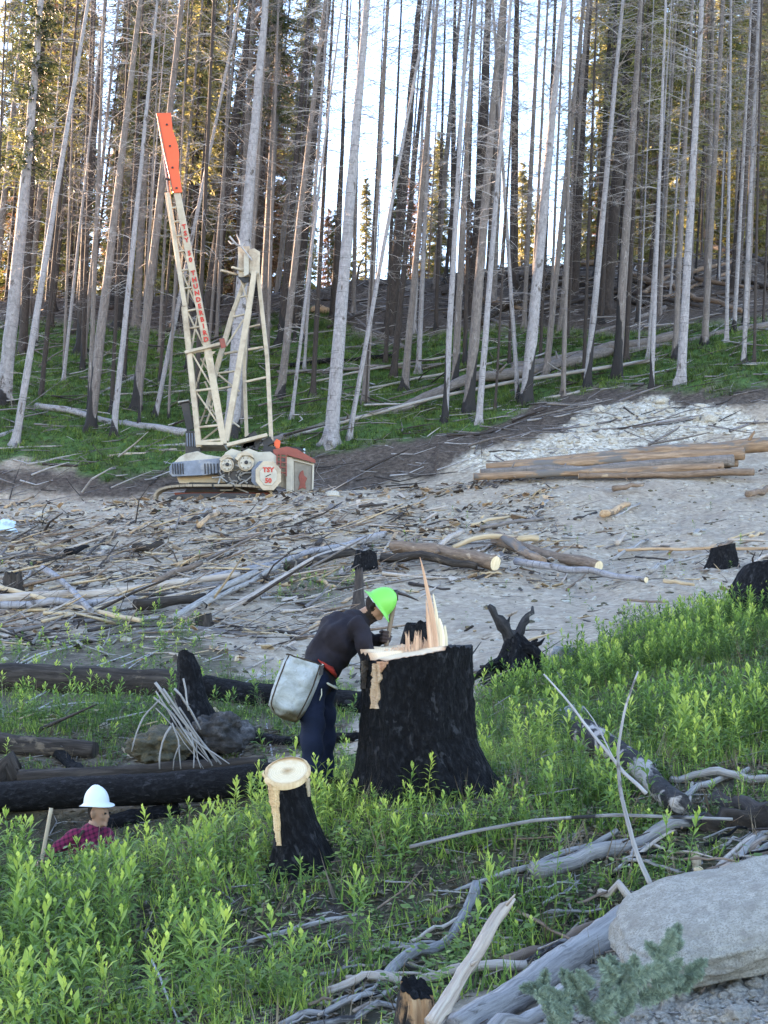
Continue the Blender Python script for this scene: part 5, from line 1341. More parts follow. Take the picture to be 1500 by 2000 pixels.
for (u, v, r) in ((443, 908, 14), (480, 904, 16)):
    dr = disc('winch_drum', 'cream', u, v, r, -1.55, -1.0)
    disc('drum_face', 'white_p', u, v, r - 2.5, -1.6, -1.54, dr, 20, sq=.85)
    disc('drum_hub', 'blacks', u + 1, v - 1, 4, -1.66, -1.59, dr, 10)
    for q in range(6): disc('bolt', 'blacks', u + (r - 5) * .8 * math.cos(q * 1.047), v + (r - 5) * math.sin(q * 1.047), 1.2, -1.64, -1.59, dr, 6)
prism('drum_shroud', 'cream', [(458, 895), (470, 882), (482, 881), (492, 886), (497, 896), (488, 890), (472, 890), (464, 900)], -1.65, -1.0)
prism('drum_shroud', 'cream', [(428, 897), (437, 888), (448, 888), (456, 896), (444, 894), (432, 902)], -1.6, -1.0)
a = Acc(); rs = np.random.default_rng(2)
for k in range(26):
    p0 = Mp(rs.uniform(428, 500), rs.uniform(922, 944), -1.4); p1 = p0 + np.array([rs.normal(0, .35), rs.normal(0, .1), rs.normal(0, .25)]); pm = (p0 + p1) / 2 + rs.normal(0, .12, 3)
    V, Q, T, Gr = tube([p0, pm, p1], [.03, .035, .03], 6, 0, 1); a.add(V, Q, T, Gr)
part('hoses', 'steel', a)
a = Acc()
for k in range(12):
    p0 = Mp(rs.uniform(468, 515), rs.uniform(862, 880), -.3); V, Q = box(p0, p0 + [rs.uniform(.1, .5), 0, rs.uniform(-.1, .3)], .2, .3); a.add(V, Q)
part('engine_clutter', 'blacks', a)
oct_ = [(524 + 27 * math.cos(R(22.5 + 45 * k)), 929 + 31 * math.sin(R(22.5 + 45 * k))) for k in range(8)]
og = prism('octagonal_guard', 'cream', oct_, -2.0, -1.35)
prism('guard_plate', 'white_p', [(524 + 18 * math.cos(R(22.5 + 45 * k)), 929 + 21 * math.sin(R(22.5 + 45 * k))) for k in range(8)], -2.03, -1.99, og)
prism('guard_rim', 'bluegrey', [(u - 8, v) for u, v in oct_], -1.6, -1.2, yard, 'dark rim behind the octagonal guard')
text_mesh('TSY', .26, 'letter', og, Mp(524, 918, -2.04), 0); text_mesh('50', .26, 'letter', og, Mp(524, 939, -2.04), 0)
bar('paint_mark', 'blacks', (519, 931, -2.04), (529, 926, -2.04), 2, .01, og)
# cab
cab = prism('cab', 'white_p', [(560, 889), (613, 905), (611, 966), (560, 963)], -.7, 1.4)
prism('window_mesh', 'mesh', [(574, 899), (610, 908), (608, 962), (574, 960)], -.76, -.71, cab)
for a_, b_ in (((572, 896), (572, 964)), ((612, 906), (610, 966)), ((572, 898), (612, 908)), ((572, 962), (610, 964))):
    bar('window_frame', 'white_p', (*a_, -.78), (*b_, -.78), 4, .1, cab)
prism('cab_panel', 'white_p', [(558, 892), (571, 893), (570, 962), (559, 960)], -.84, -.72, cab)
prism('cab_roof', 'redp', [(533, 878), (560, 872), (580, 877), (616, 898), (616, 905), (560, 889), (535, 889)], -.95, 1.5, cab)
prism('roof_light', 'blacks', [(556, 872), (585, 874), (598, 882), (560, 880)], -.5, .6, cab)
prism('red_figure', 'redp', [(586, 922), (592, 918), (594, 928), (600, 934), (596, 944), (598, 955), (590, 953), (582, 957), (586, 944), (583, 932)], -.80, -.765, cab, 'bright red shape behind the cab window')
prism('beacon', 'tarp', [(592, 876), (596, 876), (596, 886), (592, 886)], -.4, -.2, cab)
lad = Acc()
for v in (892, 902, 912, 922): 
    V, Q = box(Mp(541, v, -1.0), Mp(559, v + 2, -1.0), 2.4 * px(YM), .1, up=(0, 1, 0)); lad.add(V, Q)
for u in (541, 548, 559):
    V, Q = box(Mp(u, 886, -1.03), Mp(u, 930, -1.03), 2.4 * px(YM), .08, up=(0, 1, 0)); lad.add(V, Q)
part('side_rack', 'redp', lad, label='red ladder rack between winch and cab')
prism('side_panel', 'cream', [(542, 905), (560, 905), (560, 955), (545, 950)], -.6, .6)
prism('red_motor', 'orange', [(535, 864), (540, 857), (548, 861), (546, 876), (536, 876)], -.3, .3, yard, 'small orange motor behind the gantry foot')
# tracks
for d in (-1.75, 1.25):
    n_ = 64; outl = []
    for k in range(n_):
        t = k / n_ * 2 * math.pi; x = math.cos(t); y = math.sin(t)
        u = 428 + math.copysign(abs(x) ** .45, x) * 112; v = 982 + math.copysign(abs(y) ** .8, y) * 23
        outl.append((u, v))
    tr = prism('track', 'blacks', [(428 + (u - 428) * .93, 982 + (v - 982) * .82) for u, v in outl], d + .06, d + .56, yard)
    sh = Acc(); o_ = np.array([Mp(u, v, 0) for u, v in outl])
    for k in range(n_):
        p0, p1 = o_[k], o_[(k + 1) % n_]
        c = (p0 + p1) / 2; t_ = (p1 - p0); 
        V, Q = box(p0 + [0, d + .31, 0], p0 + t_ * .9 + [0, d + .31, 0], .62, .09, up=np.cross(t_, [0, 1.0, 0])); sh.add(V, Q)
    part('track_shoes', 'rust', sh, tr)['kind'] = 'stuff'
    for k in range(5): disc('roller', 'rust', 350 + k * 38, 975, 5.5, d - .04, d + .1, tr, 12)
prism('car_body', 'redp', [(340, 962), (530, 962), (520, 990), (350, 990)], -1.1, 1.1)
prism('turntable', 'blacks', [(370, 942), (530, 944), (545, 962), (360, 962)], -.9, .9)
# ------------------------------------------------------------------ people
def cap_rings(p0, p1, r0, r1, wide=None, k=1.0, n=20):
    """rounded capsule; wide: axis along which the section is k times broader"""
    p0, p1 = np.asarray(p0, float), np.asarray(p1, float); L = np.linalg.norm(p1 - p0); t = (p1 - p0) / (L + 1e-9)
    ref = np.array(wide if wide is not None else ((0, 1, 0) if abs(t[1]) < .9 else (1, 0, 0)), float)
    a = ref - t * np.dot(ref, t); a /= np.linalg.norm(a); b = np.cross(t, a)
    an = np.arange(n) / n * 6.28318; rings = []
    for q in np.linspace(-1.45, 0, 6): rings.append((p0 + t * r0 * math.sin(q), r0 * math.cos(q)))
    for q in np.linspace(.2, .8, 3): rings.append((p0 + (p1 - p0) * q, r0 + (r1 - r0) * q))
    for q in np.linspace(0, 1.45, 6): rings.append((p1 + t * r1 * math.sin(q), r1 * math.cos(q)))
    V = np.vstack([c + r * (np.cos(an)[:, None] * a * k + np.sin(an)[:, None] * b) for c, r in rings])
    m = len(rings); i = np.arange(m - 1)[:, None] * n; j = np.arange(n)[None, :]; j2 = (j + 1) % n
    Q = np.stack([i + j, i + j2, i + n + j2, i + n + j], -1).reshape(-1, 4)
    T0 = np.stack([np.zeros(n - 2, int), np.arange(2, n), np.arange(1, n - 1)], -1); T1 = np.stack([np.full(n - 2, (m - 1) * n), (m - 1) * n + np.arange(1, n - 1), (m - 1) * n + np.arange(2, n)], -1)
    return V, Q, np.vstack([T0, T1])

def blob_body(name, prims, voxel, parent, mats, smooth_it=4, noise_amp=0.0, zone=None, fold=None):
    """one continuous surface grown round capsules; prims: (zone, p0, p1, r0, r1, wide, k)"""
    a = Acc()
    for pr in prims: a.add(*cap_rings(*pr[1:])[:3])
    V = np.vstack(a.V); me0 = mesh_np('t', V, np.vstack(a.Q), np.vstack(a.T))
    tmp = bpy.data.objects.new('t', me0); COL.objects.link(tmp)
    md = tmp.modifiers.new('r', 'REMESH'); md.mode = 'VOXEL'; md.voxel_size = voxel
    ms = tmp.modifiers.new('s', 'SMOOTH'); ms.factor = .5; ms.iterations = smooth_it
    me = bpy.data.meshes.new_from_object(tmp.evaluated_get(bpy.context.evaluated_depsgraph_get()))
    bpy.data.objects.remove(tmp); me.name = name; me.materials.clear()
    for m in mats: me.materials.append(M[m])
    co = np.zeros(len(me.vertices) * 3); me.vertices.foreach_get('co', co); co = co.reshape(-1, 3)
    no = np.zeros(len(co) * 3); me.vertices.foreach_get('normal', no); no = no.reshape(-1, 3)
    if fold is not None:
        co = co + no * fold(co)[:, None]; me.vertices.foreach_set('co', co.astype(np.float32).ravel()); me.update()
    # which capsule is each face nearest to (scaled by its radius)
    pc = np.zeros(len(me.polygons) * 3); me.polygons.foreach_get('center', pc); pc = pc.reshape(-1, 3)
    best = np.full(len(pc), 1e9); z = np.zeros(len(pc), int)
    for pr in prims:
        p0, p1 = np.array(pr[1], float), np.array(pr[2], float); d = p1 - p0; t = np.clip(((pc - p0) @ d) / (d @ d + 1e-9), 0, 1)
        q = np.linalg.norm(pc - p0 - t[:, None] * d, axis=1) - (pr[3] + (pr[4] - pr[3]) * t)
        s_ = q < best; best[s_] = q[s_]; z[s_] = pr[0]
    if zone is not None: z = zone(pc, z)
    me.polygons.foreach_set('material_index', z.astype(np.int32)); me.polygons.foreach_set('use_smooth', np.ones(len(pc), bool)); me.update()
    return link(name, me, parent)

def cloth(name, c, var=.25, fuzz=.0, sc_=9, b=.5, rough=.9):
    m, nt, bs = new_mat(name); tc = nt.nodes.new('ShaderNodeTexCoord'); oc = tc.outputs['Object']
    f = noise_n(nt, oc, sc_, 4, .55, .6); f2 = noise_n(nt, oc, 160, 3, .6)
    col = mixc(nt, f, tuple(x * (1 - var) for x in c), tuple(min(1, x * (1 + var)) for x in c))
    nt.links.new(col, bs.inputs['Base Color']); bs.inputs['Roughness'].default_value = rough
    bs.inputs['Specular IOR Level'].default_value = .2
    bump(nt, bs, math_n(nt, 'ADD', f, math_n(nt, 'MULTIPLY', f2, .15)), b, .03)
    return m
M['shirt'] = cloth('dark plum grey shirt', (.016, .013, .018))
M['pants'] = cloth('navy trousers', (.006, .011, .028))
M['skin'] = cloth('skin', (.34, .185, .12), .1, b=.05, rough=.55)
M['hair'] = cloth('dark hair', (.022, .015, .012), .4, b=.6, sc_=40)
M['glove'] = cloth('dark work glove', (.045, .030, .028), .3)
M['boot'] = cloth('brown boot', (.045, .03, .02), .3)
M['red_cloth'] = cloth('red cloth', (.32, .03, .02), .2)
M['belt_w'] = cloth('cream webbing belt', (.55, .54, .44), .1)
M['hat_green'] = flat_mat('bright green hard hat shell', (.13, .50, .085), .4, .05, 3, (.05, .3, .05), .1, b=0)
M['hat_white'] = flat_mat('white hard hat shell', (.60, .63, .65), .4, .04, 3, (.5, .5, .5), .1, b=0)
M['band'] = cloth('pale blue head band', (.45, .55, .66), .1)
m, nt, bs = new_mat('maroon plaid shirt'); tc = nt.nodes.new('ShaderNodeTexCoord')
sx = nt.nodes.new('ShaderNodeSeparateXYZ'); nt.links.new(tc.outputs['Object'], sx.inputs[0])
ka = math_n(nt, 'GREATER_THAN', math_n(nt, 'SINE', math_n(nt, 'MULTIPLY', math_n(nt, 'ADD', sx.outputs[0], math_n(nt, 'MULTIPLY', sx.outputs[2], .35)), 150)), .3)
kb = math_n(nt, 'GREATER_THAN', math_n(nt, 'SINE', math_n(nt, 'MULTIPLY', math_n(nt, 'SUBTRACT', sx.outputs[2], math_n(nt, 'MULTIPLY', sx.outputs[0], .35)), 150)), .3)
kc = math_n(nt, 'MULTIPLY', math_n(nt, 'ADD', ka, kb), .5)
nt.links.new(ramp(nt, kc, [(0, (.21, .016, .05)), (.5, (.13, .010, .034)), (1, (.05, .006, .018))]), bs.inputs['Base Color']); bs.inputs['Roughness'].default_value = .9
M['plaid'] = m
m, nt, bs = new_mat('dirty white planting bag canvas'); tc = nt.nodes.new('ShaderNodeTexCoord'); oc = tc.outputs['Object']
f = noise_n(nt, oc, 5, 8, .7, .5); f2 = noise_n(nt, oc, 14, 8, .75, 1.2); sx = nt.nodes.new('ShaderNodeSeparateXYZ'); nt.links.new(oc, sx.inputs[0])
col = ramp(nt, f, [(.3, (.14, .14, .125)), (.48, (.27, .285, .285)), (.7, (.42, .45, .47))])
col = mixc(nt, ramp(nt, f2, [(.55, (0, 0, 0)), (.68, (.6, .6, .6))]), col, (.17, .14, .11))
low = math_n(nt, 'ADD', math_n(nt, 'MULTIPLY', sx.outputs[2], -1), math_n(nt, 'MULTIPLY', math_n(nt, 'SUBTRACT', f, .5), .22))
col = mixc(nt, ramp(nt, low, [(.36, (0, 0, 0)), (.42, (1, 1, 1))]), col, (.075, .058, .035))
nt.links.new(col, bs.inputs['Base Color']); bs.inputs['Roughness'].default_value = .7; bump(nt, bs, f, .5, .03)
M['canvas'] = m

def hard_hat(parent, org, c, up, fwd, L, mat, brim_rise=.0):
    """full-brim hard hat; L = brim length; c = brim centre"""
    up = np.array(up, float); up /= np.linalg.norm(up); fwd = np.array(fwd, float); fwd -= up * np.dot(fwd, up); fwd /= np.linalg.norm(fwd); sd = np.cross(up, fwd)
    n = 40; an = np.arange(n) / n * 6.28318
    prof = [(.96, -.012), (1.0, -.010), (1.0, -.002), (.90, .012), (.78, .026), (.74, .045)] + [(.74 * math.cos(q), .045 + .50 * math.sin(q)) for q in np.linspace(.12, 1.5, 9)]
    prof = [(.93, -.004)] + prof
    V = []
    for r, h in prof:
        brim = r > .8
        w = .83 + (.02 if not brim else 0)
        for a_ in an:
            rr_ = r * (1 + (.06 * max(0, math.cos(a_)) if brim else 0))
            dz = (-.05 * abs(math.cos(a_)) ** 2 if brim else 0)
            rid = .025 * math.exp(-(math.sin(a_) / .16) ** 2) * max(0, h - .06) * 2.4 if not brim else 0
            V.append(c + (fwd * math.cos(a_) * rr_ + sd * math.sin(a_) * rr_ * w) * L / 2 + up * (h + dz + rid) * L * .93)
    m_ = len(prof); i = np.arange(m_ - 1)[:, None] * n; j = np.arange(n)[None, :]; j2 = (j + 1) % n
    Q = np.stack([i + j, i + j2, i + n + j2, i + n + j], -1).reshape(-1, 4)
    V.append(c + up * .56 * L * .93); top = len(V) - 1
    T = np.stack([(m_ - 1) * n + np.arange(n), (m_ - 1) * n + (np.arange(n) + 1) % n, np.full(n, top)], -1)
    a = Acc(); a.add(np.array(V) - org, Q, T); return a.build('hard_hat', M[mat], parent=parent)

def head_prims(c, up, fwd, s=1.0):
    up = np.array(up, float); up /= np.linalg.norm(up); fwd = np.array(fwd, float); fwd -= up * np.dot(fwd, up); fwd /= np.linalg.norm(fwd); sd = np.cross(up, fwd)
    q = lambda f, u, r=0: c + (fwd * f + up * u + sd * r) * s
    pr = [(0, q(-.015, .03), q(.02, .03), .088 * s, .080 * s, sd, .88), (0, q(.02, -.03), q(.045, -.075), .058 * s, .036 * s, sd, 1.0),
          (0, q(.05, -.01), q(.06, .02), .045 * s, .035 * s, sd, 1.3), (0, q(.098, .018), q(.112, -.018), .009 * s, .013 * s, sd, 1.0),
          (0, q(.098, -.045), q(.098, -.050), .010 * s, .010 * s, sd, 2.0), (0, q(.096, -.062), q(.096, -.064), .010 * s, .009 * s, sd, 1.7), (0, q(.088, -.09), q(.088, -.092), .016 * s, .016 * s, sd, 1.2),
          (0, q(.092, .032, .033), q(.092, .032, .034), .010 * s, .010 * s, sd, 1.4), (0, q(.092, .032, -.033), q(.092, .032, -.034), .010 * s, .010 * s, sd, 1.4)]
    for sg in (-1, 1): pr.append((0, q(-.005, -.02, .078 * sg), q(-.002, .02, .084 * sg), .014 * s, .020 * s, fwd, 1.0))
    return pr, q
def hand(name, palm0, palm1, grip_axis, curl_to, s, mat, parent, org):
    """gloved hand closed round a handle: palm plus five separate bent fingers"""
    a_ = np.array(grip_axis, float); a_ /= np.linalg.norm(a_); pal = palm1 - palm0; pal /= np.linalg.norm(pal)
    nrm = np.cross(a_, pal); nrm /= np.linalg.norm(nrm)
    if np.dot(nrm, curl_to) < 0: nrm = -nrm
    pr = [(0, palm0, palm1, .030 * s, .034 * s, a_, 1.35)]
    for k, (o, L) in enumerate(((.033, .9), (.011, 1.0), (-.011, .95), (-.032, .78))):
        b0 = palm1 + a_ * o * s; k1 = b0 + pal * .036 * L * s + nrm * .012 * s; k2 = k1 + nrm * .034 * L * s - pal * .002; k3 = k2 - pal * .028 * L * s + nrm * .004 * s
        pr += [(0, b0, k1, .0115 * s, .0105 * s), (0, k1, k2, .0105 * s, .0095 * s), (0, k2, k3, .0095 * s, .008 * s)]
    t0 = palm0 + a_ * .034 * s; t1 = t0 + (pal * .03 + nrm * .03 + a_ * .012) * s; t2 = t1 + (pal * .022 + nrm * .024 - a_ * .012) * s
    pr += [(0, t0, t1, .013 * s, .012 * s), (0, t1, t2, .012 * s, .0095 * s)]
    pr = [(p[0], p[1] - org, p[2] - org, *p[3:]) for p in pr]
    return blob_body(name, pr, .005, parent, [mat], smooth_it=1)

def A(u, v, Y): return np.array(P(u, v, Y))
# --- the worker bending over the stump
YW = 10.75
worg = A(618, 1535, YW)
wk = empty('person', Vector(worg), 'worker in a bright green hard hat bending over the big burnt stump', 'person')
def W(u, v, d=0.0): return A(u, v, YW + d) - worg
ex = 1.0
prims = [
    (0, W(700, 1208), W(722, 1196), .060, .058),
    (1, W(617, 1322, .0), W(636, 1290), .160, .165, (0, 1, 0), 1.12), (1, W(634, 1288), W(664, 1242), .165, .190, (0, 1, 0), 1.08), (1, W(664, 1242), W(690, 1222), .188, .135, (0, 1, 0), 1.4),
    (1, W(648, 1296, 0), W(676, 1262, 0), .115, .115, (0, 1, 0), 1.2),
    (1, W(700, 1225, -.20), W(713, 1262, -.24), .082, .074), (1, W(713, 1262, -.24), W(718, 1292, -.22), .074, .062), (1, W(718, 1292, -.22), W(722, 1322, -.10), .060, .050),
    (1, W(700, 1222, .19), W(727, 1256, .22), .078, .062), (1, W(727, 1256, .22), W(750, 1247, .10), .058, .046),
    (2, W(613, 1330, -.10), W(608, 1345, -.10), .125, .120, (0, 1, 0), 1.0), (2, W(628, 1330, .10), W(630, 1345, .10), .120, .115),
    (2, W(609, 1340, -.10), W(610, 1432, -.13), .118, .094), (2, W(610, 1432, -.13), W(608, 1518, -.13), .094, .078),
    (2, W(629, 1340, .10), W(637, 1432, .12), .105, .080), (2, W(637, 1432, .12), W(634, 1512, .14), .078, .068),
    (3, W(606, 1528, -.13), W(632, 1536, -.15), .052, .045), (3, W(634, 1522, .14), W(658, 1530, .14), .050, .044),
    (0, W(722, 1322, -.10), W(720, 1330, -.06), .034, .032),
]
hc = A(731, 1185, YW - .02) - worg
hup = np.array([.79, -.10, .61]); hf = np.array([.61, -.12, -.79])
hp, hq = head_prims(hc, hup, hf, 1.0)
prims += hp
def wzone(pc, z):
    z = z.copy(); r_ = pc - hc; upn = hup / np.linalg.norm(hup); fn = hf - upn * np.dot(hf, upn); fn /= np.linalg.norm(fn)
    f, u_ = r_ @ fn, r_ @ upn
    hd = z == 0
    near = np.linalg.norm(r_, axis=1) < .16
    z[hd & near & (((f < .018) & (u_ > -.055)) | (u_ > .075))] = 4
    z[hd & near & (u_ < -.045) & (f > .0)] = 4                     # beard
    z[hd & near & (f > .0) & (f < .03) & (u_ < -.0)] = 4
    return z
def wfold(co):
    x, y, z = co[:, 0], co[:, 1], co[:, 2]
    return (.010 * np.sin(z * 30 - x * 26 + 2.5 * np.sin(x * 9 + y * 7)) + .006 * np.sin(x * 50 + 3 * np.sin(z * 14 + y * 9))) * (z > .62) * (np.linalg.norm(co - hc, axis=1) > .2) + .009 * np.sin(z * 30 + x * 14 + 3 * np.sin(x * 11 + y * 9)) * (z < .62) * (z > .1)
body = blob_body('body', prims, .0105, wk, ['skin', 'shirt', 'pants', 'boot', 'hair'], 5, zone=wzone, fold=wfold)
hard_hat(wk, np.zeros(3), A(738.5, 1180.5, YW - .03) - worg, hup, hf, .318, 'hat_green')
a = Acc(); un = hup / np.linalg.norm(hup); fn = hf - un * np.dot(hf, un); fn /= np.linalg.norm(fn); sn = np.cross(un, fn)
th = np.linspace(-2.6, 2.6, 24) + math.pi
pts = np.array([hc + un * .035 + fn * math.cos(t) * .100 + sn * math.sin(t) * .086 for t in th]); V, Q, T, Gr = tube(pts, np.full(24, .014), 6); a.add(V, Q, T, Gr)
a.build('head_band', M['band'], parent=wk)
# belt, cloth and stripe
a = Acc(); ctr = W(622, 1322); ax = W(640, 1290) - W(612, 1335); ax /= np.linalg.norm(ax); s1 = np.array([0, 1.0, 0]); s2 = np.cross(ax, s1)
th = np.linspace(0, 6.2832, 33)
V, Q, T, Gr = tube(np.array([ctr + s1 * math.cos(t) * .182 + s2 * math.sin(t) * .163 for t in th]), np.full(33, .024), 8, squash=.4); a.add(V, Q, T, Gr); a.build('belt', M['belt_w'], parent=wk)
a = Acc(); pts = np.array([W(622, 1288, -.17), W(634, 1298, -.18), W(648, 1308, -.16), W(656, 1320, -.10)]); V, Q, T, Gr = tube(pts, np.array([.02, .034, .036, .02]), 8, .2, 3, squash=.6); a.add(V, Q, T, Gr); a.build('red_cloth', M['red_cloth'], parent=wk)
a = Acc(); V, Q, T, Gr = tube(np.array([W(628, 1345, -.235), W(628, 1357, -.235), W(624, 1368, -.235)]), np.array([.004, .005, .003]), 5); a.add(V, Q, T, Gr); a.build('trouser_stripe', M['belt_w'], parent=wk)
# near hand braced on the stump, far hand on the tool
hand('glove', W(722, 1324, -.10), W(724, 1340, -.05), (0, 1, 0), np.array([1, 0, -.5]), 1.05, 'glove', wk, np.zeros(3))
hand('glove', W(748, 1248, .10), W(755, 1246, .04), W(770, 1180, 0) - W(752, 1270, 0), np.array([.2, -1, 0]), 1.15, 'glove', wk, np.zeros(3))
# planting bag: canvas sack with flat sides hung at the hip
def bag_mesh():
    rows = [((560, 1277), (632, 1300)), ((553, 1292), (629, 1316)), ((541, 1320), (618, 1345)), ((531, 1350), (606, 1372)), ((524, 1376), (595, 1392)), ((533, 1392), (587, 1404)), ((552, 1404), (578, 1411))]
    n = 40; V = []
    rs = np.random.default_rng(3)
    for i, (l, r) in enumerate(rows):
        pl, pr = A(*l, YW - .30), A(*r, YW - .22); c = (pl + pr) / 2; h = (pr - pl) / 2
        dep = [.10, .115, .135, .145, .14, .105, .05][i]
        for j in range(n):
            t = j / n * 6.2832; x = math.copysign(abs(math.cos(t)) ** .55, math.cos(t)); y = math.copysign(abs(math.sin(t)) ** .7, math.sin(t))
            V.append(c + h * x + np.array([0, dep * y, 0]) + rs.normal(0, .0025, 3) + np.array([0, .012 * math.sin(5 * x + i) * (abs(y) > .5), 0]))
    V = np.array(V); m_ = len(rows)
    # refine rows by interpolation
    A0 = V.reshape(m_, n, 3); tt = np.linspace(0, m_ - 1, 34); Vr = np.array([[np.interp(q, range(m_), A0[:, j, k]) for j in range(n) for k in range(3)] for q in tt]).reshape(34, n, 3)
    rip = np.random.default_rng(4).normal(0, 1, (12, 3))
    for k in range(34):
        Vr[k, :, 1] += .006 * np.sin(k * .5 + np.arange(n) * .8) + .005 * np.sin(k * .9 - np.arange(n) * .5)
    return Vr
Vr = bag_mesh(); borg_ = Vr[0].mean(0); nR, nC = Vr.shape[:2]
i = np.arange(nR - 1)[:, None] * nC; j = np.arange(nC)[None, :]; j2 = (j + 1) % nC
Q = np.stack([i + j, i + nC + j, i + nC + j2, i + j2], -1).reshape(-1, 4)
V_ = Vr.reshape(-1, 3) - borg_; inner_ = (Vr[:5] - Vr[:5].mean(1, keepdims=True)) * .94 + Vr[:5].mean(1, keepdims=True) - borg_
a = Acc(); a.add(V_, Q, np.stack([np.full(nC, (nR - 1) * nC), (nR - 1) * nC + (np.arange(nC) + 1) % nC, (nR - 1) * nC + np.arange(nC)], -1))
Vi = inner_.reshape(-1, 3); ii_ = np.arange(4)[:, None] * nC; a.add(Vi, np.stack([ii_ + j, ii_ + j2, ii_ + nC + j2, ii_ + nC + j], -1).reshape(-1, 4))
k = np.arange(nC); k2 = (k + 1) % nC; a.add(np.vstack([V_[:nC], Vi[:nC]]), np.stack([k, k2, nC + k2, nC + k], -1))
bag = a.build('planting_bag', M['canvas']); bag.location = borg_
tag(bag, 'dirty white canvas tree planting bag hanging at the bending worker hip', 'bag')
a = Acc()
for jj in (25, 35):
    V, Q2, T, Gr = tube(Vr[:30:3, jj] - borg_ + np.array([.002, -.004, 0]), np.full(10, .0055), 5); a.add(V, Q2, T, Gr)
V, Q2, T, Gr = tube(np.vstack([Vr[0, ::2], Vr[0, :1]]) - borg_, np.full(nC // 2 + 1, .006), 5); a.add(V, Q2, T, Gr)
a.build('black_piping', M['boot'], parent=bag)
a = Acc(); V, Q2 = box(A(628, 1300, YW - .31) - borg_, A(627, 1318, YW - .31) - borg_, .03, .02, up=(0, 1, 0)); a.add(V, Q2); a.build('buckle', M['blacks'], parent=bag, smooth=False)
a = Acc(); pts = [A(628, 1298, YW - .22), A(634, 1300, YW - .14), A(636, 1306, YW - .02)]; V, Q2, T, Gr = tube(np.array(pts) - borg_, np.full(3, .016), 6, squash=.4); a.add(V, Q2, T, Gr); a.build('strap', M['belt_w'], parent=bag)
# planting hoe: long handle, curved steel head
M['handle'] = bark('worn wooden handle', (.10, .065, .045), (.19, .13, .09), (.30, .21, .14), 20, .05, .6, .2)
M['blade'] = flat_mat('dark tool steel', (.07, .055, .055), .45, .3, 9, (.18, .09, .06), .5, .6)
hp0, hp1 = A(752, 1275, YW + .02), A(773, 1160, YW + .02)
a = Acc(); V, Q, T, Gr = tube(np.linspace(hp0, hp1, 9) - hp0, np.linspace(.017, .020, 9), 10, .03, 2); a.add(V, Q, T, Gr); hoe = a.build('planting_hoe', M['handle']); hoe.location = hp0
tag(hoe, 'long handled planting hoe held upright against the green hard hat', 'hoe')
a = Acc(); pts = np.array([A(764, 1160, YW + .02), A(775, 1157, YW + .03), A(792, 1162, YW + .05), A(806, 1168, YW + .07), A(817, 1173, YW + .09)]) - hp0
V, Q, T, Gr = tube(pts, np.array([.024, .026, .020, .014, .006]), 8, .02, 1, squash=.6); a.add(V, Q, T, Gr)
V, Q, T, Gr = tube(np.array([A(771, 1152, YW + .02), A(771, 1172, YW + .02)]) - hp0, np.array([.026, .028]), 10); a.add(V, Q, T, Gr); a.build('steel_head', M['blade'], parent=hoe)

# --- the person in the white hard hat, crouching in the dip
YH = 12.3
horg = A(188, 1700, YH); horg[2] = hz(horg[0], YH)
p2 = empty('person', Vector(horg), 'person in a white hard hat and maroon plaid shirt among the plants', 'person')
def H_(u, v, d=0.0): return A(u, v, YH + d) - horg
h2 = H_(192, 1590, 0); u2 = np.array([.03, 0, 1.0]); f2_ = np.array([.90, -.42, -.08])
hp2, _ = head_prims(h2, u2, f2_, 1.02)
gz = 0.0
prims2 = [(0, H_(184, 1615), H_(188, 1598), .058, .055), (1, H_(165, 1690), H_(170, 1650), .15, .165, (0, 1, 0), 1.2), (1, H_(170, 1650), H_(178, 1628), .160, .10, (0, 1, 0), 1.5),
          (1, H_(148, 1632, -.14), H_(118, 1652, -.22), .070, .058), (1, H_(118, 1652, -.22), H_(84, 1682, -.28), .054, .040), (1, H_(206, 1630, .12), H_(224, 1668, -.05), .070, .058), (1, H_(224, 1668, -.05), H_(232, 1690, -.2), .054, .042),
          (0, H_(84, 1682, -.28), H_(78, 1690, -.30), .032, .030), (0, H_(232, 1690, -.2), H_(236, 1698, -.24), .032, .030)]
hip = H_(162, 1695); ft1 = np.array([-.05, -.16, .06]); ft2 = np.array([-.02, .18, .06]); kn1 = (hip + ft1) / 2 + [.16, -.06, .02]; kn2 = (hip + ft2) / 2 + [.18, .06, .02]
prims2 += [(2, hip, hip + [0, 0, .02], .15, .14, (0, 1, 0), 1.15), (2, hip + [0, -.09, 0], kn1, .10, .07), (2, kn1, ft1, .068, .05), (2, hip + [0, .09, 0], kn2, .10, .07), (2, kn2, ft2, .068, .05),
           (3, ft1, ft1 + [.17, -.02, -.02], .05, .04), (3, ft2, ft2 + [.17, 0, -.02], .05, .04)]
prims2 += hp2
def zone2(pc, z):
    z = z.copy(); r_ = pc - h2; un_ = u2 / np.linalg.norm(u2); fn_ = f2_ - un_ * np.dot(f2_, un_); fn_ /= np.linalg.norm(fn_)
    f, u_ = r_ @ fn_, r_ @ un_; hd = (z == 0) & (np.linalg.norm(r_, axis=1) < .16)
    z[hd & (f < -.02) & (u_ > -.05)] = 4; z[hd & (u_ > .08)] = 4
    return z
blob_body('body', prims2, .0105, p2, ['skin', 'plaid', 'pants', 'boot', 'hair'], 4, zone=zone2, fold=lambda co: .005 * np.sin(co[:, 2] * 40 + 25 * co[:, 0]) * (np.linalg.norm(co - h2, axis=1) > .19))
hard_hat(p2, np.zeros(3), A(188.5, 1570.5, YH), np.array([-.03, 0, 1.0]), f2_, .33, 'hat_white') if False else hard_hat(p2, np.zeros(3), H_(188.5, 1570.5), np.array([-.03, -.04, 1.0]), f2_, .33, 'hat_white')
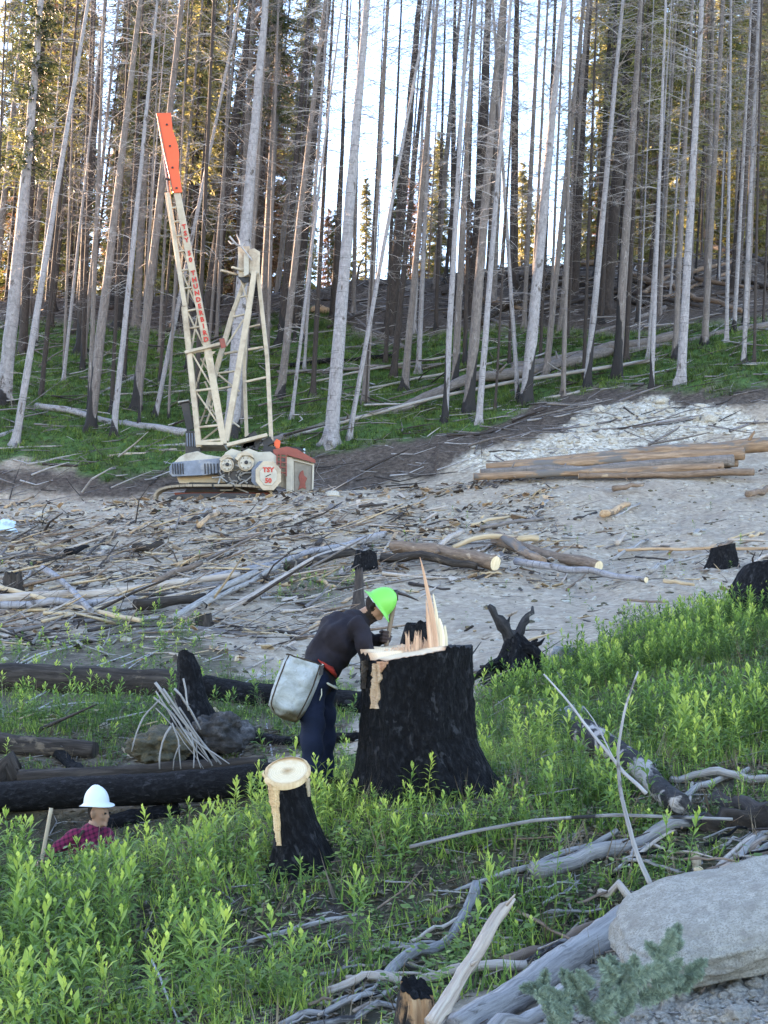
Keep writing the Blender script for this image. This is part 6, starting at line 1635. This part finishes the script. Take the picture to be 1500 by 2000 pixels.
a = Acc(); V, Q, T, Gr = tube(np.array([H_(163, 1622, -.16), H_(150, 1640, -.22), H_(152, 1665, -.22), H_(158, 1690, -.2)]), np.full(4, .020), 6, squash=.5); a.add(V, Q, T, Gr); a.build('suspender', M['boot'], parent=p2)
a = Acc()
for sg in (-1, 1):
    fn_ = f2_ / np.linalg.norm(f2_); sd_ = np.cross([0, 0, 1.0], fn_); c = h2 + fn_ * .100 + np.array([0, 0, .020]) + sd_ * .034 * sg
    V, Q, T = cap_rings(c, c + sd_ * .006, .009, .009, n=10); a.add(V, Q, T)
a.build('eyes', M['hair'], parent=p2)
hand('hand', H_(82, 1684, -.28), H_(78, 1692, -.31), (-.2, 0, 1), np.array([0, -1, 0]), 1.0, 'skin', p2, np.zeros(3))
q0, q1 = A(100, 1578, YH - .25), A(76, 1712, YH - .33)
a = Acc(); V, Q, T, Gr = tube(np.linspace(q0, q1, 9) - q0, np.full(9, .018), 8, .03, 2); a.add(V, Q, T, Gr); h_ = a.build('tool_handle', M['wood_tan']); h_.location = q0
tag(h_, 'pale wooden tool handle standing left of the white hard hat', 'handle')
# ------------------------------------------------------------------ vegetation and litter
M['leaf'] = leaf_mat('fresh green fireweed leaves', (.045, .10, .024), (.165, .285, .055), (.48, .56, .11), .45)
M['leaf_b'] = leaf_mat('broad pale green leaves', (.05, .10, .03), (.11, .20, .05), (.26, .34, .10), .45)
M['moss_g'] = leaf_mat('low moss and grass', (.035, .065, .014), (.085, .16, .034), (.19, .27, .06), .35)
M['juniper'] = leaf_mat('blue green conifer sprays', (.09, .13, .10), (.17, .235, .175), (.27, .34, .25), .15)

def fireweed(seed, n_leaf=30, h=.42, L=.100, w=.0100, lean=.12):
    r_ = np.random.default_rng(seed)
    t = np.linspace(.10, 1, n_leaf); az = np.arange(n_leaf) * 2.39996 + r_.normal(0, .25, n_leaf)
    ld = r_.uniform(0, 6.28); lx, ly = math.cos(ld) * lean, math.sin(ld) * lean
    st = lambda q: np.stack([lx * h * q ** 2, ly * h * q ** 2, h * q], -1)
    b = st(t); LL = L * np.sin(np.clip(t * 1.0 + .25, 0, 1.25) * 2.2) ** .7 * r_.uniform(.8, 1.15, n_leaf); LL[t > .9] *= .6
    el = .35 + 1.0 * t ** 3 + r_.normal(0, .15, n_leaf)
    d = np.stack([np.cos(az) * np.cos(el), np.sin(az) * np.cos(el), np.sin(el)], -1)
    sd = np.stack([-np.sin(az), np.cos(az), np.zeros(n_leaf)], -1)
    mid = b + d * LL[:, None] * .5; tip = b + d * LL[:, None] * .98; tip[:, 2] -= LL * .38 * (1 - t ** 2) ; mid[:, 2] += LL * .02
    V = np.stack([b, mid - sd * w * 1.0, mid + sd * w * 1.0 , tip, mid - np.array([0, 0, .003])], 1)
    V = V.reshape(-1, 3); k = np.arange(n_leaf)[:, None] * 5
    T = np.concatenate([k + [0, 1, 4], k + [0, 4, 2], k + [1, 3, 4], k + [4, 3, 2]], 0)
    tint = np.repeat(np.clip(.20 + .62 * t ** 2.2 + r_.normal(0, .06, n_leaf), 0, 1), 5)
    q = np.linspace(0, .97, 5); pp = st(q); SV_, SQ = sticks(pp[:-1], pp[1:], .0028, .0024)
    return np.vstack([V, SV_]), np.vstack([T, np.concatenate([SQ[:, [0, 1, 2]], SQ[:, [0, 2, 3]]]) + len(V)]), np.concatenate([tint, np.full(len(SV_), .38)])
def broad(seed, n=9):
    r_ = np.random.default_rng(seed); V = []; T = []; ti = []
    for k in range(n):
        az = r_.uniform(0, 6.28); h = r_.uniform(.02, .16); L = r_.uniform(.03, .055); w = L * .42; b = np.array([math.cos(az) * .03, math.sin(az) * .03, h]); el = r_.uniform(-.1, .6)
        d = np.array([math.cos(az) * math.cos(el), math.sin(az) * math.cos(el), math.sin(el)]); s_ = np.array([-math.sin(az), math.cos(az), 0])
        p = [b, b + d * L * .4 - s_ * w, b + d * L * .4 + s_ * w, b + d * L * .8 - s_ * w * .7, b + d * L * .8 + s_ * w * .7, b + d * L * 1.15 - [0, 0, L * .2]]
        o = len(V); V += [np.array(x) for x in p]; T += [[o, o + 1, o + 2], [o + 1, o + 3, o + 2], [o + 2, o + 3, o + 4], [o + 3, o + 5, o + 4]]; ti += [r_.uniform(.3, .8)] * 6
    return np.array(V), np.array(T), np.array(ti)
def grass(seed, n=9, h=.12):
    r_ = np.random.default_rng(seed); az = r_.uniform(0, 6.28, n); L = h * r_.uniform(.5, 1.2, n); el = r_.uniform(.5, 1.4, n); b = r_.normal(0, h * .35, (n, 3)); b[:, 2] = -.01
    d = np.stack([np.cos(az) * np.cos(el), np.sin(az) * np.cos(el), np.sin(el)], -1); s_ = np.stack([-np.sin(az), np.cos(az), 0 * az], -1)
    V = np.stack([b - s_ * h * .05, b + s_ * h * .05, b + d * L[:, None]], 1).reshape(-1, 3)
    return V, np.arange(3 * n).reshape(-1, 3), np.repeat(r_.uniform(.1, .9, n), 3)
FW = [fireweed(s_, n, h, L, w) for s_, n, h, L, w in ((1, 20, .46, .155, .0145), (2, 24, .56, .160, .0140), (3, 16, .34, .145, .0155), (4, 20, .42, .170, .0140), (5, 12, .20, .115, .0160), (6, 28, .52, .130, .0115))]
BR = [broad(s_) for s_ in (1, 2, 3)]; GS = [grass(s_) for s_ in (1, 2, 3, 4)]

def scatter(name, protos, x, y, scale, mat, label=None, tj=.25, tilt=.12, zoff=-.01, parent=None, mats=None, align=0.0):
    """one joined mesh of many small plants"""
    r_ = np.random.default_rng(len(x)); Vs, Ts, Ti = [], [], []; off = 0
    z = lookup(ZZ, x, y); which = r_.integers(0, len(protos), len(x)); a = r_.uniform(0, 6.28, len(x)); tn = r_.normal(0, tj, len(x)) + .55 * (lookup(DENS2, x, y) - .5) - .14 * (y > 12)
    tx, ty_ = r_.normal(0, tilt, len(x)), r_.normal(0, tilt, len(x))
    for k, (V, T, ti) in enumerate(protos):
        s_ = np.where(which == k)[0]
        if not len(s_): continue
        c, s__ = np.cos(a[s_])[:, None], np.sin(a[s_])[:, None]; sc_ = scale[s_][:, None]
        X = (V[None, :, 0] * c - V[None, :, 1] * s__) * sc_; Y_ = (V[None, :, 0] * s__ + V[None, :, 1] * c) * sc_; Z_ = V[None, :, 2] * sc_
        X = X + Z_ * tx[s_][:, None] + x[s_][:, None]; Y_ = Y_ + Z_ * ty_[s_][:, None] + y[s_][:, None]; Z_ = Z_ + z[s_][:, None] + zoff
        Vs.append(np.stack([X, Y_, Z_], -1).reshape(-1, 3)); n = len(V)
        Ts.append((T[None] + (np.arange(len(s_)) * n)[:, None, None]).reshape(-1, 3) + off); off += len(s_) * n
        Ti.append(np.clip(ti[None] + tn[s_][:, None], 0, 1).ravel())
    me = mesh_np(name, np.vstack(Vs), None, np.vstack(Ts), False, {'tint': np.concatenate(Ti)}, [M[mat]])
    o = link(name, me, parent); tag(o, kind='stuff')
    if label: o['label'] = label
    return o
def sample(n, box_, wfn, seed):
    """world points in a box kept with probability wfn(x, y, u, v)"""
    r_ = np.random.default_rng(seed); x0, x1, y0, y1 = box_
    y = np.sqrt(r_.uniform(y0 ** 2, y1 ** 2, n)) if y0 > 0 else r_.uniform(y0, y1, n); s_ = r_.uniform(x0, x1, n); x = s_ * y
    z = lookup(ZZ, x, y); u, v = project(x, y, z); keep = r_.uniform(0, 1, n) < wfn(x, y, u, v); return x[keep], y[keep]
def far_from_things(x, y):
    k = np.ones(len(x), bool)
    for (cx, cy, r) in ((big.location.x, YB, .50), (small.location.x, YS, .26), (P(618, 1530, YW).x, YW, .16), (P(1400, 1822, 6.25).x, 6.25, .62)): k &= np.hypot(x - cx, y - cy) > r
    return k
LB = np.vstack(LOG_BOXES)
def log_clear(x, y, z, front=.28):
    """0 on or just in front of a log, 1 well away from it"""
    r = np.ones(len(x))
    fx_ = P(1000, 1325, YX).x
    r = np.where((np.abs(x - fx_) < .75) & (y < YX + .3) & (y > YX - 1.2), 0, r)
    for s0 in range(0, len(LB), 400):
        b = LB[s0:s0 + 400]; dx = x[:, None] - b[None, :, 0]; dy = y[:, None] - b[None, :, 1]
        hit = (np.abs(dx) < b[None, :, 3] + .05) & (dy > -front - b[None, :, 3]) & (dy < b[None, :, 3] + .03)
        r = np.where(hit.any(1), 0, r)
    return r
DENS = fbm(XX, YY, 1.1, 3, 77) * .5 + .5
DENS2 = fbm(XX, YY, 2.3, 3, 91) * .8 + .5
BARE = [(440, 1705), (660, 1700), (760, 1740), (700, 1850), (560, 1930), (450, 1860), (400, 1780)]
BARE2 = [(850, 1760), (1180, 1740), (1180, 1860), (880, 2010), (600, 2010), (620, 1930)]
def green_w(x, y, u, v):
    g = lookup(GREENA, x, y); d = lookup(DENS, x, y)
    bare_ = np.clip(seg_dist_poly(u, v, BARE) / 30 + .5, 0, 1) * .80; b2 = np.clip(seg_dist_poly(u, v, BARE2) / 30 + .5, 0, 1) * .8
    rk = (u > 1100) & (v > 1830)
    return np.clip(g * (.10 + 2.2 * (d - .40)), 0, 1) * np.where((v < 1540) & (u > 900), np.clip((d - .40) * 4, .12, .9), 1) * np.where((u < 720) & (v < 1570), .28, 1) * (1 - bare_ * .8) * (1 - b2 * .85) * ~rk
x, y = sample(14000, (-.41, .41, 5.6, 21), green_w, 1); k = far_from_things(x, y); x, y = x[k], y[k]
u_, v_ = project(x, y, lookup(ZZ, x, y))
# plants standing before the stump and the crouching person stay low; the tallest grow on the right slope
rs = np.random.default_rng(3)
sc_p = rs.uniform(.55, 1.1, len(x)) * np.where(y < 12, .95, 1.0) * np.where((u_ > 640) & (u_ < 1000) & (v_ < 1700), .72, 1) * np.where((y > 11.2) & (y < 13.5) & (u_ < 420), .55, 1)
vl = np.where(u_ < 140, 1706, np.where(u_ < 245, 1668, 1620)); win = (u_ > 55) & (u_ < 285) & (y < 12.6) & (v_ > 1590)
sc_p = np.where(win, np.minimum(sc_p, np.clip((v_ - vl) * y / 2600 / .40, .12, 9)), sc_p)
lc = log_clear(x, y, None); sc_p *= np.where(lc > 0, 1, .35); kp = ((lc > 0) | (rs.uniform(0, 1, len(x)) < .18)) & (sc_p > .14); x, y, u_, v_, sc_p = x[kp], y[kp], u_[kp], v_[kp], sc_p[kp]
near_k = np.argsort(y)
infr = [i for i in near_k if 15 < u_[i] < 1485 and v_[i] < 1995]
ind = infr[:240]; mask = np.ones(len(x), bool); mask[ind] = False
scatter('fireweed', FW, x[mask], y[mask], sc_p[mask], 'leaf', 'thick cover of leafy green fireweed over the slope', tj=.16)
FWM = [mesh_np('fireweed', V, None, T, False, {'tint': ti}, [M['leaf']]) for V, T, ti in FW]
band_of = lambda v: 'along the bottom edge' if v > 1930 else 'just above the bottom edge' if v > 1860 else 'in the lower left cover' if v > 1800 else 'below the small fresh stump' if v > 1740 else 'level with the small fresh stump'
ordw = lambda n: ORD[n]
regs = {}
for i in ind: regs.setdefault(('tall' if sc_p[i] > .82 else 'short', band_of(v_[i]), 'left' if u_[i] < 560 else 'right'), []).append(i)
for (hgt, band, sd_), L_ in regs.items():
    L_.sort(key=lambda i: u_[i])
    for n_, i in enumerate(L_):
        o = link('fireweed_plant', FWM[int(rs.integers(0, 6))]); o.location = (x[i], y[i], float(lookup(ZZ, x[i:i + 1], y[i:i + 1])[0]) - .01); s_ = sc_p[i]; o.scale = (s_, s_, s_)
        o.rotation_euler = (rs.normal(0, .1), rs.normal(0, .1), rs.uniform(0, 6.28))
        tag(o, f'{hgt} fireweed {band.replace("lower left cover", "lower cover").replace("small fresh stump", "small stump")}, {sd_} half, {ordw(n_)} from left', 'plant', f'fireweed {band}, {sd_} half')
x, y = sample(42000, (-.41, .41, 5.2, 21), lambda x, y, u, v: np.clip(lookup(GREENA, x, y) * (.25 + lookup(DENS, x, y)), 0, 1) * ~((u > 1180) & (v > 1830)), 5); k = far_from_things(x, y) & (log_clear(x, y, None, .1) > 0); x, y = x[k], y[k]
scatter('ground_cover', BR, x[::4], y[::4], rs.uniform(.5, 1.1, len(x[::4])), 'leaf_b', 'small round leaved weeds under the fireweed', tj=.25, tilt=.3)
scatter('low_grass', GS, x[1::2], y[1::2], rs.uniform(.7, 1.6, len(x[1::2])), 'leaf', 'short grass among the weeds', tj=.3)
x, y = sample(30000, (-.33, .33, 17, 48), lambda x, y, u, v: np.clip(lookup(GREENA, x, y) * 1.2 + .006, 0, 1) * np.where(u < 760, .30, 1), 6)
scatter('sparse_weeds', FW[2:5] + BR, x, y, rs.uniform(.6, 1.1, len(x)), 'leaf', 'patchy weeds on the skid road edges', tj=.25)
big_grass = [(V * 2.6, T, t_) for V, T, t_ in (grass(11, 14, .12), grass(12, 14, .12), grass(13, 14, .12))]
x, y = sample(44000, (-.38, .38, 57, 93), lambda x, y, u, v: np.clip(lookup(MOSSA, x, y) * (.3 + lookup(DENS, x, y)), 0, 1), 8)
scatter('forest_floor_grass', big_grass, x, y, rs.uniform(.5, 1.3, len(x)), 'moss_g', 'low green grass and moss on the forest bank', tj=.3, tilt=.3)

# litter: twigs, chips and bark lying everywhere, too many to count
def litter(name, label, n, box_, wfn, seed, mats, lmax, lmin=.12, rmul=1.0, lift=.02, el=.16):
    x, y = sample(n, box_, wfn, seed); r_ = np.random.default_rng(seed + 1); m = len(x); z = lookup(ZZ, x, y) + lift * r_.uniform(0, 1, m) ** 2
    L = lmin + (lmax - lmin) * r_.uniform(0, 1, m) ** 2.2; az = r_.normal(0.1, .9, m); e = r_.normal(0, el, m); rad = (.005 + .013 * r_.uniform(0, 1, m) ** 2 * (.5 + L)) * rmul
    d = np.stack([np.cos(az) * np.cos(e), np.sin(az) * np.cos(e), np.sin(e)], -1); p0 = np.stack([x, y, z + rad], -1); sdv = np.stack([-np.sin(az), np.cos(az), 0 * az], -1) * (L * r_.normal(0, .08, m))[:, None]
    pm = p0 + d * L[:, None] * .5 + sdv; p1 = p0 + d * L[:, None]
    p1[:, 2] = np.maximum(p1[:, 2], lookup(ZZ, p1[:, 0], p1[:, 1]) + rad * .5); pm[:, 2] = np.maximum(pm[:, 2], lookup(ZZ, pm[:, 0], pm[:, 1]) + rad * .5)
    V, Q = sticks(np.vstack([p0, pm]), np.vstack([pm, p1]), np.concatenate([rad, rad * .8]), np.concatenate([rad * .8, rad * .35]), 4)
    mi = np.tile(np.repeat(r_.integers(0, len(mats), m), 4), 2)
    me = mesh_np(name, V, Q, None, True, {'grain': V * [1, 1, 3]}, [M[k] for k in mats], mi); o = link(name, me); tag(o, label, kind='stuff'); return o
CLEAN1 = [(1060, 925), (1900, 925), (1900, 1065), (1280, 1060), (1150, 985)]; CLEAN2 = [(620, 1165), (850, 1130), (980, 1150), (1900, 1160), (1500, 1190), (1150, 1265), (900, 1300), (640, 1290)]
def clean(u, v): return (1 - .88 * np.clip(seg_dist_poly(u, v, CLEAN1) / 14 + .5, 0, 1)) * (1 - .88 * np.clip(seg_dist_poly(u, v, CLEAN2) / 14 + .5, 0, 1))
SLASHW = lambda x, y, u, v: clean(u, v) * np.clip((1 - .9 * lookup(road, x, y)) * (1 - .7 * lookup(GREENA, x, y)) * (.06 + 2.4 * (lookup(DENS, x, y) - .36)), 0, 1) * np.where(u > 1080, .35, 1)
litter('twig_litter', 'fine broken twigs strewn over the slash', 14000, (-.31, .31, 17, 53), SLASHW, 20, ['drift', 'bark_warm', 'bark_dark', 'bark_dark', 'drift_pink', 'wood_tan', 'bark_mid'], 1.0, rmul=1.25, el=.25)
litter('branch_litter', 'tangled brown branches in the left slash', 2000, (-.31, .05, 24, 47), lambda x, y, u, v: clean(u, v) * np.where(u < 760, .9, .15) * (.3 + lookup(DENS, x, y)), 22, ['bark_mid', 'bark_warm', 'drift', 'bark_dark', 'drift_pink', 'wood_tan'], 2.4, .5, 1.5, .10, .25)
litter('forest_litter', 'dead branches on the forest floor', 5200, (-.31, .31, 58, 97), lambda x, y, u, v: .7 * (.4 + lookup(DENS, x, y)), 24, ['twig', 'bark_mid', 'bark_dark', 'twig_dark'], 3.6, .5, 1.7, .3, .25)
litter('foreground_twigs', 'small dead twigs under the plants', 4200, (-.33, .33, 5, 17), lambda x, y, u, v: .8 + 0 * x, 26, ['drift', 'bark_warm', 'bark_dark', 'drift'], .45, .05, .55, .02, .25)
dead = [(V * [1, 1, 1.15], T, t_ * 0 + .3) for V, T, t_ in [(V * [.45, .45, 1], T, t_) for V, T, t_ in (grass(31, 6, .22), grass(32, 5, .28), grass(33, 8, .17))]]
M['straw'] = leaf_mat('dry brown stems', (.10, .07, .045), (.20, .15, .10), (.30, .24, .16), .2)
x, y = sample(3000, (-.33, .33, 5.6, 21), lambda x, y, u, v: lookup(GREENA, x, y) * .7 * ~((u > 1180) & (v > 1830)), 61); k = far_from_things(x, y); x, y = x[k], y[k]
scatter('dry_stems', dead, x, y, rs.uniform(.5, 1.1, len(x)), 'straw', 'dry brown stems among the plants', tilt=.4)
flake = [(np.array([[0, 0, 0], [.03, .004, .004], [.05, .02, .0], [.012, .018, .008]]), np.array([[0, 1, 2], [0, 2, 3]]), np.full(4, q)) for q in (.1, .5, .9)]
x, y = sample(34000, (-.33, .33, 5.2, 17), lambda x, y, u, v: .95 * lookup(GREENA, x, y) + .05, 63)
scatter('leaf_litter', flake, x, y, rs.uniform(.5, 2.1, len(x)), 'straw', 'fallen dead leaves and bark crumbs on the soil', tilt=.5, zoff=.004)
# chips: flat torn flakes, the dark ones put in as shade in the gaps
x, y = sample(7500, (-.31, .31, 17, 54), SLASHW, 30); r_ = np.random.default_rng(31); m = len(x); z = lookup(ZZ, x, y) + .015
ww = r_.uniform(.02, .11, m) * (.6 + y / 45); ll = ww * r_.uniform(1.2, 3.2, m); az = r_.uniform(0, 3.14, m); e = r_.normal(0, .35, m)
d = np.stack([np.cos(az) * np.cos(e), np.sin(az) * np.cos(e), np.sin(e)], -1); s_ = np.stack([-np.sin(az), np.cos(az), .4 * r_.normal(0, 1, m)], -1); c = np.stack([x, y, z + ww * .3], -1); up_ = np.array([0, 0, 1.0]) * .012
cs = [c - d * ll[:, None] / 2 - s_ * ww[:, None] / 2, c + d * ll[:, None] / 2 - s_ * ww[:, None] * .3, c + d * ll[:, None] * .45 + s_ * ww[:, None] / 2, c - d * ll[:, None] * .4 + s_ * ww[:, None] * .45]
V = np.stack(cs + [q + up_ for q in cs], 1).reshape(-1, 3); F_ = np.array([[3, 2, 1, 0], [4, 5, 6, 7], [0, 1, 5, 4], [1, 2, 6, 5], [2, 3, 7, 6], [3, 0, 4, 7]])
Q = (F_[None] + (np.arange(m) * 8)[:, None, None]).reshape(-1, 4); mts = ['wood_tan', 'drift_pink', 'wood_orange', 'bark_mid', 'bark_warm', 'bark_dark', 'bark_dark']
o = link('wood_chips', mesh_np('wood_chips', V, Q, None, False, {'grain': V}, [M[k] for k in mts], np.repeat(r_.integers(0, 7, m), 6))); tag(o, 'scattered wood chips and bark flakes on the dirt', kind='stuff')

def pebbles(name, label, n, box_, wfn, seed, mats, r0, r1):
    x, y = sample(n, box_, wfn, seed); r_ = np.random.default_rng(seed + 1); m = len(x); z = lookup(ZZ, x, y)
    bm = bmesh.new(); bmesh.ops.create_icosphere(bm, subdivisions=1, radius=1); V0 = np.array([list(v.co) for v in bm.verts]); T0 = np.array([[v.index for v in f.verts] for f in bm.faces]); bm.free()
    rad = r0 + (r1 - r0) * r_.uniform(0, 1, m) ** 3; V = V0[None] * (rad[:, None, None] * r_.uniform(.55, 1.2, (m, len(V0), 1))) * np.stack([r_.uniform(.8, 1.3, m), r_.uniform(.8, 1.3, m), r_.uniform(.5, .9, m)], -1)[:, None, :] + np.stack([x, y, z], -1)[:, None, :]
    T = (T0[None] + (np.arange(m) * len(V0))[:, None, None]).reshape(-1, 3)
    o = link(name, mesh_np(name, V.reshape(-1, 3), None, T, False, {'grain': V.reshape(-1, 3)}, [M[k] for k in mats], np.repeat(r_.integers(0, len(mats), m), len(T0)))); tag(o, label, kind='stuff')
RUB = [(1120, 1900), (1180, 1880), (1300, 1860), (1500, 1820), (1700, 1800), (1700, 2200), (1000, 2200), (1080, 1960)]
pebbles('rubble', 'crumbled pale stones and grit in the lower right corner', 16000, (.06, .34, 4.4, 7.6), lambda x, y, u, v: np.clip(seg_dist_poly(u, v, RUB) / 20 + .6, 0, 1), 40, ['rubble', 'rubble', 'rock'], .004, .035)
pebbles('dirt_clods', 'clods and small stones on the dirt', 9000, (-.31, .31, 17, 53), lambda x, y, u, v: (1 - lookup(GREENA, x, y)) * (.35 + .65 * clean(u, v)), 42, ['rubble', 'rock', 'rock_moss', 'rubble'], .012, .10)
pebbles('chalk_lumps', 'white chalky lumps on the cut bank', 5200, (-.31, .31, 54, 70), lambda x, y, u, v: lookup(WHITEA, x, y), 44, ['rock', 'rock'], .04, .28)

# blue green sprays of a felled conifer at the lower right
def spray(u, v, Y, L, ang, seed, lab):
    r_ = np.random.default_rng(seed); b = np.array(P(u, v, Y)); acc = []; tn = []
    up = np.array([math.cos(ang), -.25, math.sin(ang)]); up /= np.linalg.norm(up); sd = np.array([-math.sin(ang), .1, math.cos(ang)])
    P0, P1, R0 = [], [], []
    for k in range(26):
        t = k / 25; p = b + up * L * t; P0.append(p); P1.append(p + up * L / 25); R0.append(.003)
        for sg in (-1, 1):
            l2 = L * .38 * (1 - t * .75) * r_.uniform(.7, 1.1); d2 = up * .75 + sd * sg * .66 + r_.normal(0, .18, 3); d2 /= np.linalg.norm(d2)
            P0.append(p); P1.append(p + d2 * l2); R0.append(.0018)
            for q in range(13):
                tq = q / 12; s0 = p + d2 * l2 * tq
                for s3 in (-1, 1):
                    d3 = d2 * .7 + np.cross(d2, [0, -1, 0]) * s3 * .7 + r_.normal(0, .15, 3); d3 /= np.linalg.norm(d3); ln = .010 * r_.uniform(.7, 1.3); w = np.cross(d3, r_.normal(size=3)); w /= np.linalg.norm(w)
                    acc += [s0 - w * .0017, s0 + w * .0017, s0 + d3 * ln * 2.0]; tn += [np.clip(.3 + .5 * tq + r_.normal(0, .1), 0, 1)] * 3
    V, Q = sticks(P0, P1, np.array(R0), np.array(R0) * .6); T = np.arange(len(acc)).reshape(-1, 3) + len(V)
    me = mesh_np('conifer_spray', np.vstack([V, acc]) - b, Q, T, False, {'tint': np.concatenate([np.full(len(V), .15), tn]), 'grain': np.vstack([V, acc])}, [M['juniper']]); o = link('conifer_spray', me); o.location = b
    tag(o, lab, 'spray', 'blue green conifer sprays')
rj = random.Random(4); JS = []
for k in range(38):
    ju = rj.uniform(1050, 1350); jv = np.interp(ju, [1050, 1150, 1250, 1350], [1960, 1965, 1925, 1885]) + rj.uniform(-38, 50)
    JS.append((ju, float(jv), rj.choice((rj.uniform(.1, 1.2), rj.uniform(1.9, 3.2), rj.uniform(.8, 2.2)))))
for k, (u, v, an) in enumerate(sorted(JS)):
    spray(u, v, 5.55 + .15 * random.random(), (.085 + .05 * random.random()), an, k, f'blue green conifer spray beside the boulder, {ORD[k]} from the left')

# single plants that stand out
def sapling(u, v, h, seed, lab, yel=.75, nl=22, Ll=.055, wl=.4, cat='seedling'):
    b = G(u, v); r_ = np.random.default_rng(seed); V = []; T = []; ti = []; P0 = []; P1 = []
    for k in range(nl):
        t = .3 + .7 * k / nl; az = k * 2.4; el = r_.uniform(-.2, .6) + .5 * t ** 3; s0 = np.array([.02 * math.sin(t * 6), 0, h * t]); d = np.array([math.cos(az) * math.cos(el), math.sin(az) * math.cos(el), math.sin(el)]); pet = s0 + d * .05 * (1.2 - t)
        s_ = np.array([-math.sin(az), math.cos(az), 0]); L = Ll * r_.uniform(.7, 1.1); w = L * wl; dn = np.array([0, 0, -L * .35]); o = len(V)
        V += [pet, pet + d * L * .4 - s_ * w, pet + d * L * .4 + s_ * w, pet + d * L * .8 - s_ * w * .6 + dn * .6, pet + d * L * .8 + s_ * w * .6 + dn * .6, pet + d * L * 1.15 + dn]; T += [[o, o + 1, o + 2], [o + 1, o + 3, o + 2], [o + 2, o + 3, o + 4], [o + 3, o + 5, o + 4]]; ti += [np.clip(yel + r_.normal(0, .12), 0, 1)] * 6
        P0.append(s0); P1.append(pet)
    zs = np.linspace(0, h, 8); st = np.stack([.02 * np.sin(zs / h * 6), 0 * zs, zs], -1); P0 += list(st[:-1]); P1 += list(st[1:])
    SV_, SQ = sticks(P0, P1, .003, .0025); me = mesh_np('seedling', np.vstack([V, SV_]), SQ + len(V), T, False, {'tint': np.concatenate([ti, np.full(len(SV_), .3)])}, [M['leaf_b']])
    o = link('seedling', me); o.location = b; tag(o, lab, cat)
sapling(668, 1712, .30, 1, 'yellow green seedling with droopy leaves at the small stump foot', .9)
sapling(838, 1560, .24, 2, 'bright seedling rising against the foot of the biggest stump', .8, 16, .035)
sapling(1170, 1740, .16, 3, 'broad leaved seedling beside the boulder', .65, 10, .05)
sapling(505, 1690, .16, 4, 'yellow leaved seedling left of the small stump foot', 1.0, 14, .04)
sapling(575, 1700, .12, 5, 'small pale seedling before the small stump', .8, 9, .04)
